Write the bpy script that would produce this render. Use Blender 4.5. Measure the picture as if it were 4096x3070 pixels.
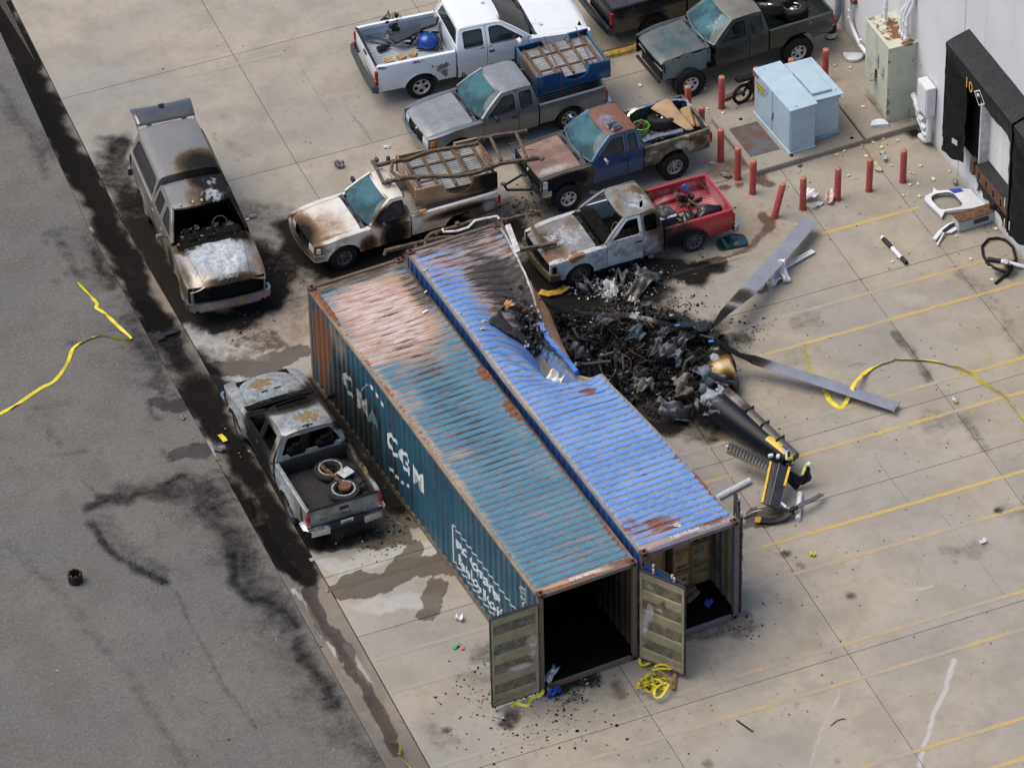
import bpy,bmesh,math,random
import numpy as np
from mathutils import Vector,Matrix,noise,geometry
from math import sin,cos,pi,radians as R
for o in list(bpy.data.objects):bpy.data.objects.remove(o)
SC=bpy.context.scene
COL=SC.collection
random.seed(7)
cam=bpy.data.cameras.new('camera');camo=bpy.data.objects.new('camera',cam);COL.objects.link(camo)
cam.sensor_width=36.0;cam.lens=172.62;cam.clip_start=1.0;cam.clip_end=2000
cam_pos=(-34.3432,-71.4015,74.4714)
camo.matrix_world=Matrix(((0.896938,0.294446,-0.329855,cam_pos[0]),(-0.441777,0.565868,-0.696151,cam_pos[1]),(-0.018324,0.770127,0.637628,cam_pos[2]),(0,0,0,1)))
SC.camera=camo
SC.render.resolution_x=1024;SC.render.resolution_y=767
SUN_EL,SUN_AZ=62.0,-58.0
world=bpy.data.worlds.new('World');SC.world=world;world.use_nodes=True
wn=world.node_tree.nodes;wn.clear()
wo=wn.new('ShaderNodeOutputWorld');wb=wn.new('ShaderNodeBackground');ws=wn.new('ShaderNodeTexSky')
ws.sky_type='NISHITA';ws.sun_disc=False;ws.sun_elevation=R(SUN_EL);ws.sun_rotation=R(SUN_AZ)
ws.air_density=1.0;ws.dust_density=2.5;ws.ozone_density=1.0;ws.altitude=50
wb.inputs[1].default_value=0.12
world.node_tree.links.new(ws.outputs[0],wb.inputs[0]);world.node_tree.links.new(wb.outputs[0],wo.inputs[0])
sl=bpy.data.lights.new('sun','SUN');sl.energy=1.5;sl.angle=R(50);sl.color=(1.0,.87,.70)
so=bpy.data.objects.new('sun',sl);COL.objects.link(so)
sd=Vector((sin(R(SUN_AZ))*cos(R(SUN_EL)),cos(R(SUN_AZ))*cos(R(SUN_EL)),sin(R(SUN_EL))))
so.rotation_euler=sd.to_track_quat('Z','Y').to_euler();so.location=(0,0,40)
SC.view_settings.view_transform='Standard';SC.view_settings.look='None'
SC.view_settings.exposure=0.80;SC.view_settings.gamma=1.0
SC.render.engine='CYCLES'
def tag(o,label=None,cat=None,group=None,kind=None):
 if label:o['label']=label
 if cat:o['category']=cat
 if group:o['group']=group
 if kind:o['kind']=kind
 return o
def thing(name,label,cat,loc=(0,0,0),rz=0.0,group=None):
 o=bpy.data.objects.new(name,None);COL.objects.link(o);o.location=loc;o.rotation_euler=(0,0,rz)
 o.empty_display_size=.2
 return tag(o,label,cat,group)
def linkmesh(name,me,mats,parent=None,smooth=35):
 o=bpy.data.objects.new(name,me);COL.objects.link(o)
 if not isinstance(mats,(list,tuple)):mats=[mats]
 for m in mats:me.materials.append(m)
 if smooth:
  me.polygons.foreach_set('use_smooth',[True]*len(me.polygons))
  me.set_sharp_from_angle(angle=R(smooth))
 if parent:o.parent=parent
 return o
def copy_tree(o,parent=None):
 c=o.copy();COL.objects.link(c)
 if parent:c.parent=parent
 for ch in list(o.children):copy_tree(ch,c)
 return c
_bt={}
def _bevel_topo():
 if 't' in _bt:return _bt['t']
 bm=bmesh.new();idx={}
 k=0
 for sx in(-1,1):
  for sy in(-1,1):
   for sz in(-1,1):
    for a in range(3):
     p=[sx*1.0,sy*1.0,sz*1.0]
     for b in range(3):
      if b!=a:p[b]*=.8
     v=bm.verts.new(p);v.index=k;k+=1
 bm.verts.ensure_lookup_table()
 bmesh.ops.convex_hull(bm,input=bm.verts[:])
 bmesh.ops.dissolve_limit(bm,angle_limit=.01,verts=bm.verts[:],edges=bm.edges[:])
 bmesh.ops.recalc_face_normals(bm,faces=bm.faces[:])
 co=[tuple(v.co)for v in bm.verts];bm.verts.index_update()
 fs=[[v.index for v in f.verts]for f in bm.faces]
 bm.free();_bt['t']=(co,fs);return _bt['t']
def frame(d,up=(0,0,1)):
 d=Vector(d).normalized();u=Vector(up)
 if abs(d.dot(u))>.98:u=Vector((1,0,0))
 s=d.cross(u).normalized();u2=s.cross(d)
 return d,s,u2
class MB:
 def __init__(s):s.v=[];s.f=[];s.m=[]
 def add(s,vs,fs,mi=0,M=None):
  b=len(s.v)
  if M is not None:vs=[M@Vector(p)for p in vs]
  s.v.extend([tuple(p)for p in vs]);s.f.extend([[i+b for i in f]for f in fs]);s.m.extend([mi]*len(fs));return s
 def box(s,c,d,rot=None,bev=0.0,mi=0):
  M=Matrix.Translation(c)
  if rot is not None:M=M@(rot if isinstance(rot,Matrix)else Matrix.Rotation(rot,4,'Z'))
  hx,hy,hz=d[0]/2,d[1]/2,d[2]/2
  if bev>0:
   bev=min(bev,hx*.9,hy*.9,hz*.9)
   co,fs=_bevel_topo();h=(hx,hy,hz)
   vs=[[(1 if p[k]>0 else-1)*(h[k]if abs(p[k])>.9 else h[k]-bev)for k in range(3)]for p in co]
   return s.add(vs,fs,mi,M)
  vs=[(x,y,z)for x in(-hx,hx)for y in(-hy,hy)for z in(-hz,hz)]
  return s.add(vs,[(0,1,3,2),(4,6,7,5),(0,4,5,1),(2,3,7,6),(0,2,6,4),(1,5,7,3)],mi,M)
 def cyl(s,p0,p1,r0,r1=None,n=12,mi=0,caps=True):
  return s.tube([p0,p1],[r0,r0 if r1 is None else r1],n,mi,caps)
 def tube(s,pts,r,n=8,mi=0,caps=True,closed=False):
  pts=[Vector(p)for p in pts];N=len(pts)
  rr=r if isinstance(r,(list,tuple))else[r]*N
  b=[];pu=None
  for i,p in enumerate(pts):
   if closed:d=pts[(i+1)%N]-pts[i-1]
   else:d=pts[min(i+1,N-1)]-pts[max(i-1,0)]
   if d.length<1e-9:d=Vector((0,0,1))
   d.normalize()
   if pu is None:_,sd_,pu=frame(d)
   u=pu-d*pu.dot(d)
   if u.length<1e-5:_,_,u=frame(d)
   u.normalize();sd_=d.cross(u);pu=u
   for k in range(n):
    a=2*pi*k/n;b.append(p+sd_*(rr[i]*cos(a))+u*(rr[i]*sin(a)))
  fs=[]
  for i in range(N if closed else N-1):
   j=(i+1)%N
   for k in range(n):
    l=(k+1)%n;fs.append((i*n+k,i*n+l,j*n+l,j*n+k))
  if caps and not closed:fs.append(tuple(range(n-1,-1,-1)));fs.append(tuple((N-1)*n+k for k in range(n)))
  return s.add(b,fs,mi)
 def sweep(s,pts,prof,up=(0,0,1),mi=0,caps=True,scale=None):
  pts=[Vector(p)for p in pts];N=len(pts);n=len(prof);b=[]
  for i,p in enumerate(pts):
   d,sd_,u=frame(pts[min(i+1,N-1)]-pts[max(i-1,0)],up)
   k=scale[i]if scale else 1
   for q in prof:b.append(p+sd_*q[0]*k+u*q[1]*k)
  fs=[(i*n+k,i*n+(k+1)%n,(i+1)*n+(k+1)%n,(i+1)*n+k)for i in range(N-1)for k in range(n)]
  if caps:fs.append(tuple(range(n-1,-1,-1)));fs.append(tuple((N-1)*n+k for k in range(n)))
  return s.add(b,fs,mi)
 def lathe(s,prof,M=None,n=24,mi=0):
  b=[];N=len(prof)
  for(r,h)in prof:
   for k in range(n):
    a=2*pi*k/n;b.append((r*cos(a),r*sin(a),h))
  fs=[(i*n+k,i*n+(k+1)%n,(i+1)*n+(k+1)%n,(i+1)*n+k)for i in range(N-1)for k in range(n)]
  return s.add(b,fs,mi,M)
 def grid(s,P,mi=0,M=None,flip=False):
  h,w=len(P),len(P[0]);vs=[q for r in P for q in r]
  fs=[]
  for i in range(h-1):
   for j in range(w-1):
    f=(i*w+j,i*w+j+1,(i+1)*w+j+1,(i+1)*w+j)
    fs.append(f[::-1]if flip else f)
  return s.add(vs,fs,mi,M)
 def prism(s,out,z0,z1,mi=0,M=None):
  n=len(out)
  vs=[(p[0],p[1],z0)for p in out]+[(p[0],p[1],z1)for p in out]
  fs=[tuple(range(n-1,-1,-1)),tuple(range(n,2*n))]+[(i,(i+1)%n,n+(i+1)%n,n+i)for i in range(n)]
  return s.add(vs,fs,mi,M)
 def mesh(s,name):
  me=bpy.data.meshes.new(name);me.from_pydata(s.v,[],s.f)
  me.polygons.foreach_set('material_index',s.m);me.update();return me
 def build(s,name,mats,parent=None,smooth=35,label=None):
  o=linkmesh(name,s.mesh(name),mats,parent,smooth)
  if label:o['label']=label
  return o
def fixn(o):
 bm=bmesh.new();bm.from_mesh(o.data);bmesh.ops.recalc_face_normals(bm,faces=bm.faces[:]);bm.to_mesh(o.data);bm.free();return o
def wear(o,blobs):
 me=o.data;n=len(me.vertices);co=np.empty(n*3);me.vertices.foreach_get('co',co);co=co.reshape(-1,3)
 acc={}
 for b in blobs:
  nm,c,r,s=b[:4];rr=np.array(r if isinstance(r,(tuple,list))else(r,r,r),float)
  d=np.sqrt((((co-np.array(c))/rr)**2).sum(1));w=np.clip(1.25-d,0,1);w=np.clip(w*1.25,0,1)*s
  acc[nm]=np.maximum(acc.get(nm,np.zeros(n)),w)
 for nm,a in acc.items():
  at=me.attributes.get(nm)or me.attributes.new(nm,'FLOAT','POINT');at.data.foreach_set('value',a.astype(np.float32))
 return o
class NT:
 def __init__(s,name):
  s.m=bpy.data.materials.new(name);s.m.use_nodes=True;s.t=s.m.node_tree;s.t.nodes.clear()
  s.out=s.t.nodes.new('ShaderNodeOutputMaterial');s.p=s.t.nodes.new('ShaderNodeBsdfPrincipled')
  s.l(s.p.outputs[0],s.out.inputs[0]);s.tc=s.t.nodes.new('ShaderNodeTexCoord')
  s.co=s.tc.outputs['Object']
 def l(s,a,b):s.t.links.new(a,b)
 def set(s,inp,v):
  if hasattr(v,'is_output'):s.l(v,inp)
  elif v is not None:
   if isinstance(v,(tuple,list))and len(v)==3 and inp.type=='RGBA':v=(*v,1)
   inp.default_value=v
 def geo(s):return s.t.nodes.new('ShaderNodeNewGeometry')
 def noise(s,scale,detail=5,rough=.55,co=None,dist=0.0):
  n=s.t.nodes.new('ShaderNodeTexNoise');n.inputs['Scale'].default_value=scale;n.inputs['Detail'].default_value=detail
  n.inputs['Roughness'].default_value=rough;n.inputs['Distortion'].default_value=dist
  s.l(co or s.co,n.inputs['Vector']);return n.outputs[0]
 def voro(s,scale,feat='F1',co=None,out='Distance'):
  n=s.t.nodes.new('ShaderNodeTexVoronoi');n.feature=feat;n.inputs['Scale'].default_value=scale;s.l(co or s.co,n.inputs['Vector']);return n.outputs[out]
 def map(s,sc=(1,1,1),loc=(0,0,0),rot=(0,0,0),co=None):
  n=s.t.nodes.new('ShaderNodeMapping');n.inputs['Scale'].default_value=sc;n.inputs['Location'].default_value=loc;n.inputs['Rotation'].default_value=rot
  s.l(co or s.co,n.inputs['Vector']);return n.outputs[0]
 def attr(s,nm):n=s.t.nodes.new('ShaderNodeAttribute');n.attribute_name=nm;return n.outputs['Fac']
 def mt(s,op,a,b=None,c=None):
  n=s.t.nodes.new('ShaderNodeMath');n.operation=op
  for i,v in enumerate((a,b,c)):
   if v is not None:s.set(n.inputs[i],v)
  return n.outputs[0]
 def step(s,v,a,b,lo=0.0,hi=1.0):
  n=s.t.nodes.new('ShaderNodeMapRange');n.interpolation_type='SMOOTHSTEP'
  s.set(n.inputs['Value'],v);n.inputs[1].default_value=a;n.inputs[2].default_value=b;n.inputs[3].default_value=lo;n.inputs[4].default_value=hi
  return n.outputs[0]
 def mix(s,f,a,b,mode='MIX'):
  n=s.t.nodes.new('ShaderNodeMix');n.data_type='RGBA';n.blend_type=mode
  s.set(n.inputs[0],f);s.set(n.inputs[6],a);s.set(n.inputs[7],b);return n.outputs[2]
 def ramp(s,f,st):
  n=s.t.nodes.new('ShaderNodeValToRGB');s.l(f,n.inputs[0]);e=n.color_ramp.elements
  while len(e)<len(st):e.new(.5)
  for i,(p,c)in enumerate(st):e[i].position=p;e[i].color=(*c,1)if len(c)==3 else c
  return n.outputs[0]
 def bump(s,h,st=.3,d=.01):
  n=s.t.nodes.new('ShaderNodeBump');n.inputs['Strength'].default_value=st;n.inputs['Distance'].default_value=d;s.l(h,n.inputs['Height']);s.l(n.outputs[0],s.p.inputs['Normal'])
 def fin(s,col=None,rough=None,metal=None,spec=None,coat=None):
  s.set(s.p.inputs['Base Color'],col);s.set(s.p.inputs['Roughness'],rough);s.set(s.p.inputs['Metallic'],metal)
  if spec is not None:s.set(s.p.inputs['Specular IOR Level'],spec)
  if coat is not None:s.set(s.p.inputs['Coat Weight'],coat)
  return s.m
_mc={}
def simple(name,col,rough=.6,metal=0.0,var=.25,scale=8,bump=0.0,spec=None):
 if name in _mc:return _mc[name]
 t=NT(name);n=t.noise(scale,5);c2=tuple(max(0,v*(1-var))for v in col);c3=tuple(min(1,v*(1+var*.6))for v in col)
 c=t.mix(t.step(n,.3,.7),c2,c3)
 if bump:t.bump(t.noise(scale*4,4),bump,.01)
 r=t.step(n,.2,.8,max(.02,rough-.08),min(1,rough+.08))
 _mc[name]=t.fin(c,r,metal,spec);return _mc[name]
def paint(name,base,rough=.35,metal=0.0,coat=.3,dirt=.25,base2=None,ashc=(.42,.44,.46),rustc=(.22,.085,.03),scorch=(.16,.10,.05),dirtc=(.2,.17,.13),spec=.5,camo=None):
 """vehicle paint with layers for dirt, flaked chips, scorch/soot, burnt bare metal and rust"""
 t=NT(name)
 n1=t.noise(2.2,6,.6);n2=t.noise(8,8,.65);n3=t.noise(38,6,.6)
 c=t.mix(t.step(n1,.35,.65),base,base2 or tuple(v*.85 for v in base))
 if camo:
  c=t.ramp(t.noise(2.6,3,.45),[(p,k)for p,k in zip((0,.43,.50,.58),camo)]);c.node.color_ramp.interpolation='CONSTANT'
 dm=t.mt('MULTIPLY',t.step(t.mt('ADD',t.mt('MULTIPLY',n2,.6),t.mt('MULTIPLY',n3,.4)),.45,.75),dirt)
 c=t.mix(dm,c,dirtc)
 def mask(a,lo,hi,k1,k2,k3=.15):
  at=t.attr(a);lim=t.mt('MINIMUM',t.mt('MULTIPLY',at,4.0),1.0)
  nn=t.mt('ADD',t.mt('MULTIPLY',t.mt('SUBTRACT',n1,.5),k1),t.mt('ADD',t.mt('MULTIPLY',t.mt('SUBTRACT',n2,.5),k2),t.mt('MULTIPLY',t.mt('SUBTRACT',n3,.5),k3)))
  return t.step(t.mt('ADD',at,t.mt('MULTIPLY',nn,lim)),lo,hi),t.mt('ADD',at,t.mt('MULTIPLY',nn,lim))
 chip,_=mask('chip',.5,.53,.9,1.3,.5)
 c=t.mix(chip,c,(.13,.14,.16))
 sm,sv=mask('soot',.15,.8,.22,.22,.08)
 sc=t.ramp(sv,[(.12,scorch),(.42,tuple(v*.45 for v in scorch)),(.7,(.007,.007,.0075))])
 c=t.mix(t.step(sv,.08,.42),c,sc)
 am,_=mask('ash',.4,.62,.8,1.0,.35)
 ac=t.mix(t.step(n2,.35,.62),ashc,tuple(v*.55 for v in ashc));ac=t.mix(t.step(n3,.55,.75),ac,(.23,.2,.17))
 c=t.mix(am,c,ac)
 rm,_=mask('rust',.42,.6,.9,1.1,.4)
 rc=t.ramp(n3,[(.3,tuple(v*.4 for v in rustc)),(.5,rustc),(.7,tuple(min(1,v*1.9)for v in rustc))])
 c=t.mix(rm,c,rc)
 br=t.mt('MAXIMUM',t.mt('MAXIMUM',t.step(sv,.1,.4),am),rm)
 t.bump(t.mt('MULTIPLY',t.mt('ADD',n2,n3),t.mt('ADD',br,.04)),.35,.012)
 t.set(t.p.inputs['Specular IOR Level'],t.step(sv,.3,.7,spec,.15))
 ro=t.mt('ADD',t.mt('MULTIPLY',br,.75-rough),t.mt('ADD',t.mt('MULTIPLY',dm,.3),rough))
 me=t.mt('MULTIPLY',t.mt('SUBTRACT',1.0,br),metal)
 return t.fin(c,ro,me,None,t.mt('MULTIPLY',t.mt('SUBTRACT',1.0,br),coat))
def glassmat(name,tint=(.12,.3,.33),k=.25,rough=.03):
 """car glass: part see-through, part tinted body with sky reflection painted in, with a mirror-like face"""
 t=NT(name);tr=t.t.nodes.new('ShaderNodeBsdfTransparent');tr.inputs[0].default_value=(*tint,1)
 n=t.noise(1.7,4);c=t.mix(t.step(n,.36,.64),tuple(v*.22 for v in tint),tuple(v*.72 for v in tint))  # noise patches put uneven sky reflection into the tint
 t.fin(c,rough,0.0,.6);mx=t.t.nodes.new('ShaderNodeMixShader');mx.inputs[0].default_value=k
 t.l(tr.outputs[0],mx.inputs[1]);t.l(t.p.outputs[0],mx.inputs[2]);t.l(mx.outputs[0],t.out.inputs[0]);return t.m
M_rubber=simple('tyre_rubber',(.012,.012,.0125),.75,0,.4,14,.2,.25)
M_black=simple('black_plastic',(.010,.0105,.011),.45,0,.3,10,0,.35)
M_dark=simple('dark_underside',(.006,.006,.006),.9,0,.2,8,0,.1)
M_chrome=simple('worn_chrome',(.42,.44,.45),.22,1.0,.25,14)
M_steel=simple('grey_steel',(.33,.34,.35),.4,.85,.35,16)
M_rustm=simple('rusty_steel',(.13,.065,.035),.85,.1,.55,12,.4)
M_char=simple('charred_matter',(.009,.0085,.0085),.8,0,.5,16,.5,.15)
M_ashy=simple('pale_ash',(.30,.30,.30),.95,0,.5,20,.4)
M_white=simple('white_paint',(.62,.64,.66),.4,0,.12,6)
M_glass_lamp=simple('lamp_glass',(.55,.57,.58),.12,.3,.2,20)
M_red_lamp=simple('red_lamp',(.28,.012,.014),.18,0,.3,20)
M_amber=simple('amber_lamp',(.55,.16,.02),.2,0,.2,20)
M_seat=simple('seat_cloth',(.05,.055,.06),.9,0,.3,12)
M_wood=simple('weathered_timber',(.22,.13,.065),.8,0,.45,5,.3)
M_yellow=simple('yellow_webbing',(.62,.52,.02),.6,0,.2,12)
# ================================================================== STAINS (soot, water, rust, residue on the ground, with some shadow painted as soot)
ST={'concrete':[],'asphalt':[]}
def stain(where,nm,pts,r,s,soft=.5):
 for w in('concrete','asphalt')if where=='both' else(where,):
  ST[w].append((nm,[(p[0],p[1])for p in pts],r,s,soft))
def apply_stains(o,which,off=(0,0)):
 me=o.data;n=len(me.vertices);co=np.empty(n*3);me.vertices.foreach_get('co',co);co=co.reshape(-1,3)
 x0,y0=co[:,0]+off[0],co[:,1]+off[1]
 wx=.16*np.sin(x0*3.1+1.7*np.sin(y0*2.3))+.07*np.sin(y0*7.7+2*np.sin(x0*5.1))+.04*np.sin(17*x0+11*y0)
 wy=.16*np.sin(y0*2.7+1.9*np.sin(x0*2.9+1))+.07*np.sin(x0*8.3+2*np.sin(y0*6.1))+.04*np.sin(13*y0-15*x0)
 acc={}
 for nm,pts,r,s,soft in ST[which]:
  k=min(1.0,r*1.6);X,Y=x0+wx*k,y0+wy*k
  P=np.array(pts);lo,hi=P.min(0)-r*1.6-.4,P.max(0)+r*1.6+.4
  sel=np.nonzero((X>lo[0])&(X<hi[0])&(Y>lo[1])&(Y<hi[1]))[0]
  if not len(sel):continue
  d=np.full(len(sel),1e9);xs,ys=X[sel],Y[sel]
  if len(P)==1:d=np.hypot(xs-P[0,0],ys-P[0,1])
  for a,b in zip(P[:-1],P[1:]):
   v=b-a;L=max(1e-9,(v**2).sum());t=np.clip(((xs-a[0])*v[0]+(ys-a[1])*v[1])/L,0,1)
   d=np.minimum(d,np.hypot(xs-a[0]-t*v[0],ys-a[1]-t*v[1]))
  w=np.clip((r*(1+soft*.5)-d)/(r*soft),0,1);w=w*w*(3-2*w)*s
  A=acc.setdefault(nm,np.zeros(n));A[sel]=np.maximum(A[sel],w)
 for nm,a in acc.items():
  at=me.attributes.new(nm,'FLOAT','POINT');at.data.foreach_set('value',a.astype(np.float32))
c_='concrete';s_='asphalt'
for pts,r,s in(([(-0.43,23.02,0),(-1.03,22.25,0),(-1.05,21.26,0)],.45,.7),([(-1.29,19.67,0),(-1.46,18.01,0),(-1.8,15.97,0)],.45,.95),([(0.58,17.58,0),(0.84,16.61,0),(1.04,16.19,0)],.55,.8),([(-1.46,15.54,0),(-0.66,15.19,0),(0.33,15.36,0),(0.86,16.03,0)],.4,1.0),([(1.26,19.12,0),(1.74,18.61,0),(1.88,17.88,0)],.55,.45),([(0.96,16.87,0),(1.7,16.8,0)],.5,.75),([(2.07,17.76,0),(1.86,16.51,0),(2.15,15.84,0),(2.91,15.44,0),(3.91,16.08,0)],.6,1.0),([(3.42,16.4,0),(4.68,16.21,0),(5.46,15.98,0)],.5,.8),([(-2.19,14.12,0),(-2.39,13.17,0),(-2.53,11.86,0),(-2.82,10.51,0),(-2.85,8.92,0)],.5,1.0),([(-1.91,12.23,0),(-2.28,10.42,0),(-2.37,8.82,0),(-2.59,7.41,0),(-2.5,6.96,0)],.5,1.0),([(-0.05,11.91,0),(-0.14,10.25,0),(-0.17,8.49,0),(-0.11,7.34,0)],.45,.85),([(-2.41,7.01,0),(-1.82,6.61,0),(-1.05,6.51,0)],.25,.7),([(6.07,11.88,0),(7.33,10.55,0),(8.42,9.26,0)],1.1,1.0),([(6.15,9.61,0),(6.92,8.39,0),(7.67,7.18,0)],1.0,1.0),([(6.3,7.73,0),(6.98,6.84,0)],.45,.9),([(6.41,13.42,0),(7.27,12.51,0),(8.35,11.83,0)],.9,.95),([(6.23,12.2,0),(7.21,11.69,0),(7.93,11.03,0)],.5,.85),([(8.05,11.25,0),(8.88,10.81,0)],.3,.55),([(9.86,11.45,0),(10.36,11.59,0)],.33,1.0),([(9.39,12.13,0),(9.89,11.64,0),(10.4,11.66,0)],.35,1.0),([(9.23,12.51,0),(9.86,12,0)],.35,.8),([(7.06,16.17,0),(7.45,15.73,0),(8.04,15.6,0)],.35,.55),([(7.73,15.35,0),(8.44,15.39,0)],.3,.5),([(6.92,15.53,0),(7.01,14.83,0)],.35,.9),([(7.07,6.5,0),(7.25,6.16,0)],.4,.6),([(9.66,8.94,0),(9.95,8.86,0)],.22,.6),([(9.57,9.38,0),(10.33,9.11,0)],.25,.35),([(-0.48,1.64,0),(-0.1,1.23,0)],.35,.5),([(-1.22,1.32,0),(-0.82,1.01,0)],.25,.35),([(0.19,0.06,0),(1.19,-0.14,0)],.22,.75),([(-1.04,-0.53,0),(-0.87,-0.4,0)],.2,.7),([(4.75,0.03,0),(5.11,-0.27,0)],.3,.5),([(3.76,0.21,0),(5.01,0.11,0)],.3,.5),([(3.69,0.08,0),(3.98,-0.72,0)],.6,.18),([(1.64,-0.53,0),(1.57,-0.82,0)],.15,.45),([(0.91,-0.26,0),(1.06,-1.4,0)],.8,.16),([(0.35,-0.5,0),(0.72,-0.48,0)],.1,.5),([(15.75,8.74,0),(15.82,7.98,0),(15.83,6.87,0),(15.55,5.39,0)],.22,.3),([(13.21,7.38,0),(13.17,6.62,0),(13.05,5.46,0)],.12,.45),([(12.99,3.91,0),(12.95,2.67,0)],.14,.4),([(12.25,4.15,0),(13.03,3.89,0)],.35,.3),([(11.26,8.7,0),(11.61,8.65,0)],.4,.35),([(10.37,7.74,0),(11.15,7.59,0)],.35,.2),([(16.77,8.13,0),(17.08,8.21,0)],.25,.6),([(17.28,10.47,0),(17.41,9.82,0)],.25,.4),([(10.53,-0.22,0),(10.94,-0.24,0)],.35,.35),([(7.07,1.56,0)],.13,.7),([(7.63,-0.36,0)],.12,.6),([(7.15,1.07,0)],.1,.5),([(12.13,0.64,0)],.12,.8),([(12.57,0.42,0),(12.99,0.33,0)],.5,.3),([(2.23,-3.7,0)],.15,.5),([(-2.65,0.04,0),(-2.51,-0.39,0)],.3,.3),([(-2.37,-0.1,0)],.12,.6),([(-2.75,1.19,0),(-2.17,0.31,0)],.6,.12),([(6.98,0.2,0),(7.32,-0.16,0)],.3,.16),([(17.51,14.19,0),(17.75,14.07,0)],.2,.75),([(5.48,20.87,0)],.3,.12),([(4.2,20.26,0),(4.17,19.48,0)],.25,.15),([(-0.12,28.59,-0),(-0.79,26.63,0)],.2,.1),([(2.04,21.79,0),(2.11,21.22,0)],.15,.25),([(2.44,22.96,0),(2.4,22.43,0)],.2,.2),([(1.89,22.35,0),(1.8,22.06,0)],.05,.4),):stain(c_,'soot',pts,r*1.08,s,1.3)  # strip between teal container and burnt crew cab also paints the shadow there
for pts,r,s in(([(-1.18,21.12,0),(-1.57,17.74,0),(-1.59,15.23,0),(0.94,15.8,0)],1.0,.35),([(1.97,17.22,0),(3.45,15.86,0)],1.1,.4),([(6.44,12.26,0),(6.93,9.76,0),(7.51,7.53,0)],1.9,.38),([(-2.3,13.68,0),(-2.53,11.38,0),(-2.71,8.85,0)],.55,.85),([(-0.91,21.31,0),(-1.29,19.21,0),(-1.59,16.8,0)],.5,.8),([(9.66,11.61,0),(9.96,11.84,0)],.7,.4),([(7.19,15.93,0),(8.5,14.94,0)],.6,.3)):stain(c_,'soot',pts,r,s,1.6)
for pts,r,s in(([(-2.27,6.9,0),(-1.36,6.43,0),(-0.44,6.19,0)],.3,.9),([(-2.4,5.17,0),(-1.66,5.02,0),(-0.51,4.97,0),(0.08,4.9,0)],.38,.95),([(-0.41,5.7,0),(-1,5.22,0)],.25,.9),([(-0.49,4.25,0),(-1.15,3.52,0)],.25,.6),([(-2.35,7.14,0),(-1.76,6.73,0),(-0.72,6.89,0),(-0.11,6.78,0)],.4,.95),([(-0.72,6.89,0),(-0.06,6.55,0)],.3,.9),([(-0.99,13.99,0),(-0.28,14.11,0)],.5,.5),([(-1.96,13.85,0),(-1.37,13.33,0),(-0.33,13.22,0),(0.21,13.36,0)],.3,.75),([(-1.44,14.36,0),(-0.96,13.76,0)],.25,.45),([(7.03,3,0),(7.32,2.97,0),(7.51,2.81,0)],.3,1.0),([(6.63,2.85,0),(6.93,2.82,0)],.1,.9),([(7.41,6.67,0),(7.53,5.94,0)],.3,.4),([(10.31,11.89,0),(10.77,11.82,0)],.2,.8),([(17.58,14.15,0),(17.65,14.05,0)],.15,.8)):stain(c_,'wet',pts,r,s,.22)
for pts,r,s in(([(12.4,15.07,0),(12.82,14.97,0),(13.11,14.94,0)],.3,.6),([(13.24,14.99,0),(13.56,14.95,0)],.14,.95),([(13.15,14.19,0),(13.3,13.99,0)],.17,1.0),([(12.64,14.28,0)],.13,.9),([(12.3,14.33,0)],.16,.95),([(12.55,12.89,0),(12.6,12.51,0),(12.41,12.37,0)],.17,1.0),([(12.36,12.34,0),(11.83,11.97,0),(11.21,11.82,0),(10.75,11.77,0)],.13,.8),([(10.96,12.36,0),(11.69,12.04,0),(12.49,12.51,0),(12.46,13.47,0)],.55,.38),([(12.08,14.27,0),(12.17,13.62,0)],.4,.35),([(9.86,15.61,0)],.15,.7),([(7.04,12.06,0),(7.88,11.62,0)],.7,.5),([(-0.91,14.37,0),(0.13,14.26,0),(0.52,14.05,0)],.6,.5),([(0.33,14.86,0),(1.11,15.39,0)],.5,.5),([(11.65,6.8,0),(12.02,6.68,0)],.06,.6),([(12.37,6.96,0),(12.5,6.93,0)],.05,.5),([(12.11,3.33,0),(12.39,3.3,0)],.06,.5),([(11.82,6.06,0),(12.2,6.05,0)],.05,.5),([(15.83,9.83,0),(16.21,9.87,0)],.15,.25),([(4.9,-2.91,0)],.1,.6),([(4.76,-4.85,0)],.12,.6),([(10.31,-0.49,0)],.12,.5),([(9.09,-2.71,0)],.08,.4),([(7.72,0.62,0)],.08,.4),([(7.67,4.05,0),(7.78,3.96,0)],.06,.6),([(13.27,14.28,0)],.2,.8),([(6.26,23.9,0),(6.43,23.16,0),(5.91,22.66,0)],.7,.22),([(8.03,23.23,0),(8.72,24.04,0)],.5,.12),([(16.42,18.18,0),(16.9,17.67,0)],.4,.3),([(6.9,3.11,0),(6.42,1.91,0),(6.34,0.53,0)],.8,.25),([(7.57,3.56,0),(8.46,3.45,0)],.6,.22),([(0.13,27.76,0),(2.45,24.93,0),(3.36,22.86,0)],1.6,.10)):stain(c_,'rust',pts,r,s,.8)
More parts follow.
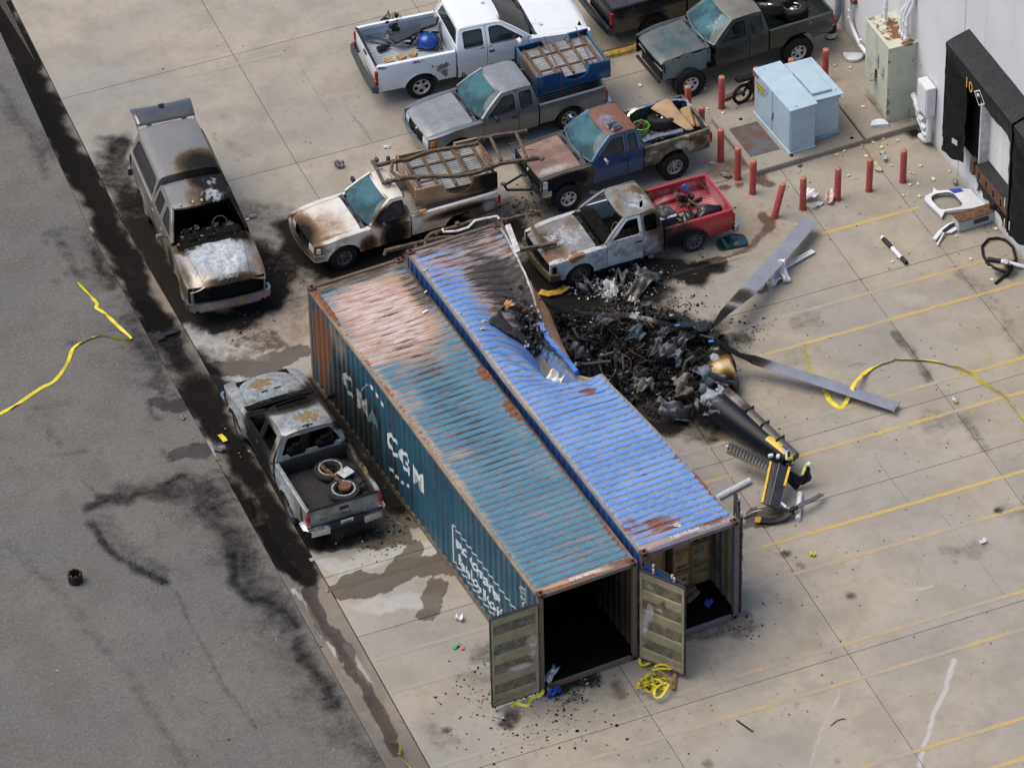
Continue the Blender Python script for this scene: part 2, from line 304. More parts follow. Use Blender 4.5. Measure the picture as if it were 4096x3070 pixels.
for pts,r,s in(([(8.65,-3.26,0),(8.4,-3.54,0),(8.14,-3.76,0),(8.06,-3.95,0),(7.7,-4.29,0),(7.4,-4.54,0),(6.83,-5.17,0),(6.26,-5.88,0)],.07,.75),([(5.93,-2.91,0),(5.74,-3.16,0),(5.38,-3.44,0),(4.96,-3.86,0),(4.2,-4.72,0)],.055,.5),([(8.88,-0.74,0),(9.15,-0.85,0),(9.44,-0.92,0)],.06,.6),([(9.54,-0.76,0),(10.04,0.03,0)],.04,.3),([(10.35,-1.18,0),(10.75,-0.71,0)],.04,.3),([(8.99,1.77,0),(9.3,1.34,0)],.04,.45),([(9.68,1.03,0),(9.9,0.98,0)],.14,.4),([(8.56,1.15,0),(8.67,1.05,0)],.12,.35),([(6.85,-3.56,0),(7.53,-4.09,0)],.12,.2),([(5.69,-4.41,0)],.15,.35),([(6.1,-5.53,0)],.12,.35),([(7.76,-4.26,0),(9.34,-4.38,0)],.6,.18),([(10,-1.12,0),(11.31,-1.06,0)],.9,.15),([(14.06,8.43,0),(14.36,8.35,0)],.3,.45),([(14.07,5.85,0),(14.59,5.88,0)],.4,.35),([(12.19,6.9,0),(12.64,6.82,0)],.3,.25),([(14.04,11.09,0),(14.31,11.03,0)],.3,.3),([(-2.25,4.4,0),(-1.5,4.16,0),(-0.97,3.89,0)],.35,.55),([(-2.45,6.52,0),(-2.13,5.65,0),(-1.01,5.86,0),(-0.15,5.49,0)],.3,.6),([(-2.94,4.44,0),(-2.15,3.43,0)],.5,.35),([(-3.17,2,0),(-3.18,0.17,0)],.6,.3),([(-1.86,15.29,0),(-1.72,14.79,0),(-1.31,14.65,0),(-1.14,14.14,0)],.35,.95),([(-1.23,13.83,0),(-0.63,13.52,0)],.15,.7),([(-2.06,13.52,0),(-1.74,13.18,0),(-1.52,12.99,0)],.07,1.0),([(9.07,11.17,0),(9.86,10.3,0)],.9,.25),([(1.18,-1.15,0),(3.93,-1.5,0)],1.2,.12),([(-1.4,21.44,0),(-1.5,20.56,0)],.35,.4),([(-1.43,20.46,0),(-1.5,19.64,0)],.2,.4),([(6.86,25.21,0),(8.77,24.94,0)],.8,.12),([(5.46,21.69,0),(5.42,21.28,0)],.1,.2)):stain(c_,'pale',pts,r,s,.7)
for pts,r,s in(([(-4.07,9.44,0),(-4.05,8.54,0),(-4.06,7.83,0)],.28,.8),([(-4.23,7.44,0),(-4.53,6.51,0),(-4.46,5.77,0),(-4.1,5.43,0),(-3.96,4.97,0),(-3.93,4.58,0)],.15,1.0),([(-4.13,7.08,0),(-3.99,5.68,0)],.35,.6),([(-4.07,4.04,0),(-4.14,3.02,0),(-4.17,2.52,0),(-4.34,1.72,0)],.22,.9),([(-4.11,2.86,0),(-4.2,1.8,0)],.14,1.0),([(-4.31,1.56,0),(-4.21,0.49,0),(-4.21,-0.45,0)],.28,.6),([(-6.67,9.86,0),(-6.67,9.19,0),(-6.6,8.52,0),(-6.33,7.83,0),(-5.96,7.28,0)],.11,.95),([(-6.45,9.71,0),(-6.26,8.97,0),(-6.17,8.21,0),(-5.98,7.72,0)],.28,.6),([(-6.49,10.37,0),(-6.07,10.4,0),(-5.62,10.24,0)],.12,.9),([(-8.7,10.16,0),(-8.37,8.96,0),(-8.2,7.55,0),(-7.93,5.44,0),(-7.83,3.82,0),(-7.85,2.51,0),(-7.95,1.49,0)],.14,.42),([(-8.54,5.15,0),(-8.63,2.84,0)],.2,.15),([(-4.78,3.36,0),(-4.87,2.51,0)],.2,.2),([(-5.82,6.79,0),(-5.96,5.78,0),(-6.03,4.68,0),(-6.11,3.37,0),(-6.05,2.61,0),(-6.06,1.88,0)],.05,.75),([(-6.1,3.96,0),(-6.11,3.15,0)],.09,.6),([(-6.79,6.28,0),(-6.9,5.2,0),(-6.9,4.15,0),(-6.79,3.06,0)],.05,.4),([(-5.34,9.94,0),(-5.37,9.15,0),(-5.56,8.22,0)],.05,.45),([(-5.25,8.61,0),(-4.97,8.07,0),(-4.76,7.49,0)],.05,.5),([(-5.4,2.42,0),(-5.4,1.98,0)],.07,.6),([(-6.09,1.31,0),(-6.1,0.75,0)],.06,.5),([(-5.51,7.64,0),(-5.34,6.85,0)],.08,.5),([(-3.42,20.37,0),(-3.28,20.3,0)],.12,.65),([(-3.58,20.15,0)],.11,.6),([(-3.34,20.03,0),(-3.31,19.83,0)],.12,.65),([(-3.33,19.57,0),(-3.33,19.2,0),(-3.32,18.9,0)],.12,.6),([(-3.4,18.8,0),(-3.32,18.46,0)],.13,.65),([(-3.6,19.49,0)],.09,.5),([(-3.7,19.21,0)],.08,.6),([(-3.64,18.77,0)],.11,.6),([(-4.01,18.67,0),(-4.04,18.53,0)],.11,.55),([(-3.11,19.31,0)],.09,.5),([(-3.73,18.01,0),(-3.77,17.81,0)],.08,.5),([(-4.02,17.29,0),(-4.08,17.1,0)],.09,.5),([(-4.15,16.77,0)],.09,.5),([(-4.56,16.2,0)],.12,.6),([(-4.32,15.57,0)],.09,.45),([(-4.15,15.2,0)],.1,.45),([(-3.97,14.03,0)],.07,.5),([(-4.29,13.74,0)],.09,.4),([(-3.07,20.49,0),(-3.31,20.32,0)],.15,.6),([(-2.7,19.77,0),(-2.75,19.2,0),(-2.66,18.48,0)],.3,.55),([(-2.73,19.26,0),(-2.81,18.41,0),(-2.69,17.98,0)],.13,.9),([(-2.9,17.79,0),(-2.64,18.1,0)],.14,.85),([(-2.91,16.41,0),(-3,15.46,0),(-3.09,14.65,0),(-3.29,13.77,0)],.22,.8),([(-2.91,15.99,0),(-3,14.75,0)],.35,.5),([(-3.57,15.76,0),(-3.46,15.41,0)],.06,.6),([(-4.11,16.33,0),(-3.27,16.17,0)],.04,.5),([(-3.74,13.31,0),(-3.92,12.79,0),(-3.79,12.58,0)],.09,.9),([(-4.15,11.54,0),(-4.14,11.07,0)],.08,.8),([(-6.18,14.3,0),(-5.89,14.29,0),(-5.23,14.02,0)],.1,.5),([(-5.95,14.25,0),(-6.43,13.06,0)],.09,.35),([(-6.31,13.41,0),(-6.45,13.01,0)],.05,.7),([(-6.26,13.38,0),(-6.28,12.71,0)],.08,.65),([(-6.57,12.5,0),(-6.16,12.38,0),(-5.71,12.35,0)],.08,.65),([(-6.74,12.28,0)],.05,.6),([(-5.48,12.1,0)],.06,.6),([(-4.78,11.66,0),(-4.83,10.95,0)],.07,.4),([(-6.29,11.44,0),(-6.13,10.83,0)],.06,.7),([(-6.15,10.57,0),(-5.51,10.31,0),(-4.76,10.32,0),(-4.14,10.39,0),(-3.94,9.89,0)],.12,.95),([(-5.22,10.62,0),(-5.19,10.08,0)],.1,.9),([(-4.23,10.17,0),(-4.08,9.56,0)],.35,.7),([(-4.86,12.86,0)],.05,.5),([(-4.55,16.41,0),(-4.58,16.14,0)],.05,.6),([(-4.29,17.64,0)],.06,.4),([(-5.17,2.48,0)],.06,.8),([(-6.51,4.92,0)],.05,.9),([(-5.18,5.62,0)],.07,.7),([(-6.04,5.4,0)],.07,.7),([(-5.89,4.77,0)],.09,.5),([(-5.44,4.73,0)],.08,.6),([(-6.57,5.64,0),(-6.61,5.35,0)],.05,.5),([(-4.62,3.28,0)],.06,.6),([(-5.38,3.63,0)],.06,.6),([(-9.16,3.87,0)],.04,.8),([(-5.04,0.92,0)],.08,.6),([(-4.54,3.68,0)],.1,.4),([(-2.32,25.84,0),(-2.12,23.51,0)],.3,.5),([(-2.24,26.7,0),(-2.32,24.27,0),(-2.59,22.66,0)],.12,.6),):stain(s_,'soot',pts,r*1.35,s*(.72 if r>.1 else .5),1.9)
for pts,r,s in(([(-2.47,19.88,0),(-2.61,17.42,0),(-2.9,14.98,0),(-3.03,13.36,0)],.8,.34),([(-3.86,9.82,0),(-4.01,8.05,0),(-4.14,6.15,0),(-4.07,4.72,0)],.5,.62),([(-4.12,8.98,0),(-4.12,6.29,0),(-4.19,3.57,0),(-4.39,0.95,0)],.8,.36),([(-6.42,9.06,0),(-5.95,7.79,0)],.5,.3),([(-4.24,6.82,0),(-3.85,5.22,0)],.5,.5),([(-5.33,10.55,0),(-4.67,10.14,0),(-4.03,9.67,0)],.4,.6),([(-2.63,19.51,0),(-2.65,17.96,0)],.4,.5)):stain(s_,'soot',pts,r,s,1.9)
for pts,r,s in(([(-3.65,13.13,0),(-3.16,12.87,0)],.28,.8),([(-3.85,11.25,0),(-3.37,11,0)],.3,.75),([(-3.24,13.47,0),(-3.16,13.08,0)],.25,.6),([(-3.4,10.14,0),(-3.39,9.21,0)],.4,.6),([(-3.54,8.2,0),(-3.8,6.12,0)],.22,.5),([(-5.24,11.77,0),(-3.63,10.6,0)],.9,.12)):stain(s_,'wet',pts,r,s*.8,.5)
def ground_mat(name,base,warm,grain,graincol,soot_k=1.0,crack=0):
 t=NT(name);co=t.geo().outputs['Position'];t.co=co
 n0=t.noise(.22,4,.5);n1=t.noise(.9,6,.6);n2=t.noise(5,8,.65);n3=t.noise(grain,5,.7);n4=t.noise(22,6,.7)
 ri=t.t.nodes.new('ShaderNodeObjectInfo').outputs['Random']
 c=t.mix(t.step(n0,.38,.62),base,warm)
 c=t.mix(t.mt('MULTIPLY',t.step(n1,.38,.68),.6),c,tuple(v*.72 for v in base))
 c=t.mix(t.mt('MULTIPLY',t.step(n2,.48,.78),.55),c,tuple(v*.62 for v in warm));nb=t.noise(.45,7,.68);c=t.mix(t.step(nb,.52,.72,0,.55),c,(warm[0]*.86,warm[1]*.80,warm[2]*.70));c=t.mix(t.step(nb,.47,.30,0,.5),c,(base[0]*.84,base[1]*.87,base[2]*.93))
 c=t.mix(t.step(n3,.48,.72,0,.5),c,graincol)
 if grain<50:g2=t.noise(13,3,.8);c=t.mix(t.step(g2,.52,.74,0,.55),c,graincol);c=t.mix(t.step(g2,.48,.26,0,.6),c,tuple(v*.55 for v in base))
 sp=t.step(t.noise(16,2,.5),.70,.76);c=t.mix(t.mt('MULTIPLY',sp,.5),c,tuple(v*.4 for v in base))
 sc=t.noise(3,4,.6,t.map((.25,3.0,1),rot=(0,0,.5)));c=t.mix(t.mt('MULTIPLY',t.step(sc,.58,.75),.25),c,tuple(min(1,v*1.25)for v in base))
 v=t.mt('ADD',t.mt('MULTIPLY',ri,.10),.95);vv_=t.t.nodes.new('ShaderNodeCombineColor')
 for i in range(3):t.l(v,vv_.inputs[i])
 c=t.mix(1.0,c,vv_.outputs[0],'MULTIPLY')
 if crack:
  e=t.voro(.16,'DISTANCE_TO_EDGE',t.mix(.12,co,t.noise(1.3,5))if False else co);
 def mask(a,lo,hi,k1,k2,k3):
  at=t.attr(a);lim=t.mt('MINIMUM',t.mt('MULTIPLY',at,3.5),1.0)
  nn=t.mt('ADD',t.mt('MULTIPLY',t.mt('SUBTRACT',n1,.5),k1),t.mt('ADD',t.mt('MULTIPLY',t.mt('SUBTRACT',n2,.5),k2),t.mt('MULTIPLY',t.mt('SUBTRACT',n4,.5),k3)))
  return t.step(t.mt('ADD',at,t.mt('MULTIPLY',nn,lim)),lo,hi)
 pm=mask('pale',.3,.75,.5,.6,.2);c=t.mix(t.mt('MULTIPLY',pm,.7),c,(.40,.41,.40))
 rm=mask('rust',.15,.95,.4,.6,.3);c=t.mix(t.mt('MULTIPLY',rm,.85),c,t.mix(rm,(.22,.13,.07),(.055,.022,.014)))
 wm=mask('wet',.36,.58,.5,.5,.2);wc=t.mix(1.0,c,(.38,.34,.30),'MULTIPLY');c=t.mix(wm,c,wc)
 sm=mask('soot',.08,.85,.42,.55,.38);c=t.mix(t.mt('MULTIPLY',sm,.96),c,(.006,.0055,.006))
 ro=t.mt('SUBTRACT',t.step(n2,.3,.8,.78,.92),t.mt('MULTIPLY',wm,.48))
 t.bump(t.mt('ADD',n3,t.mt('MULTIPLY',n2,.6)),.16,.008)
 return t.fin(c,ro,0,t.mt('MULTIPLY',t.mt('SUBTRACT',1.0,sm),.35))
M_conc=ground_mat('yard_concrete',(.268,.252,.222),(.325,.288,.226),70,(.19,.18,.165))
M_gutt=ground_mat('gutter_concrete',(.12,.108,.095),(.21,.175,.135),60,(.10,.09,.08))
M_asph=ground_mat('road_asphalt',(.108,.104,.096),(.126,.118,.105),34,(.25,.24,.215))
M_joint=simple('joint_dirt',(.045,.042,.038),.95,0,.3,10)
M_pad=ground_mat('pad_concrete',(.29,.27,.23),(.25,.22,.18),70,(.18,.17,.15))
def seg_grid(A,B,Cc,D,step):
 """grid over quad A B C D (A-B bottom edge, D-C top edge)"""
 A,B,Cc,D=[np.array(p[:2],float)for p in(A,B,Cc,D)]
 nu=max(1,int(math.ceil(max(np.linalg.norm(B-A),np.linalg.norm(Cc-D))/step)));nv=max(1,int(math.ceil(max(np.linalg.norm(D-A),np.linalg.norm(Cc-B))/step)))
 rows=[]
 for j in range(nv+1):
  v=j/nv;rows.append([tuple((A*(1-u)+B*u)*(1-v)+(D*(1-u)+Cc*u)*v)+(0.0,)for u in[i/nu for i in range(nu+1)]])
 return rows
mb=MB();mb.add([(-300,-300,-.16),(300,-300,-.16),(300,300,-.16),(-300,300,-.16)],[(0,1,2,3)])
tag(mb.build('ground',M_asph,None,0),kind='structure')
yard=tag(thing('pavement',None,None,(0,0,-.0)),kind='structure')
mb=MB();mb.add([(-3.6,-30,-.03),(19,-30,-.03),(19.5,60,-.03),(.5,60,-.03)],[(0,1,2,3)]);mb.build('joint_bed',M_joint,yard,0)
def lx(k,y):
 return{0:-1.90+(y-15.5)*.077 if y<15.5 else-1.90+(y-15.5)*.062+max(0,y-20)*.045,1:3.11+(y-18.6)*.062+(.03 if y>20 else 0)*(y-20),2:7.31+(y-6.1)*.079,3:13.0+(y-4)*.085,4:15.55+(y-5.4)*.07,5:18.3+(y-18.9)*.0776+.02}[k]
YS=[-30,-11.5,-6.5,-1.62,3.36,5.52,10.35,15.3,20.42,25.45,30.5,60]
def cross(k,i):
 y0=YS[i];y=y0
 for _ in range(6):y=y0-.058*lx(k,y)
 return(lx(k,y),y)
g=.008
for i in range(len(YS)-1):
 for k in range(5):
  A,B,Cq,D=cross(k,i),cross(k+1,i),cross(k+1,i+1),cross(k,i+1)
  inview=-12<YS[i]and YS[i+1]<33
  q=[(A[0]+g,A[1]+g),(B[0]-g,B[1]+g),(Cq[0]-g,Cq[1]-g),(D[0]+g,D[1]-g)]
  rows=seg_grid(*q,.085 if inview else 1.0)
  m_=MB();m_.grid(rows);nb=len(m_.v)
  per=rows[0][:-1]+[r[-1]for r in rows[:-1]]+rows[-1][:0:-1]+[r[0]for r in rows[:0:-1]]
  n_=len(per);m_.add([(p[0],p[1],0.0)for p in per]+[(p[0],p[1],-.028)for p in per],[(a,n_+a,n_+(a+1)%n_,(a+1)%n_)for a in range(n_)])
  s=m_.build('slab',M_conc,yard,30)
  if inview:apply_stains(s,'concrete')
def line_mat():
 t=NT('worn_yellow_line');t.co=t.geo().outputs['Position']
 n1=t.noise(1.1,4,.6);n2=t.noise(14,8,.7);n3=t.noise(60,4,.7)
 w=t.mt('ADD',t.mt('MULTIPLY',n1,.9),t.mt('ADD',t.mt('MULTIPLY',n2,.8),t.mt('MULTIPLY',t.attr('fade'),.9)))
 m=t.step(w,.66,1.03)
 c=t.mix(t.step(n3,.35,.7),(.45,.32,.09),(.38,.285,.11));c=t.mix(m,c,(.27,.255,.225))
 sm=t.step(t.mt('ADD',t.attr('soot'),t.mt('MULTIPLY',t.mt('SUBTRACT',n2,.5),.6)),.2,.9);c=t.mix(t.mt('MULTIPLY',sm,.97),c,(.012,.011,.011))
 wm=t.step(t.attr('wet'),.4,.55);c=t.mix(wm,c,t.mix(1,c,(.32,.3,.28),'MULTIPLY'))
 return t.fin(c,.8,0,.3)
M_line=line_mat()
PH=-.068
def yline(d,x0,x1,w=.11,fade=((-3,.0),(18,.0))):
 y=lambda x:(d+sin(PH)*x)/cos(PH)
 n=int((x1-x0)/.09)+2;rows=[[],[],[]]
 for i in range(n):
  x=x0+(x1-x0)*i/(n-1)
  for j,o_ in enumerate((-w/2,0,w/2)):rows[j].append((x,y(x)+o_+.006*sin(x*9+d)+.004*sin(x*23+o_*50),.004))
 m_=MB();m_.grid(rows);o=m_.build('parking_line',M_line,yard,0)
 xs=np.array([p[0]for r in rows for p in r]);f=np.interp(xs,[q[0]for q in fade],[q[1]for q in fade])
 at=o.data.attributes.new('fade','FLOAT','POINT');at.data.foreach_set('value',f.astype(np.float32));apply_stains(o,'concrete');return o
yline(12.47,9.5,16.2,fade=((9.5,.55),(12,.3),(14,-.1),(16,-.15)))
yline(9.89,8.7,16.9,fade=((8.7,.1),(12,.15),(17,-.1)))
yline(8.76,7.5,17.0,fade=((7,.3),(10,0),(17,-.12)))
yline(6.184,-2.7,16.6,fade=((-2.7,.35),(5,.3),(9,.1),(12,.05),(16,-.1)))
yline(5.05,-2.8,16.6,fade=((-2.8,.4),(5,.2),(8,0),(16,-.2)))
yline(2.477,-2.8,16.4,fade=((-2.8,.35),(5,.15),(8,-.15),(16,-.2)))
yline(1.347,-2.9,16.4,w=.12,fade=((-2.9,.5),(5.5,.3),(8,.05),(16,.05)))
yline(-1.23,-3,16,fade=((-3,.5),(2,.15),(7,.05),(12,.05)))
yline(-2.36,-3,16,fade=((-3,.3),(3,.05),(12,.1)))
yline(-4.94,-3,16,fade=((-3,.3),(8,-.05)))
yline(-6.07,-3,16,fade=((-3,.3),(8,-.1)))
yline(25.0,2.2,4.9,fade=((2,.3),(3.5,.22),(5,.5)))
gy=[-30,-12,-6]+[-5+.11*i for i in range(330)]+[35,60]
def gl(y):return-4.02+(y+.56)*.0755 if y<20.3 else-2.44+(y-20.3)*.13
def gr(y):return lx(0,y)
rows=[]
for y in gy:
 a,b=gl(y),gr(y)-.02;rows.append([(a+(b-a)*t,y,-.004-.045*sin(pi*min(1,max(0,t)))**1.0)for t in[i/12 for i in range(13)]])
mb=MB();mb.grid(rows);gut=tag(mb.build('gutter',M_gutt,None,60),kind='structure')
for pts,r,s in(([(-0.94,29.97,0),(-1.2,27.53,0),(-1.68,24.6,0),(-1.73,22,0),(-2.14,18.61,0),(-2.53,15.95,0)],.33,1.0),([(-2.53,15.95,0),(-2.55,12.81,0)],.4,.7),([(-2.48,12.96,0),(-2.74,9.12,0),(-2.92,6.13,0)],.22,.9),([(-3.38,9.82,0),(-3.49,8.23,0)],.3,.9),([(-3.19,7.94,0),(-3.31,6.42,0),(-3.03,5.8,0)],.14,1.0),([(-2.45,15.53,0),(-2.18,15.35,0)],.1,1.0),([(-2.58,13.12,0),(-2.8,11.52,0)],.4,.9),([(-3.15,5.64,0),(-3.37,4.06,0),(-3.25,2.79,0)],.2,.32),([(-3.25,2.56,0),(-3.41,0.95,0),(-3.61,-0.32,0)],.17,.25)):ST.setdefault('gutter',[]).append(('soot',[(p[0],p[1])for p in pts],r*1.3,s,1.3))
for pts,r,s in(([(-2.42,16.74,0),(-2.43,15.59,0),(-2.47,14.26,0)],.25,1.0),([(-3.1,5.53,0),(-3.3,4.32,0),(-3.27,3.4,0),(-3.3,3.11,0)],.18,1.0),([(-3.33,2.83,0),(-3.29,2.06,0),(-3.39,1.3,0),(-3.58,-0.27,0)],.15,.9),([(-3.06,8.92,0),(-3.2,7.46,0),(-3.22,6.06,0)],.13,.9)):ST['gutter'].append(('wet',[(p[0],p[1])for p in pts],r,s,.3))
for pts,r,s in(([(-3.43,5.7,0),(-3.35,5.2,0),(-3.45,4.1,0),(-3.46,3.2,0)],.07,.8),([(-2.99,12.58,0),(-3.05,11.65,0),(-3.18,10.76,0)],.08,.8),([(-2.54,17.9,0),(-2.69,16.52,0)],.07,.7),([(-2.44,20.16,0),(-2.34,19.66,0)],.08,.6),([(-3.17,3.5,0),(-3.17,2,0)],.1,.6),([(-1.42,28.11,0),(-1.69,25.51,0)],.1,.5),([(-2.31,18.89,0),(-2.23,18.03,0)],.12,.5),([(-2.47,23.26,0),(-2.29,21.86,0)],.12,.5)):ST['gutter'].append(('pale',[(p[0],p[1])for p in pts],r,s,.8))
apply_stains(gut,'gutter')
rows=[]
for y in gy:
 a=gl(y)-.012;xs=[-80,-40,-20,-14]+[-13+(a+13)*i/105 for i in range(106)]
 rows.append([(x,y,0.0)for x in xs])
mb=MB();mb.grid(rows);mb.add([(gl(y)-.012,y,z)for y in gy for z in(0,-.05)],[(2*i,2*i+1,2*i+3,2*i+2)for i in range(len(gy)-1)])
road=tag(mb.build('road',M_asph,None,40),kind='structure');apply_stains(road,'asphalt')
def crack(pts,w=.012,par=None):
 m_=MB();P=[]
 for a,b in zip(pts[:-1],pts[1:]):
  n=max(2,int(math.hypot(b[0]-a[0],b[1]-a[1])/.12))
  for i in range(n):t=i/n;P.append((a[0]+(b[0]-a[0])*t+random.uniform(-.02,.02),a[1]+(b[1]-a[1])*t+random.uniform(-.02,.02)))
 P.append(pts[-1][:2]);rows=[[(p[0]-w/2*random.uniform(.3,1),p[1],.0025)for p in P],[(p[0]+w/2*random.uniform(.3,1),p[1]+.006,.0025)for p in P]]
 m_.grid(rows);m_.build('crack',M_joint,par or yard,0)
crack([(5.41,22.22,0),(5.29,21.47,0),(5.3,20.71,0),(5.28,20.16,0)]);crack([(5.31,21.48,0),(5.34,20.91,0),(5.37,20.58,0),(5.28,20.19,0)])
crack([(10.83,1.33,0),(10.86,0.42,0),(10.88,-0.34,0),(10.78,-1.16,0),(10.75,-2,0)],.009);crack([(10.51,3.54,0),(10.45,2.72,0),(10.42,1.84,0)],.012)
[crack(q,w,road)for q,w in(([(-4.13,16.28,0),(-3.81,16.24,0),(-3.57,16.18,0),(-3.23,16.16,0)],.02),([(-4.6,15.37,0),(-4.17,15.36,0),(-3.72,15.51,0),(-3.46,15.41,0)],.016),([(-8.93,9.81,0),(-8.74,9.55,0)],.016),([(-4.81,6.11,0),(-5.55,5.8,0),(-6.25,5.09,0)],.01),([(-2.86,15.39,0),(-3.12,14.46,0),(-3.38,13.61,0)],.02))]
crack([(3.78,-0.62,0),(3.6,-1.88,0)],.007);crack([(5.03,24.26,0),(4.79,21.44,0)],.009)
# ================================================================== WAREHOUSE, DOCK, SERVICE YARD
def plaster():
 t=NT('painted_concrete_wall');n=t.noise(.5,5);n2=t.noise(6,6);n3=t.noise(2.5,5,.6,t.map((1,1,.12)))
 c=t.mix(t.step(n,.35,.65),(.60,.60,.61),(.55,.555,.57));c=t.mix(t.mt('MULTIPLY',t.step(n3,.52,.8),.35),c,(.44,.43,.41))
 z=t.t.nodes.new('ShaderNodeSeparateXYZ');t.l(t.co,z.inputs[0])
 dm=t.step(t.mt('ADD',z.outputs[2],t.mt('MULTIPLY',n2,.5)),.22,.55,1,0);c=t.mix(t.mt('MULTIPLY',dm,.55),c,(.30,.26,.20))
 t.bump(t.noise(90,3),.08,.004);return t.fin(c,.75,0,.3)
M_wall=plaster()
def vinyl():
 t=NT('black_vinyl');n=t.noise(3.5,6,.6);n2=t.noise(12,5)
 t.bump(t.mt('ADD',n,t.mt('MULTIPLY',n2,.3)),.35,.04);return t.fin(t.mix(t.step(n2,.4,.8),(.006,.0065,.008),(.016,.0165,.019)),t.step(n,.3,.7,.42,.62),0,.3)
M_vinyl=vinyl()
M_slat=simple('door_slat',(.62,.62,.60),.45,0,.12,4)
M_pipe=simple('conduit_paint',(.62,.63,.64),.4,0,.1,6)
M_bluegrey=simple('grey_downpipe',(.20,.27,.32),.5,0,.2,4)
WRZ=math.atan2(-.99700,-.07735)
wh=thing('warehouse_building','white painted concrete warehouse wall with a truck dock at top right','building',(18.2,18.93,0),WRZ)
def wbox(m,s0,s1,d0,d1,z0,z1,bev=0,mi=0):return m.box(((s0+s1)/2,-(d0+d1)/2,(z0+z1)/2),(abs(s1-s0),abs(d1-d0),abs(z1-z0)),None,bev,mi)
m=MB();wbox(m,-30,6.865,-.22,0,-.2,9,.015);m.build('wall_panel',M_wall,wh)
m=MB()
for a in((6.89,7.99,-.2,9),(10.35,11.6,-.2,9),(13.9,45,-.2,9)):wbox(m,a[0],a[1],-.22,0,a[2],a[3],.012)
for s0,s1 in((7.99,10.35),(11.6,13.9)):wbox(m,s0-.001,s1+.001,-.219,-.001,-.2,1.2);wbox(m,s0-.001,s1+.001,-.219,-.001,4.0,9)
m.build('wall_panel',M_wall,wh)
m=MB();wbox(m,6.80,6.95,-.30,-.12,0,9);m.build('panel_seam',simple('seam_sealant',(.36,.36,.35),.8),wh)
m=MB();wbox(m,-30,45,-.5,-.25,8.7,8.98);wbox(m,-30,45,-12,-11.8,0,9);wbox(m,-30,45,-12,-.2,8.85,9.0);m.build('roof',simple('roof_membrane',(.5,.5,.48),.8),wh)
for s0,s1 in((7.99,10.35),(11.6,13.9)):
 dr=MB();wbox(dr,s0+.02,s1-.02,-.30,-.26,1.2,4.0);d=dr.build('dock_door',M_slat,wh)
 prof=[(0,-.045),(.018,-.03),(.018,.03),(0,.045),(-.01,.045),(-.01,-.045)]
 me=None
 for k in range(30):
  if me is None:
   q=MB();q.sweep([(s0+.03,0,0),(s1-.03,0,0)],prof);me=q.mesh('slat');me.materials.append(M_slat)
  sl_=bpy.data.objects.new('slat',me);COL.objects.link(sl_);sl_.parent=d;sl_.location=(0,.235,1.27+.0935*k)
 [wbox(MB(),a,a+.06,-.26,.035,1.2,3.9).build('door_jamb',simple('jamb_white',(.6,.6,.59),.5),wh)for a in(s0,s1-.06)]
 lp=MB();wbox(lp,s0+.12,s1-.1,-.2,.16,.88,1.24,.01);lip=lp.build('dock_leveller',M_rustm,wh)
 for k in range(5):
  q=MB();wbox(q,s0+.3+k*.4,s0+.36+k*.4,.155,.166,.95,1.16);q.build('slot',M_dark,lip)
 q=MB();wbox(q,s0+.13,s1-.11,-.19,.15,1.24,1.262);q.build('tread_plate',simple('black_steel_plate',(.05,.05,.052),.5,.5),wh)
 for s in(s0-.22,s1+.02):
  q=MB();wbox(q,s,s+.2,0.001,.15,.80,1.26,.02);q.build('dock_bumper',simple('worn_bumper',(.11,.06,.035),.8,0,.5,8,.3),wh)
q=MB();rows=[]
for j in range(8):
 rows.append([(8.0+2.3*i/30,-.03-.03*sin(i*1.3+j),.84-(.84-.30-.16*abs(sin(i*.33))-.06*sin(i*.9))*j/7)for i in range(31)])
q.grid(rows);q.build('rubber_apron',M_vinyl,wh)
